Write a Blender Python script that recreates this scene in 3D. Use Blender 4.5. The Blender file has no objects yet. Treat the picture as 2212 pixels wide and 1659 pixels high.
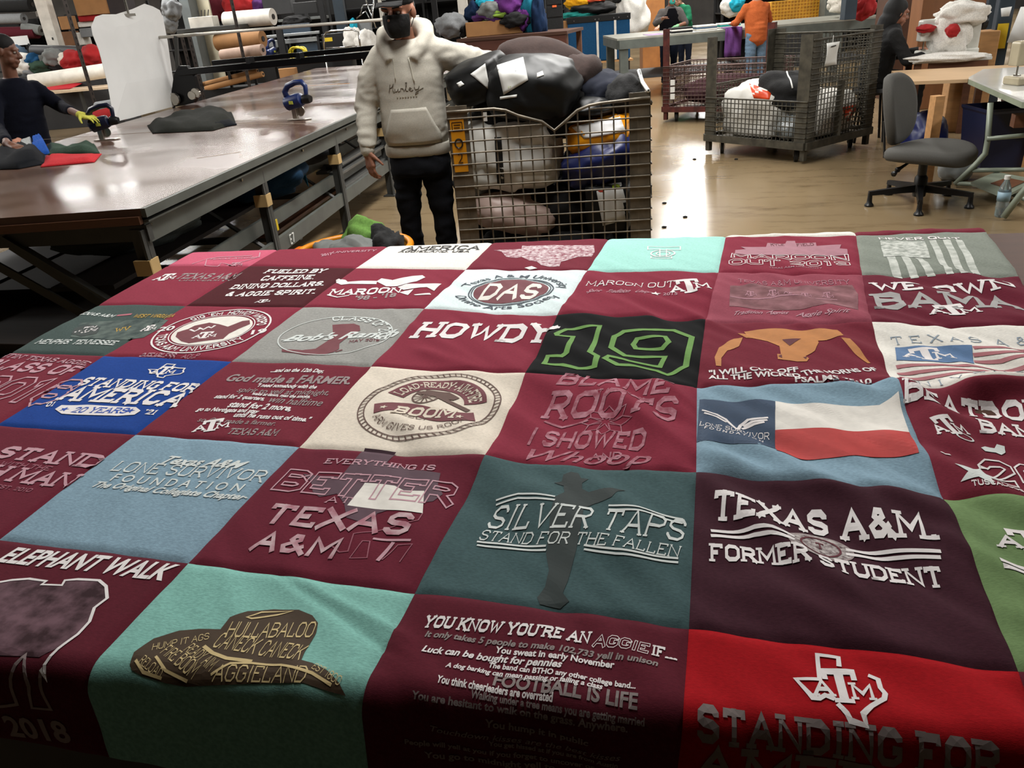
import bpy, bmesh, math, random
from mathutils import Vector as V, Matrix as M, Euler, noise
rnd = random.Random(7)
SC = bpy.context.scene
COL = SC.collection
# ---------------------------------------------------------------- camera, world, lights, exposure
FPX = 1676.5                                   # focal length in pixels of the 2212 px wide frame
EUL = (1.12, .079, .263)
CAM = V((1.842, -2.470, 1.600))
HT = .894                                      # height of the table the quilt lies on
cd = bpy.data.cameras.new('camera'); cam = bpy.data.objects.new('camera', cd); COL.objects.link(cam)
cd.sensor_width = 36; cd.lens = FPX/2212*36; cd.clip_start = .05; cd.clip_end = 200
cam.location = CAM; cam.rotation_euler = EUL; SC.camera = cam
CR = Euler(EUL).to_matrix()
def ray(x, y): return CR @ V(((x-1106)/FPX, -(y-829.5)/FPX, -1))
def at(x, y, z=0.):                            # the point of the plane z seen at a pixel of the photograph
    d = ray(x, y); return CAM + d*((z-CAM.z)/d.z)
def aty(x, y, Y):                              # the point of the upright plane y=Y seen at a pixel
    d = ray(x, y); return CAM + d*((Y-CAM.y)/d.y)
w = bpy.data.worlds.new('world'); SC.world = w; w.use_nodes = True
w.node_tree.nodes['Background'].inputs[0].default_value = (.9, .95, 1, 1)
w.node_tree.nodes['Background'].inputs[1].default_value = .012
SC.view_settings.view_transform = 'Standard'; SC.view_settings.look = 'None'
SC.view_settings.exposure = .28; SC.view_settings.gamma = 1; SC.view_settings.use_curve_mapping = False
LAMP_Z = 4.3
def strip_light(x, y, ly, power, lx=.6, col=(1, .985, .955)):
    l = bpy.data.lights.new('strip_light', 'AREA'); l.shape = 'RECTANGLE'; l.size = lx; l.size_y = ly
    l.energy = power; l.color = col
    o = bpy.data.objects.new('strip_light', l); COL.objects.link(o); o.location = (x, y, LAMP_Z-.06)
LAMPS = []
for x in (-15.5, -7.5, .6, 8.6):               # rows of fluorescent strip lights running away from the camera
    for y in (2.6, 9.5, 16.5, 23.5, 30.5):
        LAMPS.append((x, y, 4.8))
for x, y, ly in LAMPS: strip_light(x, y, ly, 300 if y < 5 else 330)
# ---------------------------------------------------------------- materials
def s2l(c):
    if isinstance(c, str): c = [int(c[i:i+2], 16)/255 for i in (0, 2, 4)]
    return tuple(x/12.92 if x <= .04045 else ((x+.055)/1.055)**2.4 for x in c)
MATS = {}
def mat(name, col, rough=.6, metal=0., var=.12, scale=6., bump=0., bscale=40., spec=.5, col2=None, stretch=None, sheen=0., trans=0., emit=0.):
    if name in MATS: return MATS[name]
    m = bpy.data.materials.new(name); MATS[name] = m; m.use_nodes = True
    nt = m.node_tree; b = nt.nodes['Principled BSDF']; c = s2l(col)
    b.inputs['Roughness'].default_value = rough; b.inputs['Metallic'].default_value = metal
    b.inputs['Specular IOR Level'].default_value = spec
    if sheen: b.inputs['Sheen Weight'].default_value = sheen
    if trans: b.inputs['Transmission Weight'].default_value = trans
    tc = nt.nodes.new('ShaderNodeTexCoord'); mp = nt.nodes.new('ShaderNodeMapping')
    nt.links.new(tc.outputs['Object'], mp.inputs[0])
    if stretch: mp.inputs['Scale'].default_value = stretch
    n = nt.nodes.new('ShaderNodeTexNoise'); n.inputs['Scale'].default_value = scale; n.inputs['Detail'].default_value = 5
    nt.links.new(mp.outputs[0], n.inputs['Vector'])
    r = nt.nodes.new('ShaderNodeValToRGB'); nt.links.new(n.outputs[0], r.inputs[0])
    lo = s2l(col2) if col2 else tuple(x*(1-var) for x in c)
    hi = c if col2 else tuple(min(1, x*(1+var)) for x in c)
    r.color_ramp.elements[0].position = .35; r.color_ramp.elements[1].position = .65
    r.color_ramp.elements[0].color = (*lo, 1); r.color_ramp.elements[1].color = (*hi, 1)
    nt.links.new(r.outputs[0], b.inputs['Base Color'])
    if bump:
        bn = nt.nodes.new('ShaderNodeTexNoise'); bn.inputs['Scale'].default_value = bscale; bn.inputs['Detail'].default_value = 3
        nt.links.new(mp.outputs[0], bn.inputs['Vector'])
        bp = nt.nodes.new('ShaderNodeBump'); bp.inputs['Strength'].default_value = bump; bp.inputs['Distance'].default_value = .02
        nt.links.new(bn.outputs[0], bp.inputs['Height']); nt.links.new(bp.outputs[0], b.inputs['Normal'])
    if emit:
        b.inputs['Emission Color'].default_value = (*c, 1); b.inputs['Emission Strength'].default_value = emit
    return m
def cloth(name, col, var=.13, scale=90., **k): return mat(name, col, .95, var=var, scale=scale, spec=.12, bump=k.pop('bump', .12), bscale=k.pop('bscale', 350), **k)
def plastic(name, col, rough=.35, **k): return mat(name, col, rough, **k)
def steel(name, col, rough=.45, metal=.6, **k): return mat(name, col, rough, metal, **k)
# ---------------------------------------------------------------- objects
def tag(o, label=None, cat=None, group=None, kind=None):
    for k, v in (('label', label), ('category', cat), ('group', group), ('kind', kind)):
        if v: o[k] = v
    return o
def thing(name, label, cat, loc=(0, 0, 0), rz=0., group=None):
    o = bpy.data.objects.new(name, None); COL.objects.link(o); o.location = loc; o.rotation_euler = (0, 0, rz)
    o.empty_display_size = .1
    return tag(o, label, cat, group)
def inv(parent):
    return M.LocRotScale(V(parent.location), Euler(parent.rotation_euler), V((1, 1, 1))).inverted()
def world(o):
    m = M.LocRotScale(V(o.location), Euler(o.rotation_euler), V(o.scale))
    return world(o.parent) @ m if o.parent else m
def link(name, me, m, parent=None, smooth=False, ang=None):
    o = bpy.data.objects.new(name, me); COL.objects.link(o)
    if isinstance(m, str): m = MATS[m]
    if m: me.materials.clear(); me.materials.append(m)
    if parent: o.parent = parent
    if smooth:
        for p in me.polygons: p.use_smooth = True
        if ang:
            try: me.set_sharp_from_angle(angle=ang)
            except Exception: pass
    return o
def copy_tree(o, parent=None):
    c = o.copy(); COL.objects.link(c)
    if parent: c.parent = parent
    for ch in list(o.children): copy_tree(ch, c)
    return c
class MB:
    """collects shapes into one mesh"""
    def __init__(s): s.v = []; s.f = []; s.t = M.Identity(4)
    def add(s, vs, fs):
        n = len(s.v); s.v += [s.t @ V(v) for v in vs]; s.f += [[n+i for i in f] for f in fs]; return s
    def box(s, c, d, rz=0., rot=None):
        m = M.Translation(V(c)) @ ((rot.to_4x4() if rot else M.Rotation(rz, 4, 'Z')))
        x, y, z = d[0]/2, d[1]/2, d[2]/2
        q = [m @ V(p) for p in ((-x,-y,-z),(x,-y,-z),(x,y,-z),(-x,y,-z),(-x,-y,z),(x,-y,z),(x,y,z),(-x,y,z))]
        return s.add(q, [(0,3,2,1),(4,5,6,7),(0,1,5,4),(1,2,6,5),(2,3,7,6),(3,0,4,7)])
    def bar(s, a, b, w, h, up=(0, 0, 1)):
        a, b = V(a), V(b); d = (b-a); L = d.length; d.normalize(); u = V(up)
        if abs(d.dot(u)) > .98: u = V((1, 0, 0))
        x = d.cross(u).normalized(); z = x.cross(d)
        return s.box((a+b)/2, (w, L, h), rot=M((x, d, z)).transposed())
    def tube(s, path, r, seg=8, caps=True, closed=False):
        P = [V(p) for p in path]; n = len(P); R = r if isinstance(r, (list, tuple)) else [r]*n
        vs = []; fs = []; u = None
        for i, p in enumerate(P):
            if closed: d = P[(i+1) % n]-P[i-1]
            else: d = P[min(i+1, n-1)]-P[max(i-1, 0)]
            if d.length < 1e-9: d = V((0, 0, 1))
            d.normalize()
            if u is None: u = d.orthogonal().normalized()
            u = (u-d*u.dot(d));
            u = u.normalized() if u.length > 1e-6 else d.orthogonal().normalized()
            w2 = d.cross(u)
            for k in range(seg):
                a = 2*math.pi*k/seg; vs.append(p+(u*math.cos(a)+w2*math.sin(a))*R[i])
        for i in range(n if closed else n-1):
            j = (i+1) % n
            for k in range(seg): fs.append((i*seg+k, i*seg+(k+1) % seg, j*seg+(k+1) % seg, j*seg+k))
        if caps and not closed: fs += [tuple(range(seg))[::-1], tuple((n-1)*seg+k for k in range(seg))]
        return s.add(vs, fs)
    def lathe(s, prof, c=(0, 0, 0), seg=20, caps=True):
        c = V(c); vs = []; fs = []; n = len(prof)
        for r, z in prof:
            for k in range(seg):
                a = 2*math.pi*k/seg; vs.append(c+V((r*math.cos(a), r*math.sin(a), z)))
        for i in range(n-1):
            for k in range(seg): fs.append((i*seg+k, i*seg+(k+1) % seg, (i+1)*seg+(k+1) % seg, (i+1)*seg+k))
        if caps: fs += [tuple(range(seg))[::-1], tuple((n-1)*seg+k for k in range(seg))]
        return s.add(vs, fs)
    def prism(s, poly, z0, z1):
        n = len(poly); vs = [(p[0], p[1], z0) for p in poly]+[(p[0], p[1], z1) for p in poly]
        a = sum(poly[i][0]*poly[(i+1) % n][1]-poly[(i+1) % n][0]*poly[i][1] for i in range(n))
        fs = [tuple(range(n))[::-1], tuple(range(n, 2*n))]+[(i, (i+1) % n, n+(i+1) % n, n+i) for i in range(n)]
        if a < 0: fs = [f[::-1] for f in fs]
        return s.add(vs, fs)
    def loft(s, rings, caps=True):
        n = len(rings[0]); vs = [p for r in rings for p in r]; fs = []
        for i in range(len(rings)-1):
            for k in range(n): fs.append((i*n+k, i*n+(k+1) % n, (i+1)*n+(k+1) % n, (i+1)*n+k))
        if caps: fs += [tuple(range(n))[::-1], tuple((len(rings)-1)*n+k for k in range(n))]
        return s.add(vs, fs)
    def ell(s, c, r, rot=None, nu=16, nv=10):
        m = M.Translation(V(c)) @ ((rot.to_4x4()) if rot else M.Identity(4)); rings = []
        for i in range(1, nv):
            t = math.pi*i/nv-math.pi/2
            rings.append([m @ V((r[0]*math.cos(t)*math.cos(2*math.pi*k/nu), r[1]*math.cos(t)*math.sin(2*math.pi*k/nu), r[2]*math.sin(t))) for k in range(nu)])
        return s.loft(rings)
    def cap(s, a, b, ra, rb, seg=14):
        """rounded tapered limb segment"""
        a, b = V(a), V(b); d = (b-a).normalized(); pts = []; rr = []
        for t in (90, 65, 40, 15): pts.append(a-d*ra*math.sin(math.radians(t))); rr.append(max(.0005, ra*math.cos(math.radians(t))))
        for t in (15, 40, 65, 90): pts.append(b+d*rb*math.sin(math.radians(t))); rr.append(max(.0005, rb*math.cos(math.radians(t))))
        return s.tube(pts, rr, seg)
    def mesh(s, name='m'):
        me = bpy.data.meshes.new(name); me.from_pydata(s.v, [], s.f); me.validate(); me.update(); return me
    def build(s, name, m, parent=None, smooth=False, ang=None, bevel=0.):
        o = link(name, s.mesh(name), m, parent, smooth, ang)
        if bevel:
            b = o.modifiers.new('b', 'BEVEL'); b.width = bevel; b.segments = 2; b.limit_method = 'ANGLE'
        return o
def baked(me, mods):
    """mesh after modifiers, as a plain mesh"""
    o = bpy.data.objects.new('tmp', me); COL.objects.link(o)
    for kind, kw in mods:
        md = o.modifiers.new('m', kind)
        for k, v in kw.items(): setattr(md, k, v)
    dg = bpy.context.evaluated_depsgraph_get(); dg.update()
    r = bpy.data.meshes.new_from_object(o.evaluated_get(dg)); bpy.data.objects.remove(o); return r
def fused(mb, vox=.012, smooth=6, sub=0):
    mods = [('REMESH', dict(mode='VOXEL', voxel_size=vox)), ('SMOOTH', dict(factor=.5, iterations=smooth))]
    if sub: mods.append(('SUBSURF', dict(levels=sub, render_levels=sub)))
    return baked(mb.mesh(), mods)
def displace(me, fn):
    """push each vertex along its normal by fn(co)"""
    ns = [v.normal.copy() for v in me.vertices]
    for v, n in zip(me.vertices, ns): v.co += n*fn(v.co)
    me.update(); return me
def ridge(p, s, seed=0.):
    return 1-abs(noise.noise(p*s+V((seed*3.1, seed*7.7, seed*1.3))))*2
def blob_mesh(r, seed, amp=.18, freq=2.2, fold=.06, flat=True, sub=4, box=0.):
    """a lumpy bag or bundle with creases; r = half sizes"""
    bm = bmesh.new(); bmesh.ops.create_icosphere(bm, subdivisions=sub, radius=1)
    for v in bm.verts:
        p = v.co.copy()
        if box:
            k = max(abs(p.x), abs(p.y), abs(p.z)); p = p.lerp(p/k, box)
        s0 = V((seed*5.3, seed, 0)); wq = p+V((noise.noise(p*1.7+s0), noise.noise(p*1.7-s0), noise.noise(p*1.7+s0*2)))*.35
        n1 = noise.noise(p*freq*.8+s0); a = seed*1.7; e = wq.x*math.cos(a)+wq.y*math.sin(a)*.6+wq.z*.8; e2 = wq.y*math.cos(a)-wq.x*math.sin(a)
        n2 = abs(noise.noise(V((e*freq*1.9, e2*freq*.55, seed*2.1))))
        n3 = abs(noise.noise(V((e*freq*4.2+3, e2*freq*1.3, seed))))
        q = p*(1+amp*n1+fold*(1-n2*3.2)+fold*.4*(1-n3*2.6))
        v.co = V((q.x*r[0], q.y*r[1], max(q.z, -.8 if flat else -9)*r[2]))
    me = bpy.data.meshes.new('blob'); bm.to_mesh(me); bm.free(); return me
def blob(name, c, r, seed, m, parent=None, rot=(0, 0, 0), label=None, cat=None, group=None, **k):
    """c = centre of the base if flat"""
    me = blob_mesh(r, seed, **k)
    z0 = min(v.co.z for v in me.vertices)
    if k.get('flat', True): me.transform(M.Translation((0, 0, -z0)))
    o = link(name, me, m, parent, True); o.location = c; o.rotation_euler = rot
    return tag(o, label, cat, group)
def sheet(name, pts, m, thick=.004, parent=None, smooth=True, sub=0):
    """pts[row][col] of points -> a cloth or paper sheet with real thickness"""
    nr, nc = len(pts), len(pts[0]); mb = MB()
    mb.add([p for r in pts for p in r], [(i*nc+j, i*nc+j+1, (i+1)*nc+j+1, (i+1)*nc+j) for i in range(nr-1) for j in range(nc-1)])
    mods = [('SOLIDIFY', dict(thickness=thick, offset=0))]
    if sub: mods.insert(0, ('SUBSURF', dict(levels=sub, render_levels=sub)))
    return link(name, baked(mb.mesh(), mods), m, parent, smooth)
# ================================================================ the hall
def structure(o): o['kind'] = 'structure'; return o
def floor_mat():
    m = mat('concrete_floor', (.5, .43, .325), .3, var=.12, scale=.7, spec=.34)
    nt = m.node_tree; b = nt.nodes['Principled BSDF']
    tc = next(n for n in nt.nodes if n.type == 'TEX_COORD')
    n = nt.nodes.new('ShaderNodeTexNoise'); n.inputs['Scale'].default_value = .8; n.inputs['Detail'].default_value = 3
    nt.links.new(tc.outputs['Object'], n.inputs['Vector'])
    r = nt.nodes.new('ShaderNodeMapRange'); r.inputs[1].default_value = .35; r.inputs[2].default_value = .7; r.inputs[3].default_value = .15; r.inputs[4].default_value = .27
    nt.links.new(n.outputs[0], r.inputs[0]); nt.links.new(r.outputs[0], b.inputs['Roughness'])
    # worn brown patches and scuffs of dirt
    n2 = nt.nodes.new('ShaderNodeTexNoise'); n2.inputs['Scale'].default_value = 2.3; n2.inputs['Detail'].default_value = 10; n2.inputs['Roughness'].default_value = .7
    mp = nt.nodes.new('ShaderNodeMapping'); mp.inputs['Scale'].default_value = (.6, 2.2, 1); nt.links.new(tc.outputs['Object'], mp.inputs[0]); nt.links.new(mp.outputs[0], n2.inputs['Vector'])
    r2 = nt.nodes.new('ShaderNodeValToRGB'); r2.color_ramp.elements[0].position = .52; r2.color_ramp.elements[1].position = .7
    r2.color_ramp.elements[0].color = (0, 0, 0, 1); r2.color_ramp.elements[1].color = (.75, .75, .75, 1); nt.links.new(n2.outputs[0], r2.inputs[0])
    mx = nt.nodes.new('ShaderNodeMix'); mx.data_type = 'RGBA'; mx.inputs[7].default_value = (*s2l((.34, .27, .18)), 1)
    src = b.inputs['Base Color'].links[0].from_socket
    nt.links.new(src, mx.inputs[6]); nt.links.new(r2.outputs[0], mx.inputs[0]); nt.links.new(mx.outputs[2], b.inputs['Base Color'])
    return m
X0, X1, Y0, Y1, ZC = -20., 13., -5., 36., 4.6
structure(MB().box(((X0+X1)/2, (Y0+Y1)/2, -.05), (X1-X0, Y1-Y0, .1)).build('floor', floor_mat()))
mat('ceiling_paint', (.62, .6, .56), .9, scale=1); mat('wall_paint', (.2, .19, .18), .9, scale=2, var=.2); mat('wall_dark', (.07, .065, .06), .95, scale=2)
structure(MB().box(((X0+X1)/2, (Y0+Y1)/2, ZC+.05), (X1-X0, Y1-Y0, .1)).build('ceiling', 'ceiling_paint'))
structure(MB().box(((X0+X1)/2, Y1+.1, ZC/2), (X1-X0+.4, .2, ZC)).build('wall_back', 'wall_paint'))
structure(MB().box(((X0+X1)/2, Y0-.1, ZC/2), (X1-X0+.4, .2, ZC)).build('wall_front', 'wall_dark'))
structure(MB().box((X0-.1, (Y0+Y1)/2, ZC/2), (.2, Y1-Y0, ZC)).build('wall_left', 'wall_paint'))
structure(MB().box((X1+.1, (Y0+Y1)/2, ZC/2), (.2, Y1-Y0, ZC)).build('wall_right', 'wall_paint'))
# common materials
M_maroon = cloth('maroon_jersey', '712b38')
mat('white_paint', (.82, .8, .76), .6); mat('paper_white', (.86, .86, .85), .7, var=.03, scale=3)
mat('black_rubber', (.05, .05, .05), .7); steel('chrome', (.8, .8, .8), .18, 1.)
mat('black_plastic', (.06, .06, .065), .4); mat('kraft', (.56, .4, .24), .85, var=.1)
mat('cardboard', (.6, .43, .26), .85, var=.08); mat('ply_wood', (.7, .52, .33), .6, var=.12, scale=5, stretch=(1, 6, 6))
mat('brown_wood', (.36, .22, .14), .5, var=.2, scale=4, stretch=(1, 8, 8)); mat('red_cloth', (.58, .07, .08), .9)
mat('black_cloth', (.035, .034, .036), .9, var=.3, scale=14, bump=.2, bscale=60)
mat('grey_cloth', (.42, .43, .42), .95, var=.15); mat('dark_grey', (.16, .16, .165), .6); mat('navy_cloth', (.06, .08, .14), .95)
# ================================================================ the table and the quilt lying on it
TA = V((-.023, -.163)); TT = math.atan(.097)
TEX = V((math.cos(TT), math.sin(TT))); TEY = V((-math.sin(TT), math.cos(TT)))
TD, TR = 1.84, .03                              # depth of the table top, radius of the fold over its edges
mat('laminate_brown', (.27, .16, .105), .5, var=.15, scale=3, stretch=(1, 9, 9))
steel('dark_steel', (.2, .2, .2), .5, .5)
qt = thing('quilt_table', 'brown cutting table that lies under the colourful patchwork quilt', 'table', (TA.x, TA.y, 0), TT)
MB().box((1.85, -TD/2, HT-.026), (3.66, TD-.02, .04)).build('table_top', 'laminate_brown', qt, bevel=.006)
for a in (.12, 1.75, 3.5):
    for b in (-.12, -TD+.12): MB().box((a, b, (HT-.126)/2), (.06, .06, HT-.126)).build('leg', 'dark_steel', qt)
ap = MB()
for b in (-.12, -TD+.12): ap.box((1.81, b, HT-.086), (3.5, .05, .08))
ap.build('apron', 'dark_steel', qt); MB().box((1.81, -TD+.06, HT/2-.02), (3.5, .02, HT-.12)).build('front_panel', mat('shade_panel', (.3, .29, .28), .7), qt)  # front panel is added, standing in for the dark below the table
# seam crossings of the quilt, spread flat (metres; columns run along the table, rows towards the camera)
G = {}
GX = {0: (.289, .699, 1.064, 1.45, 1.816, 2.197, 2.557), 1: (.293, .691, 1.061, 1.436, 1.804, 2.169, 2.531),
      2: (.319, .697, 1.056, 1.424, 1.785, 2.148, 2.51), 3: (.335, .703, 1.066, 1.428, 1.784, 2.146, 2.505),
      4: (.37, .715, 1.081, 1.444, 1.8, 2.157, 2.515), 5: (.38, .725, 1.084, 1.446, 1.81, 2.165, 2.525)}
GY = {0: (.03, .03, .03, .03, .017, .02, .061), 1: (-.303, -.321, -.328, -.333, -.346, -.357, -.352),
      2: (-.679, -.671, -.665, -.694, -.696, -.702, -.70), 3: (-1.032, -1.03, -1.029, -1.035, -1.052, -1.016, -1.02),
      4: (-1.388, -1.382, -1.383, -1.381, -1.381, -1.393, -1.39), 5: (-1.72, -1.72, -1.721, -1.723, -1.727, -1.728, -1.725)}
for j in range(6):
    for i in range(7): G[i+1, j] = V((GX[j][i], GY[j][i]))
    G[0, j] = G[1, j]-V((.36, .004))
for i in range(8):
    G[i, -1] = G[i, 0]+V((.0, .35)); G[i, 6] = G[i, 5]+V((.004, -.343))
# folds of the cloth: (start, end, width, height), measured along the table top
def tp(x, y): p = at(x, y, HT); return V((p.x, p.y))
def seg(x0, y0, x1, y1, wd, h): return (tp(x0, y0), tp(x1, y1), wd, h)
FOLDS = [seg(1330, 850, 1440, 1000, .03, .014), seg(1440, 860, 1560, 1010, .035, .012), seg(1530, 1060, 1790, 1270, .026, .017),
         seg(1560, 960, 1900, 1060, .03, .01), seg(1560, 1010, 2010, 1110, .03, .01), seg(1620, 1290, 1950, 1400, .03, .007), seg(1170, 1080, 1330, 1210, .03, .01),
         seg(1230, 1030, 1390, 1130, .03, .008), seg(1640, 815, 1760, 842, .018, .006), seg(1730, 815, 1850, 850, .018, .006),
         seg(1940, 850, 2010, 900, .03, .016), seg(2010, 895, 2140, 880, .03, -.012), seg(2110, 850, 2230, 850, .035, .028), seg(1940, 960, 2212, 1120, .035, .014), seg(1960, 870, 2060, 960, .03, .012),
         seg(830, 1360, 740, 1310, .006, .004), seg(650, 1280, 815, 1395, .005, -.004), seg(1010, 1320, 1300, 1420, .04, .004),
         seg(2080, 1180, 2212, 1330, .03, .01), seg(880, 920, 1010, 990, .03, .006), seg(830, 905, 960, 990, .025, .005), seg(1050, 1010, 1480, 1210, .05, .005),
         seg(930, 770, 1010, 800, .02, .005), seg(1180, 650, 1260, 690, .02, .004), seg(1320, 630, 1400, 690, .02, .004), seg(1600, 660, 1720, 700, .02, .005)]
def fold_h(P):
    h = 0.
    for a, b, wd, ht in FOLDS:
        d = b-a; L = d.length; d = d/L; r = P-a; s = r.dot(d); q = abs(r.x*d.y-r.y*d.x)
        if q > wd*3: continue
        e = max(0, -s, s-L)
        h += ht*math.exp(-(q/wd)**2)*math.exp(-(e/.05)**2)
    return h
def wrinkle(P):
    q = (P.x+P.y)*.7071; p = (P.x-P.y)*.7071
    k = min(1, max(0, (P.x-.75)/1.1)); k2 = min(1, max(0, (P.y+2.)/.7))
    n = noise.noise(V((q*13, p*2.4, 0)))*.014*(.12+k)*k2
    n += noise.noise(V((q*27+9, p*5, 3)))*.0042*(.25+k)
    n += noise.noise(V((P.x*5, P.y*5, 7)))*.003
    n += (.5-min(1, abs(noise.noise(V((q*9+4, p*1.9, 12))))*3.2))*.0055*k*k2
    r = P-V((1.99, -.9)); n *= (1-.8*math.exp(-r.length_squared/.02))*min(1, max(.3, -P.y/.5))
    return n+fold_h(P)
def drape(P):
    """flat cloth point -> point on the table or hanging over its edges"""
    r = P-TA; a, b = r.dot(TEX), -r.dot(TEY); dz = 0.
    def roll(d):
        if d <= 0: return d, 0.
        if d < TR*math.pi/2: t = d/TR; return TR*math.sin(t), -TR*(1-math.cos(t))
        return TR, -TR-(d-TR*math.pi/2)
    h = 0.
    if b > TD: o, z = roll(b-TD); b = TD+o; dz += z
    elif b < 0: o, z = roll(-b); b = -o; dz += z
    if a < 0: o, z = roll(-a); a = -o; dz += z
    q = TA+TEX*a-TEY*b
    return V((q.x, q.y, HT+dz))
def surf(P, off=0.):
    """P flat; the seam dips and the wrinkles are added along the cloth's normal"""
    e = .004
    c = drape(P); n = (drape(P+V((e, 0)))-drape(P-V((e, 0)))).cross(drape(P+V((0, e)))-drape(P-V((0, e))))
    n = n.normalized() if n.length > 1e-9 else V((0, 0, 1))
    return c+n*(wrinkle(P)+.009+off)
def flat(x, y):
    """a pixel of the photograph -> flat coordinates on the quilt (top, or the part hanging at the near edge)"""
    def f(P):
        e = .004; c = drape(P); n = (drape(P+V((e, 0)))-drape(P-V((e, 0)))).cross(drape(P+V((0, e)))-drape(P-V((0, e)))).normalized()
        q = CR.transposed() @ (c+n*.009-CAM); return V((1106+FPX*q.x/-q.z-x, 829.5-FPX*q.y/-q.z-y))
    P = tp(x, y); b = -(P-TA).dot(TEY)
    if b > TD-.03: P = P+TEY*(b-TD)*.4
    for it in range(12):
        r = f(P)
        if r.length < .05: break
        a = (f(P+V((.001, 0)))-r)/.001; c = (f(P+V((0, .001)))-r)/.001; D_ = a.x*c.y-a.y*c.x
        if abs(D_) < 1e-3: break
        s = V(((-r.x*c.y+r.y*c.x)/D_, (-a.x*r.y+a.y*r.x)/D_)); P = P+(s if s.length < .08 else s*.08/s.length)
    return P
# dark boards stacked on the floor under the end of the long cutting table
for k, (y0, y1, z, x0, x1, m) in enumerate(((.2, 1.6, 0, -3.3, -1.06, (.1, .075, .06)), (.27, 1.55, .075, -3.4, -1.02, (.17, .115, .085)), (.22, 1.5, .15, -3.2, -1.1, (.085, .07, .065)), (.3, 1.6, .225, -3.3, -1.05, (.15, .105, .075)))):
    o = thing('stacked_board', 'dark brown board under the end of the cutting table, %s' % ['lowest of the floor stack', 'second from the floor', 'third from the floor', 'topmost of the floor stack'][k], 'board', ((x0+x1)/2, (y0+y1)/2, z), .02*(k-1), 'floor stack of dark boards')
    MB().box((0, 0, .03), (x1-x0, y1-y0, .06)).build('board', mat('board_dark%d' % k, m, .75, var=.3, scale=4, stretch=(1, 8, 8)), o, bevel=.004)
    if k < 3:
        for x in (-.9, .9): MB().box((x, .1, .0675), (.06, .9, .015)).build('spacer', 'black_rubber', o)
quilt = thing('patchwork_quilt', 'large patchwork quilt of printed maroon, blue, grey and teal shirt squares spread over the table', 'quilt', (0, 0, 0))
QC = dict(ma='6f2634', mb='632130', mc='7f2b3c', md='47181e', me='561c28', plum='3c1e28', pink='b8566c', white='dedbd3', ice='d6e4e5', aqua='9fd4ca', gg='7d837a', rose='8d4553', blk='121314',
          dg='404e4b', hg='93938f', blue='1b4089', lb='7d98a8', cream='dcd2c3', teal='7cb0a6', tg='415759', green='6b8458', red='9c1119')
def heather(n): return cloth('jersey_'+n, QC[n], var=.15 if n in ('dg', 'hg', 'lb', 'tg', 'teal', 'gg', 'plum') else .1, scale=170, bump=.1, stretch=(1, 3, 1))
CELLS = {-1: '.....' 'wm', }
ROWS = {-1: [None]*5+['white', 'ma'], 0: ['pink', 'mc', 'white', 'ma', 'aqua', 'mc', 'gg'], 1: ['mc', 'md', 'mc', 'ice', 'mc', 'rose', 'mb'], 2: ['dg', 'mc', 'hg', 'mc', 'blk', 'ma', 'white'],
        3: ['ma', 'blue', 'ma', 'cream', 'mc', 'lb', 'ma'], 4: [None, 'mb', 'lb', 'mb', 'tg', 'plum', 'green'], 5: [None, None, 'me', 'teal', 'me', 'red', 'me']}
WORDS = {'ma': 'maroon', 'mb': 'maroon', 'mc': 'maroon', 'md': 'dark brown', 'me': 'dark maroon', 'plum': 'plum', 'pink': 'pink', 'white': 'white', 'ice': 'pale white', 'aqua': 'aqua', 'gg': 'sage grey', 'rose': 'faded rose', 'blk': 'black',
         'dg': 'charcoal green', 'hg': 'heather grey', 'blue': 'royal blue', 'lb': 'light blue', 'cream': 'cream', 'teal': 'teal', 'tg': 'dark teal grey', 'green': 'olive green', 'red': 'red'}
PATCH = {}; GRID = {}
def bil(i, j, s, t):
    a = G[i, j].lerp(G[i+1, j], s); b = G[i, j+1].lerp(G[i+1, j+1], s); return a.lerp(b, t)
def make_patch(i, j, c):
    N = 52; vs = []; fs = []; t0 = .8 if j == -1 else 0.; N0 = N if j >= 0 else 12
    for r in range(N0+1):
        for k in range(N+1):
            s, t = k/N, t0+(1-t0)*r/N0
            P = bil(i, j, s, t)
            d = min(s, 1-s)*.36; d2 = min(t, 1-t)*.345 if j >= 0 else (1-t)*.345
            vs.append(surf(P, -.004*math.exp(-(min(d, d2)/.006)**2)))
    for r in range(N0):
        for k in range(N): a = r*(N+1)+k; fs.append((a, a+N+1, a+N+2, a+1))
    GRID[i, j] = (N, N0, t0, vs)
    o = MB().add(vs, fs).build('shirt_patch', heather(c), quilt, True)
    o['label'] = WORDS[c]+' shirt square'
    PATCH[i, j] = o
for j, row in ROWS.items():
    for i, c in enumerate(row):
        if c: make_patch(i, j, c)
# backing: the quilt's grey fleece underside, seen at the hem
bk = MB(); E_ = []
for j, row in ROWS.items():
    if j < 0: continue
    for i in range(7):
        N = 12
        if row[i] is None: continue
        vs = [surf(bil(i, j, k/N, r/N), -.0075) for r in range(N+1) for k in range(N+1)]
        bk.add(vs, [(r*(N+1)+k, r*(N+1)+k+1, (r+1)*(N+1)+k+1, (r+1)*(N+1)+k) for r in range(N) for k in range(N)])
bk.build('fleece_backing', cloth('grey_fleece', '6d6a66'), quilt, True)
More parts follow.
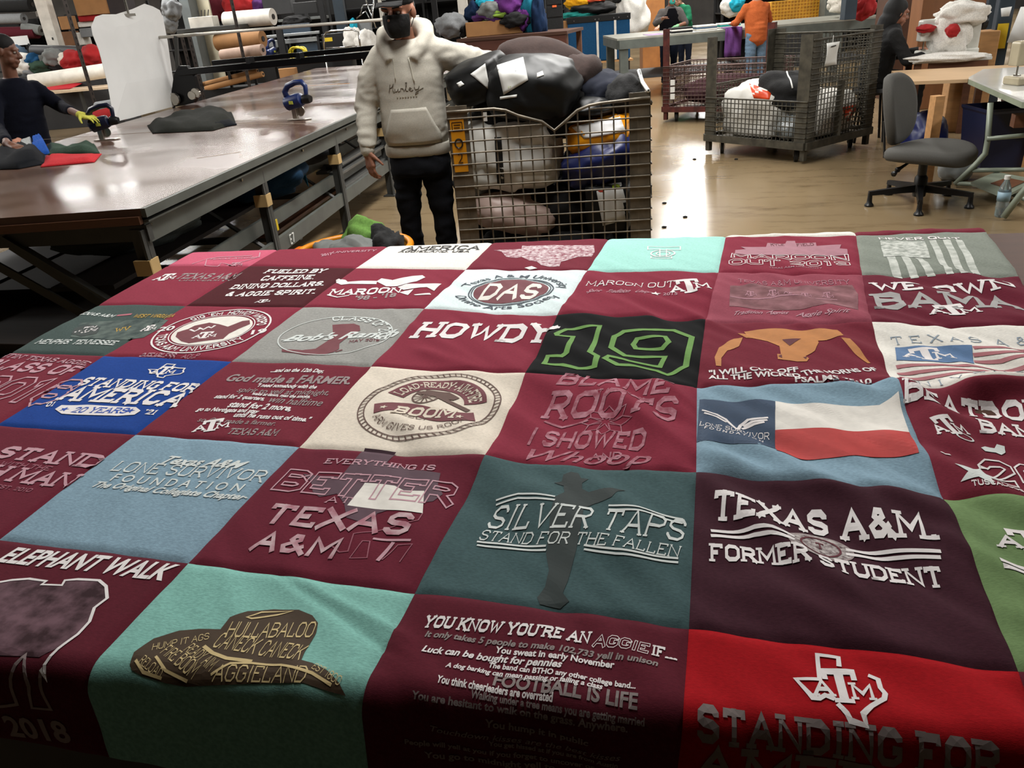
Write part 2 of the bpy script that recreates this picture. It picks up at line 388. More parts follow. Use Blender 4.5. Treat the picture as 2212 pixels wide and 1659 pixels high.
# ---------------------------------------------------------------- lettering and pictures printed on the squares
from mathutils.geometry import tessellate_polygon
GL = {'A': (1, '0,0 .5,1 1,0|.22,.36 .78,.36'), 'B': (.9, '0,0 0,1 .62,1 .85,.87 .85,.65 .62,.53 0,.53|.62,.53 .9,.4 .9,.13 .62,0 0,0'), 'C': (.85, '.85,.72 .85,.8 .65,1 .2,1 0,.8 0,.2 .2,0 .65,0 .85,.2 .85,.28'),
      'D': (.9, '0,0 0,1 .6,1 .9,.75 .9,.25 .6,0 0,0'), 'E': (.8, '.8,.8 .8,1 0,1 0,0 .8,0 .8,.2|0,.52 .5,.52'), 'F': (.78, '.78,.78 .78,1 0,1 0,0|0,.5 .5,.5'), 'G': (.9, '.88,.75 .88,.8 .66,1 .2,1 0,.8 0,.2 .2,0 .66,0 .88,.2 .88,.46 .55,.46'),
      'H': (.9, '0,0 0,1|.9,0 .9,1|0,.5 .9,.5'), 'I': (.25, '.12,0 .12,1'), 'J': (.7, '.6,1 .6,.2 .45,0 .15,0 0,.2'), 'K': (.92, '0,0 0,1|.85,1 0,.42|.3,.62 .92,0'), 'L': (.75, '0,1 0,0 .75,0 .75,.25'),
      'M': (1.15, '0,0 0,1 .57,.3 1.15,1 1.15,0'), 'N': (.95, '0,0 0,1 .95,0 .95,1'), 'O': (.95, '.22,0 .73,0 .95,.2 .95,.8 .73,1 .22,1 0,.8 0,.2 .22,0'), 'P': (.85, '0,0 0,1 .63,1 .85,.85 .85,.6 .63,.45 0,.45'),
      'Q': (.95, '.22,0 .73,0 .95,.2 .95,.8 .73,1 .22,1 0,.8 0,.2 .22,0|.6,.3 1,-.05'), 'R': (.92, '0,0 0,1 .63,1 .85,.85 .85,.62 .63,.48 0,.48|.45,.48 .92,0'), 'S': (.85, '.82,.74 .82,.82 .64,1 .2,1 0,.83 0,.66 .2,.54 .64,.48 .85,.36 .85,.17 .64,0 .2,0 0,.18 0,.26'),
      'T': (.9, '0,.78 0,1 .9,1 .9,.78|.45,0 .45,1'), 'U': (.92, '0,1 0,.2 .2,0 .72,0 .92,.2 .92,1'), 'V': (.95, '0,1 .47,0 .95,1'), 'W': (1.3, '0,1 .33,0 .65,.85 .97,0 1.3,1'), 'X': (.95, '0,0 .95,1|0,1 .95,0'), 'Y': (.95, '0,1 .47,.48 .95,1|.47,.48 .47,0'),
      'Z': (.85, '0,.8 0,1 .85,1 0,0 .85,0 .85,.2'), '0': (.8, '.2,0 .6,0 .8,.2 .8,.8 .6,1 .2,1 0,.8 0,.2 .2,0'), '1': (.45, '0,.8 .25,1 .25,0'), '2': (.8, '0,.76 0,.82 .2,1 .6,1 .8,.82 .8,.62 0,0 .8,0'), '8': (.8, '.2,0 .6,0 .8,.17 .8,.37 .6,.53 .2,.53 0,.68 0,.85 .2,1 .6,1 .8,.85 .8,.68 .6,.53|.2,.53 0,.37 0,.17 .2,0'),
      '9': (.8, '0,.2 .2,0 .6,0 .8,.2 .8,.8 .6,1 .2,1 0,.83 0,.6 .2,.45 .8,.45'), '&': (1, '1,0 .2,.75 .3,1 .55,1 .62,.75 0,.3 .15,0 .5,0 .95,.42'), '.': (.12, '.06,0 .06,.06'), ',': (.12, '.06,.05 .0,-.12'), "'": (.15, '.06,.8 .06,1'), '-': (.5, '0,.5 .5,.5'), '*': (.2, '.1,.42 .1,.58')}
SERIF_C = set('BDEFPRMNLHKIAT')
def ribbon(pts, hw, closed=False):
    """quads along a polyline with mitred joints"""
    P = [V(p) for p in pts]
    if (P[0]-P[-1]).length < 1e-6: closed = True; P = P[:-1]
    n = len(P); L = []; R_ = []
    for i in range(n):
        a = P[i-1] if (i > 0 or closed) else None; b = P[(i+1) % n] if (i < n-1 or closed) else None
        d1 = (P[i]-a).normalized() if a is not None else None; d2 = (b-P[i]).normalized() if b is not None else None
        if d1 is None: d1 = d2
        if d2 is None: d2 = d1
        n1 = V((-d1.y, d1.x)); n2 = V((-d2.y, d2.x)); m = n1+n2
        m = m.normalized() if m.length > 1e-4 else n1
        k = min(1.22, 1/max(.2, m.dot(n1)))
        L.append(P[i]+m*hw*k); R_.append(P[i]-m*hw*k)
    out = []
    for i in range(n if closed else n-1):
        j = (i+1) % n; out.append([L[i], R_[i], R_[j], L[j]])
    return out
def glyphs(text, hw=.09, serif=True, gap=.28):
    """polygons of a line of block letters, cap height 1, from x=0; returns polygons and width"""
    polys = []; x = 0.
    for ch in text:
        if ch == ' ': x += .55; continue
        adv, st = GL.get(ch, GL['O']); Hs = 1-2*hw
        for pl in st.split('|'):
            pts = [tuple(map(float, q.split(','))) for q in pl.split()]
            Q = [V((x+hw+px_, hw+py_*Hs)) for px_, py_ in pts]
            cl = (Q[0]-Q[-1]).length < 1e-6
            ends = [] if cl else [0, -1]
            for e in ends:
                if pts[e][1] in (0., 1.):
                    d = Q[e]-Q[1 if e == 0 else -2]; k = abs(d.y)/d.length
                    if k > .3: Q[e] = Q[e]+d.normalized()*hw/k
            polys += ribbon(Q, hw)
            if serif:
                for ii, (px_, py_) in enumerate(pts):
                    if py_ in (0., 1.) and ((not cl and ii in (0, len(pts)-1)) or (px_ == 0. and ch in 'BDEFPRMNL')) and not (ch in 'CGSEJ' and ii in (0, len(pts)-1) and ch != 'E'):
                        if ch == 'T' and py_ == 1: continue
                        X = x+hw+px_; w_ = hw*2.1; h_ = hw*1.1; yb = 0 if py_ == 0 else 1-h_
                        polys.append([V((X-w_, yb)), V((X+w_, yb)), V((X+w_, yb+h_)), V((X-w_, yb+h_))])
        x += adv+2*hw+gap*.6
    return polys, x-gap*.6
FONT_C = bpy.data.curves.new('lettering', 'FONT'); FONT_O = bpy.data.objects.new('lettering', FONT_C); COL.objects.link(FONT_O)
FONT_C.resolution_u = 3
CAPH = [None]
def sans(text, bold=0., outline=0., space=1.):
    """polygons of a line in the built-in sans face, cap height 1"""
    FONT_C.body = text; FONT_C.offset = bold; FONT_C.fill_mode = 'NONE' if outline else 'BOTH'; FONT_C.dimensions = '2D'; FONT_C.space_character = space
    dg = bpy.context.evaluated_depsgraph_get(); dg.update()
    me = bpy.data.meshes.new_from_object(FONT_O.evaluated_get(dg))
    if outline:
        P = [[V(me.vertices[i].co.xy) for i in e.vertices] for e in me.edges]
        polys = []
        for a, b in P:
            d = b-a
            if d.length < 1e-6: continue
            d.normalize(); n = V((-d.y, d.x))*outline; e = d*outline*.6
            polys.append([a-e+n, a-e-n, b+e-n, b+e+n])
    else: polys = [[V(me.vertices[i].co.xy) for i in p.vertices] for p in me.polygons]
    bpy.data.meshes.remove(me)
    if CAPH[0] is None: CAPH[0] = 1; FONT_C.body = 'H'; q = sans('H'); CAPH[0] = max(p.y for f in q[0] for p in f)
    k = 1/CAPH[0]; polys = [[p*k for p in f] for f in polys]
    xs = [p.x for f in polys for p in f] or [0]; x0 = min(xs)
    return [[p-V((x0, 0)) for p in f] for f in polys], max(xs)-x0
sans('H')
PRINT = {}                                     # (cell, colour) -> list of flat polygons
def put(cell, col, polys): PRINT.setdefault((cell, col), []).extend(polys)
def style_polys(text, st):
    if st == 'slab': return glyphs(text.upper(), .1)
    if st == 'slabB': return glyphs(text.upper(), .122, gap=.3)
    if st == 'serif': return glyphs(text.upper(), .062, gap=.38)
    if st == 'block': return glyphs(text.upper(), .11, False)
    if st == 'blockB': return glyphs(text.upper(), .15, False)
    if st == 'thin': return glyphs(text.upper(), .055, False)
    if st == 'bold': return sans(text, .03)
    if st == 'boldO': return sans(text, .03, .022)
    if st == 'wide': return sans(text, .01, 0, 1.6)
    if st == 'out': return outline_block(text, .125)
    return sans(text, .008)
def outline_block(text, hw):
    """outlined block letters: the border of each thick letter"""
    polys = []; x = 0.
    for ch in text:
        if ch == ' ': x += .6; continue
        bm = bmesh.new(); g, wd = glyphs(ch.upper(), hw, False)
        polys += [[p+V((x, 0)) for p in f] for f in border(g, .028)]
        x += wd+.12
    return polys, x-.12
def border(polys, hw):
    """outline of a union of convex polygons: the edge pieces that lie in no other polygon"""
    out = []
    def inside(p, f):
        n = len(f); s0 = 0
        for i in range(n):
            a, b = f[i], f[(i+1) % n]; c = (b.x-a.x)*(p.y-a.y)-(b.y-a.y)*(p.x-a.x)
            if abs(c) < 1e-7: return False
            if s0 == 0: s0 = 1 if c > 0 else -1
            elif (c > 0) != (s0 > 0): return False
        return True
    for k, f in enumerate(polys):
        n = len(f); cen = sum(f, V((0, 0)))/n
        for i in range(n):
            a, b = f[i], f[(i+1) % n]; d = b-a; L = d.length
            if L < 1e-5: continue
            d = d/L; nn = V((-d.y, d.x));
            if nn.dot(cen-a) > 0: nn = -nn
            K = max(2, int(L/.03)); run = None
            for q in range(K+1):
                ok = False
                if q < K:
                    m = a+d*L*(q+.5)/K+nn*.004
                    ok = not any(inside(m, g) for h, g in enumerate(polys) if h != k)
                if ok and run is None: run = q
                if not ok and run is not None:
                    p0 = a+d*(L*run/K-hw*.7); p1 = a+d*(L*q/K+hw*.7); out.append([p0+nn*hw, p0-nn*hw, p1-nn*hw, p1+nn*hw]); run = None
    return out
UPV = V((-.02, 1.)).normalized()
def hp2m(P, up, hp):
    a = drape(P); b = drape(P+up*.02)
    def py(p): d = CR.transposed() @ (p-CAM); return 829.5-FPX*d.y/-d.z
    return .02*hp/max(1e-3, py(a)-py(b))
def T(cell, text, x0, y0, x1, y1, hp, st='sans', col='pw', slant=0., wave=0.):
    """one line of lettering: baseline from pixel to pixel, cap height in pixels"""
    A_, B_ = flat(x0, y0), flat(x1, y1); d = B_-A_; L = d.length; d = d/L; up = V((-d.y, d.x))
    h = hp2m(A_, up, hp); polys, wd = style_polys(text, st); k = L/max(.01, wd)
    put(cell, col, [[A_+d*(p.x*k+p.y*h*slant)+up*(p.y*h+wave*math.sin(p.x*k*60)) for p in f] for f in polys])
def ARC(cell, text, c, r, a0, a1, h, st='block', col='pw', inward=False, ry=1.):
    polys, wd = style_polys(text, st); out = []
    for f in polys:
        g = []
        for p in f:
            t = math.radians(a0+(a1-a0)*p.x/wd); R_ = r+(-p.y if inward else p.y)*h
            g.append(c+V((math.cos(t)*R_, math.sin(t)*R_*ry)))
        out.append(g)
    put(cell, col, out)
def POLY(cell, pts, col): put(cell, col, [[flat(*p) for p in pts]])
def LINE(cell, pts, wd, col='pw', closed=False):
    P = [flat(*p) for p in pts]
    if closed: P.append(P[0].copy())
    put(cell, col, ribbon(P, wd/2))
def RING(cell, c, r, wd, col='pw', ry=1., n=48, a0=0, a1=360):
    P = [c+V((math.cos(math.radians(a0+(a1-a0)*k/n))*r, math.sin(math.radians(a0+(a1-a0)*k/n))*r*ry)) for k in range(n+1)]
    put(cell, col, ribbon(P, wd/2))
def DISC(cell, c, r, col, ry=1., n=36): put(cell, col, [[c+V((math.cos(2*math.pi*k/n)*r, math.sin(2*math.pi*k/n)*r*ry)) for k in range(n)]])
def SQ(cell, c, r, seedn, col):               # illegible small lettering: a wavy line
    pass
def LOGO(cell, x0, y0, x1, y1, hp, col='pw', outline=None):
    """tall serif T flanked by a smaller A and M; baseline of the T from x0 to x1"""
    A_, B_ = flat(x0, y0), flat(x1, y1); d = B_-A_; L = d.length; d = d/L; up = V((-d.y, d.x)); h = hp2m(A_, up, hp)
    ps = []
    def word(ch, u0, u1, v0, v1):
        g, wd = glyphs(ch, .12); ps.extend([[V((u0+(u1-u0)*p.x/wd, v0+(v1-v0)*p.y)) for p in f] for f in g])
    word('A', 0, .34, .16, .66); word('M', .66, 1.02, .12, .6)
    for a, b, c, e in ((.2, .8, .82, 1.), (.2, .3, .66, .84), (.7, .8, .66, .84), (.42, .58, 0, .85), (.33, .67, 0, .12)): ps.append([V((a, c)), V((b, c)), V((b, e)), V((a, e))])
    put(cell, col, [[A_+d*p.x*L+up*p.y*h for p in f] for f in ps])
def FZ(pts, z): return [(z[0]+x/z[2], z[1]+y/z[2]) for x, y in pts]
zA = (0, 520, 3.16); zB = (340, 500, 3.16); zC = (840, 480, 3.16); zD = (1500, 480, 3.107); zE = (0, 960, 2.373); zF = (480, 960, 3.16); zG = (780, 1280, 3.072); zH = (1400, 980, 2.443); zI = (1850, 780, 4.147)
def TZ(z, cell, text, x0, y0, x1, y1, h, *a, **k):
    T(cell, text, z[0]+x0/z[2], z[1]+y0/z[2], z[0]+x1/z[2], z[1]+y1/z[2], h/z[2], *a, **k)
def LZ(z, cell, x0, y0, x1, y1, h, col='pw'): LOGO(cell, z[0]+x0/z[2], z[1]+y0/z[2], z[0]+x1/z[2], z[1]+y1/z[2], h/z[2], col)
def C_(x, y, z): return flat(z[0]+x/z[2], z[1]+y/z[2])
TEXAS = [(0, .52), (.27, .52), (.27, 1), (.5, 1), (.5, .8), (.72, .74), (.9, .72), (.93, .55), (1, .42), (.97, .3), (.8, .2), (.68, .08), (.7, -.08), (.52, -.02), (.44, .15), (.34, .28), (.24, .22), (.17, .28), (.1, .42)]
def PLACE(cell, shape, x0, y0, x1, y1, hp, col, wd=0., closed=True):
    A_, B_ = flat(x0, y0), flat(x1, y1); d = B_-A_; L = d.length; d = d/L; up = V((-d.y, d.x)); h = hp2m(A_, up, hp)
    P = [A_+d*x*L+up*y*h for x, y in shape]
    if wd: put(cell, col, ribbon(P+([P[0].copy()] if closed else []), wd/2))
    else: put(cell, col, [P])
# row over the far edge
c = (0, 0); LINE(c, [(415, 571), (447, 560), (443, 574), (470, 576), (478, 568), (500, 572), (560, 556), (562, 546)], .004, 'pp'); LINE(c, [(447, 560), (470, 556), (545, 553)], .005, 'pp'); LZ(zB, c, 470, 238, 570, 230, 22, 'pp'); TZ(zB, c, 'TEXAS AGGIES', 345, 195, 680, 183, 9, 'sans', 'pp')
c = (1, 0); TZ(zB, c, '2017', 1120, 172, 1197, 160, 14, 'bold', 'pp'); T(c, 'UNIVERSITY', 716, 548, 812, 543, 4, 'sans', 'pp')
c = (2, 0); TZ(zC, c, 'AGGIELAND, USA', 62, 207, 545, 209, 14, 'block', 'pd'); TZ(zC, c, 'AMERICA', 90, 193, 610, 190, 30, 'slab', 'pd')
c = (3, 0); POLY(c, FZ([(715, 190), (905, 183), (910, 163), (1400, 160), (1405, 205), (1385, 238), (1290, 240), (1175, 270), (1165, 302), (1100, 302), (1040, 290), (1010, 265), (960, 260), (905, 235), (870, 243), (800, 235), (770, 200)], zC), 'mottle'); POLY(c, FZ([(925, 310), (975, 300), (1012, 315), (960, 318)], zC), 'pw')
c = (4, 0)
for q in ([(1768, 168), (1990, 168), (1990, 190), (1920, 188), (1895, 185), (1895, 240), (1930, 238), (1930, 250), (1790, 250), (1790, 238), (1850, 238), (1850, 185), (1768, 190)],): LINE(c, FZ(q, zC), .004, 'pw', True)
RING(c, C_(1870, 215, zC), .035, .005, 'pw'); RING(c, C_(1872, 217, zC), .02, .004, 'pw')
c = (5, 0); POLY(c, FZ([(310, 165), (480, 165), (490, 140), (610, 140), (620, 125), (675, 125), (680, 140), (815, 140), (820, 160), (985, 155), (975, 180), (1025, 185), (1030, 220), (270, 220), (275, 185), (345, 180)], zD), 'pm')
TZ(zD, c, 'KYLE', 515, 160, 605, 158, 17, 'block', 'mdk'); TZ(zD, c, 'FIELD', 690, 160, 805, 158, 17, 'block', 'mdk'); TZ(zD, c, 'MAROON', 245, 252, 1045, 252, 34, 'out'); TZ(zD, c, 'OUT 2019', 232, 296, 1050, 296, 34, 'out')
TZ(zD, c, 'TEXAS A&M UNIVERSITY', 500, 311, 860, 311, 8, 'sans', 'pm')
c = (6, 0); TZ(zD, c, 'NEVER QUIT', 1240, 121, 1790, 121, 17, 'block', 'pw')
POLY(c, FZ([(1245, 127), (1545, 127), (1585, 235), (1270, 238)], zD), 'star')
for q in ([(1575, 125), (1620, 125), (1740, 362), (1690, 362)], [(1665, 125), (1715, 125), (1835, 362), (1785, 362)], [(1750, 125), (1795, 125), (1935, 362), (1880, 362)], [(1290, 240), (1345, 240), (1400, 362), (1340, 362)], [(1385, 240), (1435, 240), (1510, 362), (1455, 362)], [(1480, 240), (1530, 240), (1620, 362), (1565, 362)]): POLY(c, FZ(q, zD), 'worn')
# second row
c = (0, 1); LZ(zA, c, 1030, 280, 1170, 272, 48); TZ(zA, c, 'TEXAS A&M', 1190, 266, 1600, 258, 40, 'slab', 'pg'); TZ(zA, c, 'UNIVERSITY', 1215, 280, 1580, 273, 8, 'sans', 'pg')
c = (1, 1)
for tx, x0, y0, x1, y1, h in (('FUELED BY', 725, 290, 1130, 284, 28), ('CAFFEINE,', 695, 340, 1065, 328, 34), ('DINING DOLLARS.', 490, 396, 1130, 375, 33), ('& AGGIE SPIRIT.', 455, 446, 1070, 430, 33)): TZ(zB, c, tx, x0, y0, x1, y1, h, 'slabB')
LZ(zB, c, 660, 490, 760, 484, 22)
c = (2, 1); TZ(zB, c, 'MAROON', 1165, 442, 1650, 420, 42, 'slabB'); TZ(zB, c, "'98 - '18", 1340, 470, 1625, 450, 28, 'bold', 'pg')
for q in ([(1220, 335), (1240, 325), (1285, 335), (1300, 348), (1400, 340), (1500, 342), (1495, 365), (1400, 362), (1310, 362), (1255, 370), (1222, 355)], [(1495, 345), (1530, 322), (1600, 332), (1640, 372), (1560, 376)], [(1600, 335), (1740, 308), (1810, 303), (1830, 318), (1770, 345), (1640, 372)], [(1640, 378), (1700, 362), (1860, 362), (1940, 360), (1890, 412), (1840, 385), (1760, 392), (1680, 398)], [(1690, 405), (1750, 398), (1710, 435), (1650, 415)], [(1750, 432), (1860, 428), (1870, 440), (1760, 438)]): POLY(c, FZ(q, zB), 'pw')
LINE(c, FZ([(1165, 440), (1230, 455), (1310, 440)], zB), .006)
c = (3, 1); o_ = C_(832, 468, zC)
DISC(c, o_, .105, 'mprint', .88); RING(c, o_, .118, .004, 'pk', .9); RING(c, o_, .111, .003, 'pk', .9)
TZ(zC, c, 'DAS', 600, 523, 990, 530, 108, 'block', 'pwt')
ARC(c, 'Texas A & M University', o_, .135, 165, 12, .028, 'sans', 'pk', ry=.86); ARC(c, 'Divine Arts Society', o_, .158, 205, 340, .03, 'sans', 'pk', True, .84)
c = (4, 1); TZ(zC, c, 'MAROON OUT', 1345, 437, 1945, 443, 32, 'serif'); LZ(zC, c, 1935, 488, 2195, 472, 78); TZ(zC, c, 'Spirit   Tradition   Unity', 1345, 480, 1770, 488, 18, 'sans', 'pp', slant=.5); TZ(zC, c, '2015', 1870, 490, 1970, 490, 14, 'sans', 'pp')
def STAR(cell, P, r, col='pw', rot=0): put(cell, col, [[P, P+V((math.sin(2*math.pi*k/5+rot), math.cos(2*math.pi*k/5+rot)))*r, P+V((math.sin(2*math.pi*(k+.5)/5+rot), math.cos(2*math.pi*(k+.5)/5+rot)))*r*.42] for k in range(5)]+[[P, P+V((math.sin(2*math.pi*(k+.5)/5+rot), math.cos(2*math.pi*(k+.5)/5+rot)))*r*.42, P+V((math.sin(2*math.pi*(k+1)/5+rot), math.cos(2*math.pi*(k+1)/5+rot)))*r] for k in range(5)])
STAR(c, C_(1818, 482, zC), .016)
c = (5, 1); TZ(zD, c, 'TEXAS A&M UNIVERSITY', 295, 412, 1045, 412, 24, 'serif', 'pm')
POLY(c, FZ([(240, 435), (400, 418), (760, 425), (1060, 415), (1100, 470), (1100, 590), (930, 570), (760, 582), (400, 575), (235, 560)], zD), 'photo'); LINE(c, FZ([(240, 505), (430, 515), (580, 500), (760, 515), (960, 510)], zD), .006, 'pm')
for x in (380, 530, 640, 750, 900): LZ(zD, c, x-38, 500, x+38, 500, 34, 'pm')
TZ(zD, c, 'Tradition', 255, 612, 450, 606, 20, 'sans', 'pp', slant=.5); TZ(zD, c, 'Aggies', 480, 600, 620, 604, 20, 'sans', 'pp', slant=.5); TZ(zD, c, 'Aggie Spirit', 680, 618, 1030, 628, 20, 'sans', 'pp', slant=.5)
c = (6, 1); TZ(zD, c, 'WE OWN', 1210, 458, 2160, 458, 52, 'slabB'); TZ(zD, c, 'BAMA', 1235, 572, 2225, 590, 112, 'slabB', 'pgr'); LZ(zD, c, 1605, 632, 1930, 620, 72)
# third row
c = (0, 2); TZ(zA, c, 'TEXAS A&M', 520, 532, 762, 525, 26, 'block', 'pl'); TZ(zA, c, 'WEST VIRGINIA', 900, 530, 1175, 525, 24, 'block', 'py')
POLY(c, FZ([(545, 560), (800, 545), (1150, 540), (1090, 600), (980, 660), (760, 680), (480, 660)], zA), 'photo2'); POLY(c, FZ([(510, 600), (600, 572), (690, 590), (660, 640), (560, 655), (490, 640)], zA), 'pdk')
LZ(zA, c, 495, 637, 640, 625, 46); LZ(zA, c, 950, 622, 1050, 612, 40); TZ(zA, c, 'WV', 780, 628, 880, 612, 28, 'slabB', 'py'); TZ(zA, c, 'MEMPHIS, TENNESSEE', 235, 706, 770, 713, 30, 'slab', 'pl')
LINE(c, FZ([(800, 512), (900, 505)], zA), .012, 'pred')
c = (1, 2); o_ = C_(1450, 612, zA)
RING(c, o_, .15, .005); DISC(c, o_, .104, 'pwt', .98); RING(c, o_, .109, .003, 'pw')
POLY(c, FZ([(1200, 660), (1212, 630), (1285, 608), (1330, 585), (1430, 563), (1500, 573), (1555, 588), (1655, 550), (1705, 545), (1708, 572), (1620, 608), (1565, 636), (1525, 675), (1400, 692), (1290, 708), (1240, 694)], zA), 'mprint')
LZ(zA, c, 1305, 682, 1460, 668, 48)
for q in ([(1300, 612), (1330, 625), (1370, 605)], [(1360, 600), (1390, 612), (1420, 595)], [(1420, 592), (1445, 600), (1470, 582)]): LINE(c, FZ(q, zA), .007)
ARC(c, "GIG 'EM  HOWDY WHOOP!", o_, .115, 150, 18, .026, 'block'); ARC(c, 'TEXAS A&M UNIVERSITY', o_, .141, 197, 340, .026, 'block', 'pw', True)
TZ(zA, c, '20', 1072, 622, 1180, 612, 28, 'bold'); TZ(zA, c, '19', 1712, 645, 1815, 632, 28, 'bold'); TZ(zA, c, 'AOLP', 1235, 800, 1350, 796, 22, 'serif', 'pp'); TZ(zA, c, '4 FEARLESS', 945, 797, 1180, 800, 26, 'slab', 'pp')
c = (2, 2); o_ = C_(1215, 705, zB)
POLY(c, FZ([(1195, 638), (1340, 626), (1380, 640), (1385, 672), (1300, 720), (1242, 762), (1240, 800), (1200, 826), (1130, 845), (1000, 850), (930, 836), (850, 825), (850, 809), (990, 815), (1080, 800), (1140, 760), (1200, 718)], zB), 'mprint')
RING(c, o_, .145, .003, 'pl', .86); ARC(c, 'CLASS OF 2019', o_, .108, 118, -8, .034, 'slab', 'pl', ry=.9); TZ(zB, c, "Bob's Ranch", 855, 755, 1610, 712, 44, 'bold', 'pl', slant=.5); LINE(c, FZ([(845, 748), (1000, 722), (1180, 712)], zB), .004, 'pl'); TZ(zB, c, 'MAY 2018', 1305, 762, 1512, 745, 20, 'block', 'mprint')
LINE(c, FZ([(1215, 822), (1262, 805)], zB), .006, 'mprint')
c = (3, 2); TZ(zC, c, 'HOWDY', 150, 790, 1085, 826, 112, 'slabB')
c = (4, 2)
LINE(c, FZ([(1145, 778), (1175, 750), (1212, 730), (1285, 724), (1440, 720), (1372, 900), (1422, 928), (1404, 990), (1290, 998), (1180, 972), (1060, 965), (1085, 908), (1180, 916), (1212, 900), (1258, 785), (1150, 790)], zC), .013, 'pgreen', True)
LINE(c, FZ([(1605, 750), (1945, 742), (2068, 787), (2028, 968), (1900, 1028), (1830, 1003), (1560, 985), (1475, 940), (1500, 918), (1640, 950), (1850, 965), (1885, 903), (1610, 903), (1517, 845), (1540, 782)], zC), .013, 'pgreen', True)
LINE(c, FZ([(1695, 793), (1885, 793), (1910, 830), (1868, 857), (1685, 850), (1668, 825)], zC), .012, 'pgreen', True)
c = (5, 2)
for q in ([(335, 715), (520, 712), (615, 708), (720, 712), (960, 712), (985, 730), (1000, 765), (890, 780), (830, 785), (835, 800), (810, 860), (745, 900), (770, 915), (755, 938), (690, 942), (560, 925), (555, 890), (580, 890), (570, 830), (490, 790), (350, 775), (290, 745), (350, 740)], [(265, 775), (325, 770), (300, 830), (220, 860), (180, 920), (180, 975), (145, 970), (135, 915), (165, 840), (220, 800)], [(985, 780), (1040, 790), (1110, 850), (1185, 930), (1165, 935), (1080, 870)]): POLY(c, FZ(q, zD), 'ptan')
POLY(c, FZ([(590, 783), (715, 783), (640, 822)], zD), 'mdk'); POLY(c, FZ([(562, 905), (585, 895), (588, 918)], zD), 'mdk'); POLY(c, FZ([(730, 910), (755, 905), (748, 922)], zD), 'mdk')
for tx, x0, y0, x1, y1 in (('"I WILL CUT OFF', 100, 1020, 700, 1022), ('THE HORNS OF', 735, 1050, 1235, 995), ('ALL THE WICKED', 95, 1050, 715, 1058), ('PSALMS 75:10', 675, 1082, 1195, 1092)): TZ(zD, c, tx, x0, y0, x1, y1, 26, 'bold')
c = (6, 2); TZ(zD, c, 'T E X A S  A & M', 1335, 805, 2420, 815, 40, 'serif', 'pslate'); POLY(c, FZ([(1350, 818), (1860, 833), (1882, 937), (1355, 930)], zD), 'pblue'); LZ(zD, c, 1420, 915, 1755, 918, 85)
for q in ([(1870, 848), (2300, 842)], [(1874, 880), (2040, 884), (2300, 876)], [(1882, 912), (2060, 922), (2300, 905)], [(1357, 962), (1800, 962), (2060, 975), (2300, 960)], [(1365, 1003), (1800, 998), (2000, 1010), (2300, 990)], [(1378, 1040), (1780, 1035), (2000, 1050), (2290, 1020)]): LINE(c, FZ(q, zD), .012, 'prose')
TZ(zD, c, 'U N I V E R S', 1385, 1085, 2200, 1110, 34, 'serif', 'pslate')
# fourth row
c = (0, 3); TZ(zA, c, "FIGHTIN' TEXAS AGGIE", -130, 828, 575, 852, 36, 'slab', 'pp'); TZ(zA, c, 'CLASS OF', -150, 900, 470, 925, 78, 'block', 'pp'); TZ(zA, c, '2018', -330, 1080, 330, 1120, 165, 'out', 'pp')
c = (1, 3); PLACE(c, TEXAS, 300, 813, 380, 815, 28, 'pw', .004); LZ(zA, c, 1010, 918, 1165, 912, 58); TZ(zA, c, 'STANDING FOR', 515, 990, 1300, 1038, 58, 'slabB'); TZ(zA, c, 'AMERICA', 385, 1085, 1185, 1138, 96, 'slabB')
POLY(c, FZ([(375, 1150), (420, 1122), (600, 1120), (800, 1135), (930, 1140), (962, 1165), (920, 1190), (800, 1200), (600, 1190), (420, 1180)], zA), 'pw'); TZ(zA, c, '20 YEARS', 475, 1172, 850, 1185, 38, 'slab', 'bprint'); TZ(zA, c, "'01", 290, 1138, 360, 1130, 34, 'slabB'); TZ(zA, c, "'21", 965, 1190, 1050, 1192, 34, 'slabB')
for x, y in ((440, 1150), (890, 1165)): STAR(c, C_(x, y, zA), .011, 'bprint')
c = (2, 3)
for tx, x0, y0, x1, y1, h, st, co in (('...and on the 12th Day,', 770, 960, 1130, 972, 22, 'bold', 'pw'), ('God made a FARMER.', 455, 1022, 1310, 1048, 46, 'bold', 'pg'), ('"I need somebody with the', 670, 1060, 1080, 1077, 22, 'bold', 'pw'), ('spirit to yell at midnight,', 540, 1100, 1165, 1122, 32, 'sans', 'pg'), ('wake at dawn, man the smoke,', 640, 1118, 1040, 1140, 18, 'bold', 'pw'), ('stand for 2 quarters,', 385, 1140, 725, 1155, 24, 'bold', 'pw'), ('win halftime', 745, 1165, 1110, 1195, 40, 'sans', 'pg'),
                                ('stand for 2 more,', 475, 1202, 905, 1225, 36, 'bold', 'pw'), ('go to Northgate and stay', 265, 1225, 680, 1245, 24, 'bold', 'pw'), ('until he runs out of time."', 515, 1268, 1030, 1297, 28, 'bold', 'pw'), ('so God made a farmer.', 270, 1300, 800, 1328, 28, 'sans', 'pg')): TZ(zB, c, tx, x0, y0, x1, y1, h, st, co)
LZ(zB, c, 235, 1385, 475, 1352, 84); TZ(zB, c, 'TEXAS A&M', 470, 1388, 805, 1398, 44, 'slab', 'pg')
c = (3, 3); o_ = flat(928, 874)
for r in (.143, .131): RING(c, o_, r, .0025, 'bprn')
for k in range(64):
    t = 2*math.pi*k/64; put(c, 'bprn', ribbon([o_+V((math.cos(t), math.sin(t)))*.13, o_+V((math.cos(t+.06), math.sin(t+.06)))*.144], .0012))
RING(c, o_, .092, .046, 'mprint', a0=160, a1=12, n=30); ARC(c, 'LOAD-READY-AIM-FIRE', o_, .078, 156, 16, .028, 'slab', 'pcream')
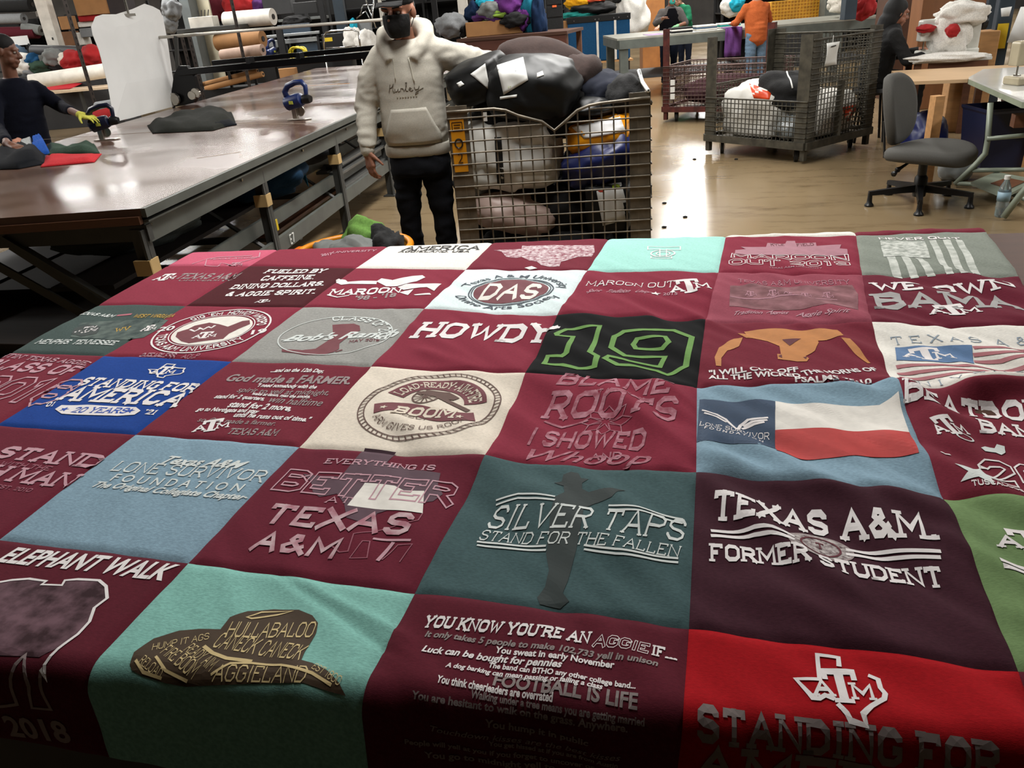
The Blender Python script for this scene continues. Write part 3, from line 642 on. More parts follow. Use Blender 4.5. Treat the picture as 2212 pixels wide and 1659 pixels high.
put(c, 'mprint', ribbon([o_+V((-.105+.21*k/20, -.035+.014*math.sin(k/20*6.3))) for k in range(21)], .021)); TZ(zB, c, 'BOOM', 1600, 1265, 2010, 1290, 68, 'slabB', 'pcream')
RING(c, o_+V((-.02, .028)), .026, .0035, 'bprn'); put(c, 'bprn', ribbon([o_+V((-.045, .045)), o_+V((0, .04)), o_+V((.04, .015)), o_+V((.085, -.012))], .006))
for k in range(6):
    t = math.pi*k/6; put(c, 'bprn', ribbon([o_+V((-.02, .028))-V((math.cos(t), math.sin(t)))*.026, o_+V((-.02, .028))+V((math.cos(t), math.sin(t)))*.026], .0012))
put(c, 'bprn', [[o_+V(q) for q in ((-.03, .06), (.02, .062), (.05, .04), (.04, .028), (-.02, .036))]])
ARC(c, 'RELOAD', o_+V((0, .02)), .088, 235, 300, .02, 'serif', 'bprn', True); ARC(c, 'ARM GIVES US ROOM', o_, .115, 215, 330, .016, 'serif', 'bprn', True)
for x, y in ((1545, 1215), (2060, 1275)): STAR(c, C_(x, y, zB), .009, 'pcream')
c = (4, 3)
TZ(zC, c, 'BLAME', 1140, 1130, 1910, 1208, 92, 'block', 'pworn'); TZ(zC, c, 'IT ALL ON MY', 1410, 1215, 1730, 1240, 32, 'block', 'pworn'); TZ(zC, c, 'ROOTS', 1045, 1305, 1945, 1385, 150, 'slab', 'pworn'); TZ(zC, c, 'I SHOWED', 930, 1505, 1735, 1572, 120, 'block', 'pworn'); TZ(zC, c, 'AND', 1370, 1617, 1585, 1628, 46, 'block', 'pworn')
T(c, 'Whoop', 1112, 990, 1395, 1008, 26, 'sans', 'pworn', slant=.5)
o_ = C_(1480, 1365, zC)
for k in range(8):
    t = 2*math.pi*k/8; d_ = V((math.cos(t), math.sin(t))); e_ = V((-d_.y, d_.x)); put(c, 'pworn', ribbon([o_+d_*.008, o_+d_*.03+e_*.012, o_+d_*.048, o_+d_*.03-e_*.012, o_+d_*.008], .0012))
LINE(c, FZ([(1060, 1325), (1180, 1370), (1360, 1350)], zC), .006, 'pworn')
c = (5, 3); POLY(c, FZ([(35, 1188), (540, 1212), (545, 1540), (300, 1500), (15, 1500)], zD), 'pnavy'); POLY(c, FZ([(542, 1212), (1240, 1240), (1362, 1192), (1440, 1420), (900, 1400), (543, 1390)], zD), 'pwt'); POLY(c, FZ([(543, 1390), (900, 1400), (1440, 1420), (1500, 1590), (900, 1575), (548, 1562)], zD), 'pred2')
for q in ([(50, 1275), (150, 1285), (210, 1310), (250, 1350), (285, 1385)], [(65, 1293), (150, 1305), (215, 1335)], [(290, 1380), (310, 1345), (360, 1320), (495, 1312)], [(330, 1350), (390, 1332), (490, 1328)], [(320, 1365), (400, 1345), (470, 1340)]): LINE(c, FZ(q, zD), .006)
TZ(zD, c, 'LONE SURVIVOR', 35, 1388, 505, 1428, 32, 'serif'); TZ(zD, c, 'FOUNDATION', 65, 1415, 462, 1455, 20, 'wide')
c = (6, 3); TZ(zI, c, 'BEATDOWN', 430, 420, 2000, 560, 150, 'slabB'); LZ(zI, c, 760, 720, 1030, 690, 150); TZ(zI, c, 'BAMA', 1120, 655, 1830, 720, 140, 'slabB'); POLY(c, FZ([(1110, 790), (1150, 760), (1240, 765), (1260, 735), (1330, 755), (1340, 800), (1300, 828), (1250, 810), (1150, 820)], zI), 'pl')
TZ(zI, c, '20', 1185, 1135, 1830, 1180, 250, 'out'); STAR(c, C_(1085, 1075, zI), .036, 'pl', .3); TZ(zI, c, 'TUSCALOOSA', 1030, 1180, 1560, 1230, 44, 'block'); LINE(c, FZ([(750, 840), (790, 862), (838, 855)], zI), .005); RING(c, C_(965, 720, zI), .012, .003, 'pl')
# fifth row
c = (1, 4); TZ(zE, c, 'I STAND', -140, 62, 470, 124, 62, 'slabB', 'pp'); TZ(zE, c, 'WITH THE', -10, 113, 245, 137, 22, 'block', 'pm2'); TZ(zE, c, '12TH MAN', -330, 150, 330, 226, 66, 'slabB', 'pp'); TZ(zE, c, 'EST. 2014', -30, 225, 150, 246, 18, 'block', 'pm2')
c = (2, 4); TZ(zE, c, 'Texas A&M', 810, 98, 1215, 130, 36, 'bold', 'pl', slant=.45); TZ(zE, c, 'LONE SURVIVOR', 565, 140, 1335, 196, 52, 'serif', 'pl'); TZ(zE, c, 'FOUNDATION', 562, 190, 1228, 248, 34, 'wide', 'pl'); TZ(zE, c, 'The Original Collegiate Chapter', 460, 218, 1240, 290, 26, 'bold', 'pl', slant=.4)
c = (3, 4); PLACE(c, TEXAS, 585, 1100, 915, 1135, 155, 'pmauve'); POLY(c, FZ([(975, 265), (1180, 292), (1240, 322), (1380, 322), (1370, 480), (1000, 440), (855, 425)], zF), 'pwt')
TZ(zF, c, 'EVERYTHING IS', 695, 132, 1445, 178, 34, 'slab', 'pp'); TZ(zF, c, 'BETTER', 335, 318, 1545, 420, 150, 'out', 'pp'); TZ(zF, c, 'AT', 700, 402, 870, 412, 42, 'serif', 'pp'); TZ(zF, c, 'TEXAS', 255, 546, 1255, 632, 138, 'block', 'pworn2'); TZ(zF, c, 'A&M', 180, 726, 750, 782, 132, 'block', 'pworn2')
LINE(c, FZ([(1030, 650), (1290, 665)], zF), .005, 'pp'); LINE(c, FZ([(1170, 672), (1060, 800)], zF), .006, 'pp'); LINE(c, FZ([(740, 690), (800, 740), (860, 735), (900, 620), (1030, 600), (1340, 530), (1370, 480)], zF), .002, 'pm2'); LINE(c, FZ([(870, 780), (960, 670), (1010, 670), (990, 780), (870, 780)], zF), .002, 'pm2'); LINE(c, FZ([(1090, 790), (1200, 690), (1300, 690), (1210, 800)], zF), .002, 'pm2')
c = (4, 4); POLY(c, [(1197, 1050), (1214, 1048), (1218, 1034), (1234, 1029), (1250, 1033), (1256, 1045), (1272, 1048), (1258, 1056), (1258, 1068), (1272, 1076), (1318, 1068), (1352, 1066), (1336, 1074), (1322, 1090), (1284, 1102), (1262, 1112), (1256, 1150), (1246, 1196), (1236, 1230), (1226, 1262), (1216, 1284), (1230, 1302), (1210, 1312), (1166, 1304), (1160, 1290), (1178, 1266), (1186, 1234), (1180, 1200), (1186, 1160), (1190, 1120), (1200, 1090), (1220, 1074), (1218, 1058)], 'psilhouette')  # printed dark silhouette of a bugler
T(c, 'SILVER TAPS', 1047, 1138, 1472, 1178, 46, 'serif', 'pl', slant=.12); T(c, 'STAND FOR THE FALLEN', 1032, 1164, 1464, 1212, 22, 'serif', 'pl', slant=.1)
for dy in (0, 5):
    for q in ([(1072, 1083), (1120, 1078), (1160, 1083), (1200, 1090)], [(1315, 1107), (1380, 1113), (1475, 1129)], [(1030, 1168), (1100, 1176), (1180, 1184)], [(1262, 1190), (1330, 1203), (1465, 1214)]): LINE(c, [(x, y+dy*1.6) for x, y in q], .004, 'pl')
c = (5, 4); TZ(zH, c, 'TEXAS A&M.', 340, 358, 1530, 478, 130, 'slabB'); TZ(zH, c, 'FORMER', 330, 575, 850, 612, 88, 'slabB'); TZ(zH, c, 'STUDENT', 905, 642, 1570, 697, 92, 'slabB')
for dy in (0, 28):
    LINE(c, FZ([(330, 422+dy), (450, 420+dy), (560, 420+dy), (650, 435+dy), (768, 470+dy)], zH), .007); LINE(c, FZ([(1046, 490+dy), (1300, 510+dy), (1542, 534+dy)], zH), .007)
o_ = C_(908, 497, zH); DISC(c, o_, .042, 'mottle2', .72); RING(c, o_, .042, .004, 'pg', .72); RING(c, o_, .026, .003, 'mdk', .9); TZ(zH, c, 'T', 885, 510, 930, 514, 40, 'slab', 'mdk')
c = (6, 4); LZ(zH, c, 1860, 530, 2240, 560, 130); LINE(c, FZ([(1845, 605), (1984, 622), (2240, 650)], zH), .009); LINE(c, FZ([(1862, 640), (1984, 655), (2240, 690)], zH), .009)
# sixth row, falling over the near edge
c = (2, 5); TZ(zE, c, 'ELEPHANT WALK', -20, 598, 832, 697, 72, 'bold', 'pw', slant=.2)
ELE = [(-60, 720), (60, 698), (150, 690), (240, 705), (215, 722), (320, 727), (335, 702), (400, 697), (510, 702), (545, 730), (550, 790), (485, 840), (460, 910), (400, 975), (300, 1050), (230, 1130), (240, 1210), (210, 1150)]
POLY(c, FZ([(-60, 725), (60, 702), (150, 695), (230, 707), (215, 727), (320, 732), (335, 707), (400, 702), (505, 707), (540, 732), (545, 788), (480, 838), (455, 908), (395, 972), (295, 1047), (200, 1090), (-60, 1080)], zE), 'elephant'); LINE(c, FZ(ELE, zE), .0045, 'pw')
LINE(c, FZ([(0, 1340), (90, 1330), (55, 1200), (80, 1130), (130, 1080), (150, 1240), (165, 1350), (265, 1355), (210, 1160)], zE), .005, 'pg'); TZ(zE, c, '2018', 55, 1490, 375, 1525, 100, 'bold', 'pg')
c = (3, 5); POLY(c, FZ([(668, 1130), (690, 1070), (790, 1000), (920, 957), (1020, 947), (1130, 947), (1180, 887), (1270, 852), (1400, 837), (1530, 842), (1600, 872), (1630, 912), (1620, 962), (1562, 1060), (1545, 1107), (1600, 1120), (1680, 1160), (1740, 1225), (1775, 1290), (1680, 1265), (1560, 1225), (1400, 1222), (1100, 1235), (950, 1243), (850, 1225), (740, 1190), (680, 1160)], zE), 'hatbrown')
for tx, x0, y0, x1, y1, h, st in (('HULLABALOO', 1150, 990, 1595, 985, 80, 'thin'), ('CANECK CANECK', 1085, 1040, 1530, 1110, 76, 'thin'), ('AGGIELAND', 1085, 1215, 1560, 1225, 68, 'thin'), ('HUMP IT AGS', 780, 1062, 1070, 1000, 34, 'thin')): TZ(zE, c, tx, x0, y0, x1, y1, h, st, 'pgold')
for tx, x0, y0, x1, y1, h in (('READY AIM', 940, 1060, 1070, 1165, 40), ('FIRE BOOM', 820, 1075, 980, 1205, 44), ('RELOAD', 712, 1125, 815, 1205, 28), ('EST 1876', 1595, 1150, 1735, 1240, 26)): TZ(zE, c, tx, x0, y0, x1, y1, h, 'thin', 'pgold')
LINE(c, FZ([(1045, 1035), (1090, 1070), (1160, 1095), (1290, 1110)], zE), .005, 'pgold'); LINE(c, FZ([(1080, 1180), (1180, 1120), (1290, 1118), (1440, 1130), (1600, 1175), (1700, 1235)], zE), .003, 'pgold'); LINE(c, FZ([(1265, 885), (1340, 855), (1500, 848), (1420, 868), (1290, 890), (1265, 885)], zE), .003, 'pgold')
LINE(c, FZ([(800, 1090), (850, 1160), (960, 1215)], zE), .003, 'pgold'); LINE(c, FZ([(700, 1110), (740, 1170), (830, 1200)], zE), .003, 'pgold')
c = (4, 5); TZ(zG, c, "YOU KNOW YOU'RE AN", 405, 228, 1505, 352, 74, 'slabB', slant=.1); TZ(zG, c, 'AGGIE', 1535, 368, 1900, 417, 72, 'out', slant=.1); TZ(zG, c, 'IF...', 1925, 420, 2092, 445, 70, 'slabB')
for tx, x0, y0, x1, y1, h, st, co, sl in (('It only takes 5 people to make 102,733 yell in unison', 420, 286, 1965, 495, 34, 'bold', 'pg2', .15), ('You sweat in early November', 885, 400, 1680, 508, 36, 'bold', 'pw', 0), ('Luck can be bought for pennies', 400, 392, 1325, 514, 40, 'bold', 'pw', .2), ('The band can BTHO any other college band...', 840, 490, 1822, 640, 30, 'bold', 'pw', 0), ('A dog barking can mean passing or failing a class', 558, 497, 1597, 642, 28, 'bold', 'pw', .15), ('FOOTBALL IS LIFE', 870, 605, 1832, 775, 62, 'bold', 'pg2', 0),
                                    ('You think cheerleaders are overrated', 498, 602, 1270, 727, 34, 'bold', 'pw', 0), ('Walking under a tree means you are getting married', 725, 697, 1880, 890, 34, 'bold', 'pg2', 0), ('You are hesitant to walk on the grass. Anywhere.', 335, 702, 1768, 932, 34, 'bold', 'pg2', 0), ('You hump it in public', 820, 890, 1508, 1003, 40, 'bold', 'pg2', 0), ('Touchdown kisses are the best kisses', 450, 915, 1712, 1108, 40, 'sans', 'pg2', .3), ('You get hissed at if you are from Austin', 845, 1010, 1702, 1150, 28, 'bold', 'pg2', 0), ('People will yell at you if you forget to uncover or wear', 295, 988, 1700, 1200, 30, 'bold', 'pg2', 0), ('You go to midnight yell to', 425, 1080, 1290, 1190, 36, 'bold', 'pg2', 0)): TZ(zG, c, tx, x0, y0, x1, y1, h, st, co, slant=sl)
c = (5, 5); LINE(c, FZ([(985, 1297), (935, 1275), (905, 1290), (870, 1285), (850, 1260), (780, 1187), (905, 1192), (893, 1062), (1003, 1080), (1007, 1127)], zH), .0055); LINE(c, FZ([(1160, 1170), (1213, 1190), (1225, 1240), (1250, 1270), (1245, 1300), (1180, 1335), (1135, 1375), (1152, 1435), (1070, 1410), (1050, 1370), (1000, 1320)], zH), .0055)
LZ(zH, c, 885, 1305, 1200, 1330, 185); TZ(zH, c, 'STANDING FOR', 258, 1522, 1850, 1720, 160, 'slabB', 'pg2'); TZ(zH, c, 'AMERICA', 240, 1730, 1850, 1930, 185, 'slabB', 'pg2')
FC = dict(pw='dcd7d6', pwt='dbd7cf', pp='b58a95', pg='8f8080', pg2='857a78', pm='a0707c', pm2='8d4d5c', pd='2c2a2a', pgr='9a9897', pl='c9cfcc', py='a98a3a', pred='a8606c', pk='3c4450', pgreen='5c8a3a', ptan='b4763f', mdk='5a1f2a', mprint='6a3038', pslate='8a97a3', pblue='55749b', prose='a86a70', bprint='2048a0', bprn='5a4038', pcream='cfc3b2', pnavy='2b4059', pred2='b23a38', pmauve='4e3440', psilhouette='1f2b2a', hatbrown='40301f', pgold='c9b482', pdk='333b39')
def print_mat(k):
    two = dict(mottle=('cfc2c4', '8a4f5c'), star=('cacdc6', '8a9088'), worn=('c8cbc4', 'a3a8a0'), photo=('6b4448', '8f6268'), photo2=('59655f', '33403f'), mottle2=('bdb7b4', '5c4a4c'), elephant=('6b4f58', '2e171d'), pworn=('b07c88', '8a4452'), pworn2=('c2a9ad', 'a06a76'))
    if k in two:
        m = mat('print_'+k, s2l_inv(two[k][0]), .85, col2=s2l_inv(two[k][1]), scale={'mottle': 90, 'star': 70, 'photo': 28, 'photo2': 30, 'mottle2': 160, 'elephant': 34, 'pworn': 60, 'pworn2': 40}.get(k, 45), spec=.2); return m
    return mat('print_'+k, FC[k], .75, var=.05, scale=60, spec=.25)
def s2l_inv(h): return tuple(int(h[i:i+2], 16)/255 for i in (0, 2, 4))
LAYER = {k: 1 for k in FC}; LAYER.update(dict(pw=2, pl=2, py=2, pcream=3, mdk=3, bprn=2, pk=2, pgold=2, bprint=3, pp=2, pwt=1, mprint=1, pworn2=3, pm=2, pdk=2, pmauve=0, photo=0, photo2=0, elephant=0, psilhouette=0, hatbrown=0, pnavy=0, mottle=0))
LAYER[((3, 1), 'pwt')] = 3; LAYER[((1, 2), 'mprint')] = 2; LAYER[((1, 2), 'pw')] = 3; LAYER[((6, 1), 'pw')] = 3; LAYER[((5, 0), 'pw')] = 3
def on_patch(cell, P, off):
    """the point of the sewn square's own facets at flat point P, lifted by the ink's thickness"""
    i, j = cell; N, N0, t0, vs = GRID[cell]; s = t = .5
    a, b, c, d = G[i, j], G[i+1, j], G[i, j+1], G[i+1, j+1]
    for it in range(5):
        r = bil(i, j, s, t)-P; ds = (b-a)*(1-t)+(d-c)*t; dt = (c-a)*(1-s)+(d-b)*s; D_ = ds.x*dt.y-ds.y*dt.x
        s -= (r.x*dt.y-r.y*dt.x)/D_; t -= (ds.x*r.y-ds.y*r.x)/D_
    if not (0 <= s <= 1 and t0 <= t <= 1): return surf(P, off)
    x, y = s*N, (t-t0)/(1-t0)*N0; k, q = min(int(x), N-1), min(int(y), N0-1); x -= k; y -= q; o = q*(N+1)+k
    A, B, C, D = vs[o], vs[o+1], vs[o+N+1], vs[o+N+2]
    n = (B-A).cross(A-C).normalized()
    return A*(1-x)*(1-y)+B*x*(1-y)+C*(1-x)*y+D*x*y+n*off
def lay(cell, col, polys):
    bm = bmesh.new()
    for f in polys:
        vs = [bm.verts.new((p.x, p.y, 0)) for p in f]
        for t in (tessellate_polygon([[V((p.x, p.y, 0)) for p in f]]) if len(f) > 3 else [(0, 1, 2)]):
            try: bm.faces.new([vs[i] for i in t])
            except Exception: pass
    bmesh.ops.recalc_face_normals(bm, faces=bm.faces[:])
    for it in range(6):
        long = [e for e in bm.edges if e.calc_length() > .011]
        if not long: break
        bmesh.ops.subdivide_edges(bm, edges=long, cuts=1)
        bmesh.ops.triangulate(bm, faces=[f for f in bm.faces if len(f.verts) > 3])
    off = .0007+.0003*LAYER.get((cell, col), LAYER.get(col, 1))
    for v in bm.verts: v.co = on_patch(cell, V((v.co.x, v.co.y)), off)
    me = bpy.data.meshes.new('print'); bm.to_mesh(me); bm.free()
    o = link('shirt_print', me, print_mat(col), PATCH[cell]); return o
def clusters(polys):
    """polygons that touch each other belong to one printed shape"""
    bb = [(min(p.x for p in f)-.0004, min(p.y for p in f)-.0004, max(p.x for p in f)+.0004, max(p.y for p in f)+.0004) for f in polys]; par = list(range(len(polys)))
    def root(i):
        while par[i] != i: par[i] = par[par[i]]; i = par[i]
        return i
    for i in range(len(polys)):
        for j in range(i):
            a, b = bb[i], bb[j]
            if a[0] < b[2] and b[0] < a[2] and a[1] < b[3] and b[1] < a[3]: par[root(i)] = root(j)
    out = {}
    for i in range(len(polys)): out.setdefault(root(i), []).append(polys[i])
    return list(out.values())
for (cell, col), polys in PRINT.items():
    if cell not in PATCH: continue
    cl = clusters(polys) if len(polys) < 400 else [polys]
    for q in (cl if 1 < len(cl) <= 9 else [polys]): lay(cell, col, q)
bpy.data.objects.remove(FONT_O)
# ================================================================ the long brown cutting table and what stands on it
def onwall(x, y, P0, d):
    """the point seen at a pixel on the upright plane through P0 along the horizontal direction d"""
    r = ray(x, y); n = V((-d[1], d[0], 0)).normalized(); P0 = V((P0[0], P0[1], 0))
    return CAM+r*((P0-CAM).dot(n)/r.dot(n))
HW = .9                                         # table height
WN, WL, WFR, WFL = V((-.83, .55)), V((-2.97, .1)), V((-2.38, 11.0)), V((-5.66, 11.35))
WD = (WFR-WN).normalized(); WX = V((-WD.y, WD.x))    # along the long edge; across, away from the aisle
def wp(s, a, z=0.): q = WN+WD*s+WX*a; return V((q.x, q.y, z))
def glossy_brown():
    m = mat('brown_tabletop', (.34, .245, .2), .3, var=.2, scale=1.6, stretch=(1.6, .7, 1), spec=.5)
    nt = m.node_tree; b = nt.nodes['Principled BSDF']; tc = next(n for n in nt.nodes if n.type == 'TEX_COORD')
    n = nt.nodes.new('ShaderNodeTexNoise'); n.inputs['Scale'].default_value = 1.1; n.inputs['Detail'].default_value = 2
    mp = nt.nodes.new('ShaderNodeMapping'); mp.inputs['Scale'].default_value = (1, 1.3, 1); nt.links.new(tc.outputs['Object'], mp.inputs[0]); nt.links.new(mp.outputs[0], n.inputs['Vector'])
    r = nt.nodes.new('ShaderNodeMapRange'); r.inputs[1].default_value = .35; r.inputs[2].default_value = .68; r.inputs[3].default_value = .17; r.inputs[4].default_value = .3
    nt.links.new(n.outputs[0], r.inputs[0]); nt.links.new(r.outputs[0], b.inputs['Roughness']); return m
glossy_brown(); steel('grey_green_steel', (.33, .34, .32), .5, .35); steel('leg_steel', (.24, .24, .23), .55, .35); mat('masking_tape', (.66, .55, .36), .8)
mat('ply_edge', (.34, .21, .13), .6, scale=30, stretch=(1, 1, 12)); mat('dark_board', (.12, .09, .075), .7, var=.25); mat('chalk_white', (.8, .8, .78), .8); mat('yellow_chalk', (.75, .5, .1), .8)
wt = thing('cutting_table', 'long cutting table with glossy brown top and grey steel frame marked E7', 'table', (WN.x, WN.y, 0), 0)
IW = inv(wt)
def wpart(name, mb, m, **k): mb.v = [IW @ v for v in mb.v]; return mb.build(name, m, wt, **k)
wpart('table_top', MB().prism([WN, WFR, WFL, WL], HW-.035, HW), 'brown_tabletop')
e = MB(); e.bar(wp(-.0, .012, HW-.055), V((WL.x, WL.y, HW-.055)), .03, .038); wpart('plywood_edge', e, 'ply_edge')
e = MB(); e.bar(wp(.0, -.012, HW-.022), wp(10.5, -.012, HW-.022), .024, .042); wpart('edge_strip', e, 'grey_green_steel')
e = MB(); e.bar(wp(.02, .03, HW-.115), wp(10.5, .03, HW-.115), .035, .11); e.bar(wp(.02, .016, HW-.064), wp(10.5, .016, HW-.064), .06, .008); wpart('side_rail', e, 'grey_green_steel')
e = MB(); e.bar(wp(.03, .0, HW-.12), wp(.03, 2.15, HW-.12), .04, .075); wpart('end_rail', e, 'leg_steel')
for k in range(10):
    s = .06+k*1.02; wpart('bolt', MB().box(wp(s, .008, HW-.09), (.016, .012, .016)), 'chrome')
for s, a in ((-.02, .05), (1.37, .05), (2.82, .05), (4.27, .05), (5.7, .05), (7.2, .05), (8.7, .05), (-.02, 2.1), (2.9, 2.6), (5.7, 2.8)):
    L = MB(); L.box(wp(s+.03, a-.027, (HW-.1)/2), (.006, .065, HW-.1), rz=math.atan2(WD.y, WD.x)-math.pi/2+math.pi/2*0); L.box(wp(s+.03, a, (HW-.1)/2), (.075, .012, HW-.1), rz=math.atan2(WD.y, WD.x)+math.pi/2)
    L.box(wp(s+.03, a-.03, (HW-.1)/2), (.07, .012, HW-.1), rz=math.atan2(WD.y, WD.x)); L.box(wp(s+.03, a, .006), (.12, .12, .012))
    lg = wpart('leg', L, 'leg_steel')
    if a < 1:
        tp_ = MB(); tp_.box(wp(s+.03, a-.033, .62), (.074, .02, .075), rz=math.atan2(WD.y, WD.x)); tp_.box(wp(s-.002, a, .62), (.084, .02, .075), rz=math.atan2(WD.y, WD.x)+math.pi/2); tp_.v = [IW @ v for v in tp_.v]
        o = tp_.build('tape_label', 'masking_tape', lg)
        B = MB(); B.bar(wp(s+.03, .1, .3), wp(s+.03, .75, HW-.1), .04, .012); wpart('brace', B, 'leg_steel')
for a0, a1 in ((.75, .12), (1.0, .25)): B = MB(); B.bar(wp(.03+a0*.0, a0, HW-.15), wp(.05, a1-.1, .12), .012, .045); wpart('brace', B, 'leg_steel')
B = MB(); B.bar(wp(.03, 1.35, HW-.15), wp(.05, 2.1, .35), .012, .05); wpart('brace', B, 'leg_steel')
for s0, s1, a, z, h in ((.02, 10, .04, .3, .1), (.02, 10, .14, .43, .09), (1.75, 10, .9, .3, .1), (1.75, 10, 1.9, .3, .1)): B = MB(); B.bar(wp(s0, a, z), wp(min(s1, 10), a, z), .03, h); wpart('lower_rail', B, 'grey_green_steel')
for k in range(6): B = MB(); s = 1.9+k*1.45; B.bar(wp(s, .06, .24), wp(s, 2.2, .24), .05, .04); wpart('cross_bar', B, 'leg_steel')
# E7 painted on the lower rail
EP = MB(); o7 = wp(1.62, .022, .265); dx = V((WD.x, WD.y, 0))
for q in ([(0, 0), (0, 1)], [(0, 0), (.55, 0)], [(0, .5), (.45, .5)], [(0, 1), (.55, 1)], [(.8, 1), (1.35, 1)], [(1.35, 1), (1., 0)]):
    a, b = [o7+dx*u*.055+V((0, 0, v*.06)) for u, v in q]; EP.bar(a, b, .004, .008)
wpart('painted_lettering', EP, 'chalk_white')
YT = MB(); YT.bar(wp(1.66, .119, .39), wp(1.69, .119, .39), .006, .075); wpart('yellow_sticker', YT, mat('yellow_sticker', (.8, .68, .1), .5))
# seams and chalk lines of the top
SL = MB()
for p, q in (((10, 307), (330, 285)), ((510, 265), (690, 268)), ((425, 342), (520, 328))): SL.bar(at(*p, HW+.001), at(*q, HW+.001), .004, .002)
wpart('top_joint', SL, mat('joint_pale', (.72, .66, .6), .5))
SL = MB(); SL.bar(at(384, 239, HW+.001), at(428, 235, HW+.001), .012, .002); SL.bar(at(615, 188, HW+.001), at(755, 180, HW+.001), .012, .002); wpart('chalk_mark', SL, 'yellow_chalk')
for q in ((490, 374), (1, 1)): pass
# ---- boards, steel strips and sacks stored under the table
def lies(name, s0, s1, a, z, w_, h, m, label, cat, group=None):
    c = wp((s0+s1)/2, a, z); o = thing(name, label, cat, c, math.atan2(WD.y, WD.x), group)
    MB().box((0, 0, h/2), (s1-s0, w_, h)).build('plank' if cat == 'board' else 'strip', m, o, bevel=.002); return o
steel('flat_steel', (.36, .36, .35), .4, .5); steel('flat_dark', (.2, .19, .18), .5, .4)
for k, (s0, s1, a, z, w_, m) in enumerate(((2.95, 5.6, .1, .475, .12, 'flat_steel'), (3.0, 5.2, .24, .475, .1, 'flat_steel'), (3.1, 5.5, .17, .5, .13, 'flat_dark'), (3.0, 4.9, .1, .35, .1, 'flat_steel'), (3.2, 5.7, .26, .35, .14, 'flat_dark'), (3.05, 5.2, .12, .53, .11, 'flat_steel'))):
    lies('steel_strip', s0, s1, a, z, w_, .022, m, 'flat steel strip on the lower rails, %s' % ['outermost of the upper layer', 'second in from the aisle', 'dark strip lying across two pale ones', 'outermost on the lower level', 'wide dark strip on the lower level', 'topmost of the bundle'][k], 'metal strip', 'steel strips under the cutting table')
for k, (s0, s1, a, z, w_, m, lb) in enumerate(((.1, 2.7, .5, .48, .35, 'dark_board', 'dark brown board lying across the lower rails near the table end'), (.5, 3., 1.2, .35, .6, 'dark_board', 'wide dark board deep under the cutting table'), (1.8, 3.3, .35, .27, .25, 'brown_wood', 'brown board lying low on the cross bars of the cutting table'), (-.0, 2.4, 1.7, .36, .5, 'dark_grey', 'grey sheet stacked far under the cutting table'))):
    lies('storage_board', s0, s1, a, z, w_, .025, m, lb, 'board', 'boards stored under the cutting table')
for k, (s, a, r, m, lb) in enumerate(((2.1, .6, (.55, .42, .19), cloth('sack_blue', '10283c'), 'dark blue sack lying on the rails between two table legs'), (3.6, .9, (.5, .45, .16), 'dark_grey', 'dark grey bundle far under the cutting table'), (1.0, .75, (.4, .4, .11), cloth('sack_grey', '4a504d'), 'grey green wrapped bundle close to the table end'))):
    o = blob('storage_sack', wp(s, a, .49 if k != 1 else .46), r, 11+k, m, label=lb, cat='sack', rot=(0, 0, WD.angle_signed(V((0, 1))) if False else .15))
tri = thing('lit_sack_corner', 'lit corner of the dark sack, made as a bright blue triangle', 'fabric', wp(2.48, .2, .47), 0)
sheet('scrap', [[V((0, 0, .23)), V((0, 0, .225))], [V((.06, -.05, .12)), V((-.05, .05, .12))], [V((.09, -.09, .03)), V((-.01, .06, .02))]], cloth('sack_lit_blue', '2a86b0'), .003, tri)  # the sack's lit corner: light put into a brighter blue
# ---- blue electric cloth cutters
mat('cutter_blue', (.09, .15, .33), .35); mat('cutter_navy', (.06, .08, .16), .35); steel('brushed_steel', (.72, .7, .66), .25, .95); mat('red_button', (.6, .1, .1), .4)
def cutter(loc, rz, label, m='cutter_blue', k=1.):
    t = thing('cloth_cutter', label, 'cutting machine', loc, rz, 'blue cloth cutters')
    MB().prism([(-.05*k, -.035*k), (.1*k, -.035*k), (.13*k, 0), (.1*k, .035*k), (-.05*k, .035*k)], .004, .012).build('base_plate', 'brushed_steel', t, bevel=.003)
    b = MB(); b.box((.0, 0, .05*k), (.035*k, .022*k, .085*k)); b.tube([(.03*k, .018*k, .055*k), (.03*k, .024*k, .055*k)], .036*k, 20); b.build('blade_guard', 'brushed_steel', t, bevel=.003)
    b = MB(); b.tube([(-.055*k, 0, .1*k), (-.045*k, 0, .105*k), (.05*k, 0, .125*k), (.075*k, 0, .13*k), (.085*k, 0, .132*k)], [.034*k, .046*k, .046*k, .04*k, .02*k], 20)
    b.tube([(.0, -.0, .1*k), (.0, .0, .075*k)], [.04*k, .025*k], 16); b.build('motor', m, t, True, .6)
    h = MB(); h.tube([(-.04*k, 0, .14*k), (-.05*k, 0, .18*k), (-.02*k, 0, .215*k), (.05*k, 0, .235*k), (.1*k, 0, .235*k), (.125*k, 0, .21*k), (.12*k, 0, .16*k), (.09*k, 0, .135*k)], [.02*k, .02*k, .02*k, .018*k, .018*k, .016*k, .014*k, .012*k], 12); h.build('handle', m, t, True)
    MB().tube([(.095*k, 0, .128*k), (.13*k, 0, .13*k), (.15*k, 0, .128*k)], [.03*k, .03*k, .022*k], 16).build('end_cap', 'black_plastic', t, True, .6)
    MB().box((.02*k, -.046*k, .115*k), (.03*k, .008*k, .02*k)).build('switch', mat('switch_yellow', (.7, .7, .25), .4), t); return t
p2 = at(640, 259, HW); cutter((p2.x, p2.y, HW), -.15, 'bright blue cloth cutter standing alone on the cutting table', k=1.25)
p1 = at(222, 304, HW); cut1 = cutter((p1.x, p1.y, HW), .35, 'navy cloth cutter held under the yellow glove', 'cutter_navy', 1.12)
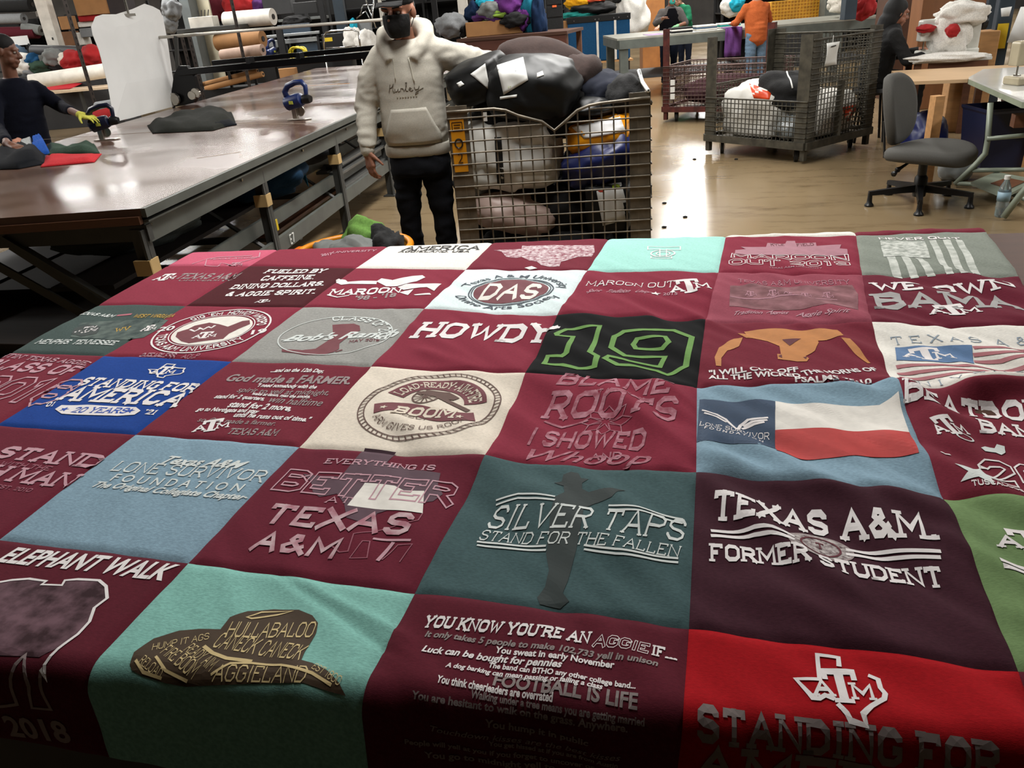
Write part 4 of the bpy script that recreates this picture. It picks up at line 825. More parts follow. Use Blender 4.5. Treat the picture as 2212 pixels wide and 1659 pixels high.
# ---- cloth lying on the table
def onpx(name, pts, m, thick, label, cat, seed, lift=.01, amp=.02, group=None, n=14, z=HW):
    """a crumpled length of cloth on the table; pts: far edge and near edge polylines in pixels, both read left to right"""
    def samp(pl, u):
        q = [at(*p, z) for p in pl]; f = u*(len(q)-1); i = min(int(f), len(q)-2); return q[i].lerp(q[i+1], f-i)
    rows = []
    for r in range(n):
        v = r/(n-1); row = []
        for c_ in range(n*2):
            u = c_/(n*2-1); P = samp(pts[0], u).lerp(samp(pts[1], u), v); e = min(1, min(v, 1-v)*5)*min(1, min(u, 1-u)*7)
            h = lift*e+amp*e*max(0, .5+.8*noise.noise(V((P.x*4+P.y*2, P.y*3, seed)))+.35*(1-3*abs(noise.noise(V((P.x*7+P.y*4, P.y*3, seed+4))))))
            row.append(P+V((0, 0, h+thick*.6)))
        rows.append(row)
    o = sheet(name, rows, m, thick); return tag(o, label, cat, group)
cloth('olive_black', '22231f'); cloth('forest', '2f4236'); cloth('scarlet', 'b0262c'); cloth('royal', '2450a0'); cloth('ink', '14161a'); cloth('ash', '9a9d9c')
onpx('folded_garment', [[(318, 272), (375, 258), (455, 244), (500, 243)], [(330, 289), (400, 286), (460, 283), (510, 268)]], 'olive_black', .006, 'black folded garment lying in the middle of the cutting table', 'garment', 3, .03, .05)
onpx('folded_garment', [[(425, 266), (495, 258)], [(440, 284), (512, 270)]], 'ink', .008, 'shiny black sleeve tucked beneath the folded black garment', 'garment', 5, .015, .02)
G1 = 'cloth pieces beside the worker at the table end'
onpx('fabric_piece', [[(100, 337), (220, 333)], [(88, 362), (204, 351)]], 'scarlet', .004, 'flat red fabric piece at the edge of the cloth pile', 'fabric', 8, .012, .012, G1)
onpx('fabric_piece', [[(98, 317), (150, 320), (203, 311)], [(104, 335), (160, 333), (216, 332)]], 'forest', .004, 'dark green fabric strip between cutter and red piece', 'fabric', 9, .02, .035, G1)
onpx('fabric_piece', [[(-40, 322), (20, 325), (95, 320)], [(-30, 368), (40, 366), (98, 355)]], 'ink', .006, 'black crumpled fabric under the bare hand', 'fabric', 10, .03, .06, G1)
onpx('fabric_piece', [[(76, 310), (96, 312)], [(72, 338), (110, 333)]], 'royal', .006, 'royal blue folded fabric next to the hand', 'fabric', 12, .03, .06, G1)
onpx('fabric_piece', [[(55, 312), (75, 310)], [(45, 345), (72, 342)]], 'ash', .008, 'light grey rolled fabric beside the blue one', 'fabric', 13, .035, .05, G1)
onpx('fabric_piece', [[(20, 318), (60, 318)], [(12, 334), (58, 338)]], cloth('peach', 'b5806a'), .005, 'peach fabric tucked under the fingers', 'fabric', 14, .05, .04, G1)
# ---- the white paper pattern hanging by its hook at the far side of the table
PD = (V((-4.34, 5.5))-V((-4.02, 4.16))).normalized(); P0 = V((-4.05, 4.16))
pp = thing('paper_pattern', 'big white paper pattern hanging from a hook behind the cutting table', 'paper pattern', (0, 0, 0))
OUTL = [(247, 264), (232, 180), (214, 110), (200, 75), (197, 58), (206, 36), (222, 31), (250, 31), (285, 20), (312, 8), (330, 14), (345, 22), (352, 38), (362, 90), (372, 160), (383, 228)]
mb = MB(); pts = [onwall(x, y, P0, PD) for x, y in OUTL]; cx = sum(pts, V())/len(pts)
ncv = V((PD.y, -PD.x, 0))
ring0 = pts; ring1 = [cx.lerp(p, .55)+ncv*.03 for p in pts]
mb.add(ring0+ring1+[cx+ncv*.04], [(i, (i+1) % len(pts), len(pts)+(i+1) % len(pts), len(pts)+i) for i in range(len(pts))]+[(len(pts)+i, len(pts)+(i+1) % len(pts), 2*len(pts)) for i in range(len(pts))])
link('sheet', baked(mb.mesh(), [('SOLIDIFY', dict(thickness=.003, offset=0))]), 'paper_white', pp)
hk = onwall(272, 33, P0, PD)+ncv*.03; mb = MB(); mb.tube([hk+V((0, 0, .5)), hk+V((0, 0, .05)), hk+V((0, 0, 0))], .012, 8); mb.bar(hk+V((-.03, -.06, 0)), hk+V((.03, .06, 0)), .02, .025); mb.build('hook', 'brushed_steel', pp, True, .6)
# ---- cloth spreader bridging the table
VX = V((math.cos(.2), math.sin(.2), 0)); SP = V((-4.42, 5.55))
def spx(x, y): return onwall(x, y, SP, VX)
steel('rail_black', (.05, .05, .055), .28, .4)
sp = thing('cloth_spreader', 'black twin rail cloth spreader bridging the cutting table', 'machine', (0, 0, 0))
for (a, b, w_, h) in (((386, 157), (905, 108), .09, .07), ((430, 140), (905, 95), .05, .05)):
    B = MB(); B.bar(spx(*a)+V((0, .0 if w_ > .06 else .25, 0)), spx(*b)+V((0, .0 if w_ > .06 else .25, 0)), w_, h); B.build('rail', 'rail_black', sp, bevel=.008)
B = MB(); pl = [spx(*q) for q in ((377, 230), (372, 205), (378, 160), (388, 142), (405, 142), (420, 165), (430, 200), (420, 222), (395, 228))]; B.loft([[p+V((0, d_, 0)) for p in pl] for d_ in (-.02, .04)]); B.build('end_plate', 'rail_black', sp)
for x, y, r in ((382, 213, .09), (428, 200, .07), (420, 205, .06)):
    c_ = spx(x, y)+V((0, -.06, 0)); B = MB(); B.tube([c_, c_+V((0, .03, 0))], r*.75, 18); B.tube([c_+V((.03, -.02, 0)), c_+V((.03, .01, 0))], r*.6, 18); B.build('pulley', 'brushed_steel', sp, True, .6)
a, b = spx(343, 81), spx(905, 36); MB().tube([a, b], .016, 10).build('rod', mat('pale_rod', (.78, .76, .72), .35, .3), sp, True)
for x in (384, 880): a = spx(x, 150); b = spx(x-4, 78); MB().bar(a, b, .035, .035).build('upright', 'leg_steel', sp)
for x, y in ((648, 121), (540, 130)): MB().box(spx(x, y), (.05, .1, .07)).build('clamp', 'rail_black', sp)
# ================================================================ people
mat('skin_tan', (.56, .37, .28), .55, var=.06, scale=9); mat('skin_shade', (.42, .27, .2), .55, var=.06, scale=9); mat('skin_light', (.68, .5, .41), .55, var=.06, scale=9)
mat('hair_black', (.022, .019, .018), .8, var=.4, scale=30, stretch=(6, 6, 1)); mat('eye_white', (.55, .52, .48), .4); mat('eye_dark', (.05, .035, .03), .2)
def hand(mb, wrist, d, up, side, curl=.6, L=.185, spread=.16):
    """a palm with four bent fingers and a thumb: wrist point, direction of the fingers, back-of-hand normal, thumb side (+1/-1)"""
    w_ = V(wrist); d = V(d).normalized(); up = (V(up)-d*V(up).dot(d)).normalized(); x = d.cross(up)*side
    pl = L*.5
    mb.cap(w_-d*.02, w_+d*.02, L*.16, L*.17)
    for k in range(4):
        o = (k-1.5)/1.5; mb.cap(w_+x*o*-.018+d*.01, w_+d*pl*.95+x*o*-L*.2, L*.085, L*.085, 10)
    lens = (.42, .48, .45, .36)
    for k in range(4):
        o = (1.5-k)/1.5; p = w_+d*pl+x*o*L*.2; fl = lens[k]*L; dd = (d+x*o*spread*.5).normalized(); r = L*.056*(1 if k < 3 else .88)
        for j, s in enumerate((.42, .33, .25)):
            ang = curl*(.55+.35*j); q = p+dd*fl*s
            mb.cap(p, q, r*(1-.09*j), r*(.93-.09*j), 8); p = q
            dd = (dd*math.cos(ang)-up*math.sin(ang)).normalized()
    p = w_+x*L*.17+d*L*.1; dd = (d*.65+x*.75-up*.25).normalized()
    for j, s in enumerate((.22, .19, .15)):
        q = p+dd*L*s; mb.cap(p, q, L*(.082-.014*j), L*(.07-.014*j), 8); p = q; dd = (dd+d*.35-up*curl*.25).normalized()
def head(mb, c, k=1., yaw=0., pitch=0.):
    """skull, jaw, nose, ears, brow; c = centre of the head, facing -y before the turn"""
    R = Euler((pitch, 0, yaw)).to_matrix()
    def P(x, y, z): return V(c)+R @ V((x*k, y*k, z*k))
    mb.ell(P(0, .012, .03), (.076*k, .095*k, .095*k), R); mb.ell(P(0, -.022, -.035), (.062*k, .07*k, .085*k), R); mb.cap(P(0, -.06, -.09), P(0, -.058, -.088), .034*k, .03*k)
    mb.cap(P(-.035, -.045, -.055), P(.035, -.045, -.055), .035*k, .035*k); mb.cap(P(0, -.092, .012), P(0, -.113, -.022), .011*k, .017*k); mb.cap(P(-.013, -.1, -.026), P(.013, -.1, -.026), .011*k, .011*k)
    mb.cap(P(-.045, -.074, .03), P(.045, -.074, .03), .016*k, .016*k); mb.cap(P(-.024, -.094, -.058), P(.024, -.094, -.058), .009*k, .009*k); mb.cap(P(-.02, -.092, -.068), P(.02, -.092, -.068), .01*k, .01*k)
    for s in (-1, 1):
        mb.ell(P(.078*s, .01, -.005), (.012*k, .024*k, .034*k), R, 10, 8); mb.cap(P(.046*s, -.05, -.012), P(.036*s, -.056, -.03), .022*k, .018*k)
    return P, R
def eyes(P, R, parent, k=1.):
    a, b = MB(), MB()
    for s in (-1, 1): a.ell(P(.031*s, -.077, .008), (.014*k, .013*k, .009*k), R, 10, 8); b.ell(P(.031*s, -.089, .006), (.006*k, .004*k, .006*k), R, 8, 6)
    a.build('eyes', 'eye_white', parent, True); b.build('pupils', 'eye_dark', parent, True)
def crease(p, s=14, st=(1, 1, 2.4), seed=0): return 1-abs(noise.noise(V((p.x*s*st[0]+seed, p.y*s*st[1], p.z*s*st[2]))))*2.2
def garment(name, mb, m, parent, vox=.014, amp=.006, s=9, st=(1, 1, 2.2), smooth=6, seed=0, mask=None):
    me = fused(mb, vox, smooth)
    displace(me, lambda c: (crease(c, s, st, seed)*amp+noise.noise(c*4+V((seed, 0, 0)))*amp*1.2)*(mask(c) if mask else 1))
    return link(name, me, m, parent, True)
# ---------------- the man in the grey hoodie beside the wire cart
PH = V((-.175, 2.42, 0))
man = thing('person', 'person in pale grey hoodie, black cap and black mask beside the wire cart', 'person', PH, .2); man.scale = (1.05,)*3
def hoodie_man():
    # local frame: facing the camera (-y), slightly turned
    sk = MB(); hc = V((.0, -.06, 1.555)); YAW, PT = -.3, .13
    P, R = head(sk, hc, 1.1, YAW, PT)
    sk.cap((.01, .01, 1.36), hc+V((0, .02, -.06)), .062, .058)
    sk.cap((0, .01, 1.25), (0, .01, 1.36), .1, .065)
    for s in (-1, 1): sk.cap((.1*s, 0, .9), (.1*s, 0, .35), .08, .055); sk.cap((.1*s, 0, .35), (.1*s, .02, .1), .05, .04)
    sk.cap((0, 0, .95), (0, .01, 1.25), .12, .12)
    # arms inside the sleeves and the hands
    wr = V((-.29, -.13, .81)); sk.cap((-.2, .0, 1.3), (-.29, -.01, 1.06), .045, .04); sk.cap((-.29, -.01, 1.06), wr, .038, .028)
    hand(sk, wr, (.12, -.16, -1), (-.75, -.6, .1), -1, 1., .19, .04)
    wl = V((.58, .22, 1.23)); sk.cap((.2, .0, 1.33), (.42, .1, 1.24), .045, .04); sk.cap((.42, .1, 1.24), wl, .038, .028); hand(sk, wl, (1, .25, -.25), (0, .3, 1), 1, .5, .18)
    me = fused(sk, .0062, 3); link('body', me, 'skin_tan', man, True); eyes(P, R, man, 1.1)
    mb = MB()
    for s in (-1, 1): mb.cap(P(.018*s, -.094, .032), P(.05*s, -.086, .036), .0045, .004, 8)
    mb.build('eyebrows', 'hair_black', man, True)
    # black face mask with ear loops
    rings = []
    for z, f in ((.0, 1.), (-.02, 1.1), (-.045, 1.14), (-.07, 1.1), (-.095, .95), (-.11, .75)):
        rings.append([P(math.sin(t)*.081*(1 if z > -.05 else 1-(-.05-z)*4.5), -.008-math.cos(t)*(.106 if abs(t) > .25 else .116)*f*.95, z-.004+(.012*(1-abs(t)/1.35) if z == 0 else 0)) for t in [(-1.3+2.6*q/14) for q in range(15)]])
    mb = MB(); n = 15; mb.add([p for r in rings for p in r], [(i*n+j, i*n+j+1, (i+1)*n+j+1, (i+1)*n+j) for i in range(5) for j in range(n-1)])
    mk = link('face_mask', baked(mb.mesh(), [('SOLIDIFY', dict(thickness=.004, offset=1)), ('SUBSURF', dict(levels=1, render_levels=1))]), 'black_cloth', man, True)
    mb = MB()
    for s in (-1, 1): mb.tube([P(.073*s, -.04, -.005), P(.083*s, .01, .02), P(.084*s, .025, -.01), P(.07*s, -.03, -.07)], .002, 6)
    mb.build('ear_loops', 'black_cloth', mk, True)
    # cap
    mb = MB(); mb.ell(P(0, .01, .07), (.089, .108, .078), R, 24, 12); mb.ell(P(0, .01, .05), (.088, .106, .05), R, 24, 10)
    cp = link('cap', fused(mb, .008, 3), 'black_cloth', man, True)
    rings = []
    for rr in (0, .35, .7, 1): rings.append([P(math.sin(t)*.078, -.07-.012*0-math.cos(t)*(.025+.065*rr), .06-.01*rr-.012*abs(math.sin(t))*rr) for t in [(-1.25+2.5*q/12) for q in range(13)]])
    mb = MB(); mb.add([p for r in rings for p in r], [(i*13+j, i*13+j+1, (i+1)*13+j+1, (i+1)*13+j) for i in range(3) for j in range(12)])
    link('cap_visor', baked(mb.mesh(), [('SOLIDIFY', dict(thickness=.005))]), 'black_cloth', cp, True)
    mb = MB(); mb.box(P(-.02, -.1, .078), (.022, .004, .012), rot=R); mb.build('cap_badge', 'chalk_white', cp)
    mb = MB(); mb.ell(P(0, .045, .02), (.079, .07, .075), R); link('hair', fused(mb, .01, 3), 'hair_black', man, True)
    # hoodie
    hm = cloth('hoodie_grey', 'b8b3a7', var=.07, scale=160, bump=.15)
    def el(z, rx, ry, cx=0., cy=0., n=28, pw=.8):
        out = []
        for k in range(n):
            t = 2*math.pi*k/n; a, b = math.cos(t), math.sin(t); out.append(V((cx+math.copysign(abs(a)**pw, a)*rx, cy+math.copysign(abs(b)**pw, b)*ry, z)))
        return out
    mb = MB(); mb.loft([el(.79, .18, .128), el(.82, .185, .132), el(.86, .2, .147), el(.95, .202, .155, 0, -.005), el(1.08, .198, .15), el(1.2, .205, .147), el(1.3, .2, .132), el(1.37, .165, .11), el(1.41, .1, .09, 0, .01)])
    mb.cap((-.15, 0, 1.32), (-.232, .0, 1.2), .08, .08); mb.cap((-.232, 0, 1.2), (-.285, -.01, 1.05), .079, .068); mb.cap((-.285, -.01, 1.05), (-.285, -.115, .86), .068, .05)
    mb.cap((.16, 0, 1.33), (.3, .06, 1.28), .088, .085); mb.cap((.3, .06, 1.28), (.46, .15, 1.24), .083, .066); mb.cap((.46, .15, 1.24), (.56, .21, 1.23), .063, .05)
    # hood lying on the shoulders, open at the front
    pts = [(-.075, -.125, 1.30), (-.12, -.07, 1.385), (-.125, .03, 1.44), (-.07, .11, 1.46), (.03, .125, 1.465), (.115, .06, 1.455), (.135, -.02, 1.41), (.105, -.09, 1.36), (.06, -.13, 1.30)]
    mb.tube(pts, [.03, .036, .05, .062, .066, .062, .05, .038, .03], 12)
    def msk(c):
        return .35+1.2*min(1, max(0, (abs(c.x)-.2)/.06))+(1.1 if c.z < .93 else 0)
    ho = garment('hoodie', mb, hm, man, .011, .0045, 11, (1, 1, 2.2), 5, 3, msk)
    from mathutils.bvhtree import BVHTree
    bv = BVHTree.FromPolygons([v.co for v in ho.data.vertices], [p.vertices for p in ho.data.polygons])
    def front(x, z, off=.002):
        h = bv.ray_cast(V((x, -1, z)), V((0, 1, 0))); return (h[0] if h[0] else V((x, -.15, z)))+V((0, -off, 0))
    # ribbed hem and cuffs
    mb = MB(); mb.loft([[p*1.0 for p in el(z, rx, ry)] for z, rx, ry in ((.755, .196, .132), (.765, .203, .139), (.815, .206, .142), (.825, .2, .137))]); link('ribbed_hem', mb.mesh(), cloth('hoodie_rib', 'b0ab9f', scale=40, stretch=(30, 30, 1)), ho, True)
    mb = MB(); mb.cap((-.293, -.118, .855), (-.288, -.132, .815), .047, .044); link('cuff', fused(mb, .006, 3), 'hoodie_rib', ho, True)
    mb = MB(); mb.cap((.55, .2, 1.23), (.59, .225, 1.23), .046, .042); link('cuff', fused(mb, .006, 3), 'hoodie_rib', ho, True)
    # kangaroo pocket
    def panel(pts, off=.006): return [front(x, z, off) for x, z in pts]
    rows = []
    for r in range(11):
        v = r/10; z = 1.04-.21*v; hw_ = .105+.065*min(1, v*1.35); rows.append([front(-hw_+2*hw_*q/16, z, .007+.006*v*math.sin(math.pi*q/16)) for q in range(17)])
    sheet('front_pocket', rows, hm, .006, ho)
    # collar opening showing the dark shirt, drawstrings, script lettering
    mb = MB(); mb.ell((-.005, -.045, 1.385), (.07, .07, .035), Euler((.5, 0, 0)).to_matrix()); mb.build('shirt_collar', cloth('shirt_dark', '2a2629'), man, True)
    for x0, x1, z1 in ((-.055, -.055, 1.2), (.035, .055, 1.18)): MB().tube([front(x0+(x1-x0)*q/6, 1.315+(z1-1.315)*q/6, .004) for q in range(7)], .0032, 6).build('drawstring', mat('cord_pale', (.72, .7, .64), .8), ho, True)
    scr = [[(0, 0), (.03, .35), (.06, .8), (.02, .2)], [(.02, .42), (.1, .5), (.16, .85), (.12, .2), (.16, .0)], [(.18, .35), (.19, .05), (.25, .1), (.28, .36), (.28, .02), (.32, .1)], [(.34, .05), (.36, .36), (.42, .33), (.44, .1)], [(.46, .1), (.53, .55), (.55, .9), (.51, .9), (.5, .1), (.56, .03)], [(.58, .18), (.66, .3), (.62, .4), (.58, .2), (.64, .02), (.7, .12)], [(.74, .4), (.76, .14), (.83, .15), (.88, .45), (.82, -.2), (.74, -.35), (.78, -.1), (.98, .22)]]
    mb = MB()
    for st in scr: mb.tube([front(-.105+.21*x, 1.135+.055*y, .0015) for x, y in st], .0022, 5)
    mb.build('script_lettering', mat('print_taupe', (.4, .37, .32), .8), ho)
    mb = MB()
    for k in range(8): mb.bar(front(-.06+.016*k, 1.105, .0015), front(-.052+.016*k, 1.105, .0015), .003, .006)
    mb.build('small_lettering', mat('print_pale', (.58, .55, .48), .8), ho)
    # trousers and shoes
    mb = MB(); mb.loft([el(.83, .17, .12), el(.7, .19, .135), el(.64, .19, .13)])
    for s in (-1, 1): mb.cap((.095*s, 0, .7), (.105*s, -.005, .42), .1, .078); mb.cap((.105*s, -.005, .42), (.11*s, .01, .1), .075, .062)
    garment('trousers', mb, cloth('trouser_black', '15161a'), man, .013, .008, 8, (1, 1, 2.), 4, 5)
    for s in (-1, 1):
        mb = MB(); mb.cap((.11*s, .03, .045), (.12*s, -.15, .04), .05, .045); mb.box((.115*s, -.06, .012), (.09, .27, .024)); link('shoe', fused(mb, .01, 3), 'black_rubber', man, True)
hoodie_man()
# ---------------- simple fully clothed figures further back
def figure(name, label, loc, rz, skin, top, bottom, hair, arms, hz=1.56, lean=0., longhair=False, top_amp=.006, sit=False, sleeves=(True, True), hands=(None, None), mask=None, vest=None, hd=None, scale=1., gl=(None, None), yaw=0.):
    """arms: ((elbow, wrist), (elbow, wrist)) in local coordinates, person faces -y; gl = glove materials"""
    t = thing('person', label, 'person', loc, rz); t.scale = (scale,)*3
    sk = MB(); hc = V(hd) if hd else V((0, -.03-lean, hz)); P, R = head(sk, hc, 1., yaw, .15+lean)
    sh = V((0, .0-lean*.7, 1.33)) if not sit else V((0, -lean*.7, 1.33))
    sk.cap(sh+V((0, .0, .02)), hc+V((0, .02, -.06)), .06, .055); sk.cap((0, .02, .95), sh, .11, .1)
    leg = [((.1, 0, .9), (.1, 0, .5), (.1, .02, .09))] if not sit else [((.1, 0, .88), (.12, -.42, .86), (.12, -.4, .4))]
    for s in (-1, 1):
        a, b, c_ = leg[0]; a, b, c_ = [V((p[0]*s, p[1], p[2])) for p in (a, b, c_)]; sk.cap(a, b, .07, .05); sk.cap(b, c_, .048, .038)
    sleeveends = []; gloves = []
    for k, s in enumerate((-1, 1)):
        e_, w_ = V(arms[k][0]), V(arms[k][1]); s0 = sh+V((.18*s, 0, -.03)); sk.cap(s0, e_, .045, .037); sk.cap(e_, w_, .036, .026)
        hd_ = (hands[k] or ((w_-e_).normalized(), V((0, 0, 1)), s)); tgt = sk
        if gl[k]: tgt = MB(); gloves.append((tgt, gl[k]))
        hand(tgt, w_, hd_[0], hd_[1], hd_[2], .55, .18)
    link('body', fused(sk, .008, 3), skin, t, True); eyes(P, R, t)
    for g, m in gloves: link('glove', fused(g, .0065, 2), m, t, True)
    mb = MB(); mb.cap((0, .01, .86), (0, .01, .98), .15, .15); mb.loft([[V((math.cos(q)*rx, math.sin(q)*ry-lean*f, z)) for q in [2*math.pi*i/20 for i in range(20)]] for z, rx, ry, f in ((.8, .18, .13, 0), (.95, .19, .14, .1), (1.1, .19, .14, .35), (1.25, .2, .135, .6), (1.34, .16, .11, .75), (1.4, .08, .08, .8))])
    for k, s in enumerate((-1, 1)):
        e_, w_ = V(arms[k][0]), V(arms[k][1]); s0 = sh+V((.17*s, 0, -.03)); mb.cap(s0, e_, .075, .058 if sleeves[k] else .062)
        if sleeves[k]: mb.cap(e_, e_.lerp(w_, .86 if sleeves[k] is True else sleeves[k]), .056, .042)
    garment('shirt', mb, top, t, .016, top_amp, 8, (1, 1, 2), 4, len(label))
    if vest:
        mb = MB(); mb.loft([[V((math.cos(q)*rx, math.sin(q)*ry-lean*f, z)) for q in [2*math.pi*i/20 for i in range(20)]] for z, rx, ry, f in ((.82, .195, .148, 0), (.95, .2, .152, .1), (1.1, .2, .152, .35), (1.25, .18, .147, .6), (1.36, .12, .12, .75))]); link('vest', fused(mb, .016, 3), vest, t, True)
    mb = MB(); mb.cap((0, .01, .86), (0, .01, .92), .14, .14)
    for s in (-1, 1):
        a, b, c_ = [V((p[0]*s, p[1], p[2])) for p in leg[0]]; mb.cap(a, b, .095, .075); mb.cap(b, c_, .072, .055)
    garment('trousers', mb, bottom, t, .018, .008, 7, (1, 1, 2), 4, 2)
    mb = MB()
    for s in (-1, 1): c_ = V((leg[0][2][0]*s, leg[0][2][1], leg[0][2][2])); mb.cap(c_+V((0, .02, -.045)), c_+V((0, -.15, -.05)), .045, .042)
    link('shoes', fused(mb, .014, 2), 'black_rubber', t, True)
    mb = MB(); mb.ell(P(0, .025, .055), (.086, .1, .085), R)
    if longhair: mb.ell(P(0, .05, .02), (.105, .105, .13), R); mb.ell(P(0, .06, -.05), (.1, .08, .15), R); mb.cap(P(0, .08, -.1), P(0, .1, -.34), .09, .06)
    link('hair', fused(mb, .012, 3), hair, t, True)
    if mask:
        mb = MB(); mb.ell(P(0, -.07, -.045), (.058, .05, .05), R); link('face_mask', mb.mesh(), mask, t, True)
    return t
cloth('navy_shirt', '10121c'); cloth('jeans_dark', '1c2230'); cloth('jeans_blue', '5d7184', scale=50); cloth('orange_shirt', 'a5542c'); cloth('grey_shirt', '5a5654'); cloth('vest_black', '0c0c10'); cloth('teal_mask', '3f9d92'); cloth('glove_yellow', 'c3c055'); cloth('glove_green', '7fae84'); cloth('green_jersey', '1f6346')
# the worker at the cutting table, guiding the cutter with a yellow glove
def L_(t, P): return (M.LocRotScale(V(t[0]), Euler((0, 0, t[1])), V((1, 1, 1))).inverted()) @ V(P)
_h = aty(4, 112, 3.2); LW = ((_h.x-.1, 3.25, 0), 1.2)
wy = L_(LW, aty(176, 249, p1.y-.03)); wl_ = L_(LW, at(18, 312, HW+.1))
figure('person', 'person in navy shirt guiding the navy cutter with a yellow glove', LW[0], LW[1], 'skin_shade', 'navy_shirt', 'jeans_dark', 'hair_black',
       ((V((-.3, -.25, 1.05)), wl_), (V((.27, -.22, 1.14)), wy)), hz=_h.z, lean=.12, yaw=.85, hands=((V((.3, -1, -.3)), V((0, 0, 1)), -1), ((L_(LW, aty(226, 262, p1.y-.05))-wy).normalized(), V((0, 0, 1)), 1)), sleeves=(.8, .5), gl=(None, 'glove_yellow'))
# ================================================================ wire carts and the bags in them
steel('cart_steel', (.42, .385, .33), .6, .4, var=.35, scale=9); steel('wire_steel', (.46, .43, .38), .5, .5, var=.25, scale=20); steel('cart_green', (.27, .255, .215), .6, .35, var=.35, scale=12); steel('cart_red', (.3, .12, .1), .6, .2, var=.45, scale=12); steel('wire_red', (.33, .25, .23), .55, .4, var=.3, scale=14)
def caster(par, c, r=.07):
    b = MB(); b.tube([V(c)+V((-.018, 0, r)), V(c)+V((.018, 0, r))], r, 18); w_ = b.build('wheel', 'black_rubber', par, True, .6)
    b = MB(); b.box(V(c)+V((-.026, 0, r*1.35)), (.006, .05, r*1.3)); b.box(V(c)+V((.026, 0, r*1.35)), (.006, .05, r*1.3)); b.box(V(c)+V((0, 0, r*2+.004)), (.07, .07, .01)); b.build('caster_fork', 'cart_steel', par)
def mesh_panel(P, u, top, z0, L, sp, m, par, r=.0035, name='wire_mesh', spz=None):
    """wires between 0..L along u from P, from z0 up to top(s)"""
    b = MB(); n = int(L/sp); spz = spz or sp
    for k in range(n+1):
        s = L*k/n; q = P+u*s; b.tube([q+V((0, 0, z0)), q+V((0, 0, top(s)))], r, 5, False)
    zm = max(top(L*k/40) for k in range(41)); k = 0; z = z0
    nrm = V((u.y, -u.x, 0))*r*1.6
    while z < zm-.004:
        run = []
        for j in range(n+1):
            s = L*j/n
            if top(s) >= z-.001: run.append(P+u*s+V((0, 0, z))+nrm)
            if (top(s) < z-.001 or j == n) and run:
                if len(run) > 1: b.tube([run[0], run[-1]], r, 5, False)
                run = []
        z += spz
    b.tube([P+u*(L*k/n)+V((0, 0, top(L*k/n)))+nrm for k in range(n+1)], r*1.7, 6)
    return b.build(name, m, par, True)
def cart(name, label, O, u, W, D, H, frame, wire, sp, tops, plate=.1, zb=.17, group='wire mesh carts', posts=(1, 1, 1, 1), rr=.0035):
    """O front corner on the floor; u along the front; v to the back. tops = height functions for front, back, side0, side1"""
    t = thing(name, label, 'cart', O, 0, group); u = V((*u, 0)).normalized(); v = V((-u.y, u.x, 0)); az = math.atan2(u.y, u.x)
    b = MB()
    for P, Q in ((V(), u*W), (v*D, v*D+u*W), (V(), v*D), (u*W, u*W+v*D)): b.bar(P+V((0, 0, zb)), Q+V((0, 0, zb)), .05, .07)
    b.build('base_frame', frame, t)
    b = MB(); b.box(u*W/2+v*D/2+V((0, 0, zb-.012)), (W-.04, D-.04, .02), rz=az); b.build('deck', 'cart_steel', t)
    for k, (a, c) in enumerate(((0, 0), (W, 0), (0, D), (W, D))):
        if not posts[k]: continue
        b = MB(); P = u*a+v*c; sa = 1 if a == 0 else -1; sc = 1 if c == 0 else -1
        b.box(P+u*sa*plate/2+V((0, 0, (H+zb)/2)), (plate, .008, H-zb+.06), rz=az); b.box(P+v*sc*plate/2+V((0, 0, (H+zb)/2)), (.008, plate, H-zb+.06), rz=az); b.box(P+u*sa*.03+v*sc*.03+V((0, 0, (zb+.0)/2+.03)), (.05, .05, zb), rz=az); b.build('corner_post', frame, t)
    for nm, P, d, L, tf in (('front', V(), u, W, tops[0]), ('back', v*D, u, W, tops[1]), ('side', V(), v, D, tops[2]), ('side', u*W, v, D, tops[3])):
        if tf: mesh_panel(P, d, tf, zb+.03, L, sp, wire, t, rr)
    for a, c in ((.16, .1), (W-.16, .1), (.16, D-.1), (W-.16, D-.1)): caster(t, u*a+v*c+V((0, 0, 0)))
    return t, u, v
from mathutils.bvhtree import BVHTree
def bvh(o):
    m = world(o); return BVHTree.FromPolygons([m @ v.co for v in o.data.vertices], [list(p.vertices) for p in o.data.polygons])
def stick(o, name, quad, m, n=8, thick=.0015, n2=None):
    """a label stuck on o: quad of pixels (top-left, top-right, bottom-right, bottom-left)"""
    bv = bvh(o); rows = []; n2 = n2 or n; last = None
    for r in range(n+1):
        row = []
        for c in range(n2+1):
            s, t = c/n2, r/n; x = (quad[0][0]*(1-s)+quad[1][0]*s)*(1-t)+(quad[3][0]*(1-s)+quad[2][0]*s)*t; y = (quad[0][1]*(1-s)+quad[1][1]*s)*(1-t)+(quad[3][1]*(1-s)+quad[2][1]*s)*t
            d = ray(x, y).normalized(); h = bv.ray_cast(CAM, d)
            p = h[0]-d*.004 if h[0] else (last or CAM+d*5)
            last = p; row.append(p)
        rows.append(row)
    mi = world(o).inverted(); return sheet(name, [[mi @ p for p in r] for r in rows], m, thick, o)
def bag(px_, py_, Y, r, seed, m, label, cat='bag', name='bag', group=None, rot=(0, 0, 0), **k):
    k.setdefault('flat', False); c = aty(px_, py_, Y)
    return blob(name, c, r, seed, m, rot=rot, label=label, cat=cat, group=group, **k)
mat('poly_black', (.04, .045, .045), .5, spec=.35, var=.2); mat('poly_white', (.86, .85, .82), .35, spec=.5, var=.04); mat('poly_pink', (.76, .66, .62), .4, var=.06); mat('poly_blue', (.05, .1, .32), .45, var=.15); mat('poly_yellow', (.86, .56, .06), .35, var=.08); mat('poly_clear', (.5, .52, .52), .25, var=.1); mat('label_white', (.85, .85, .83), .6, var=.02)
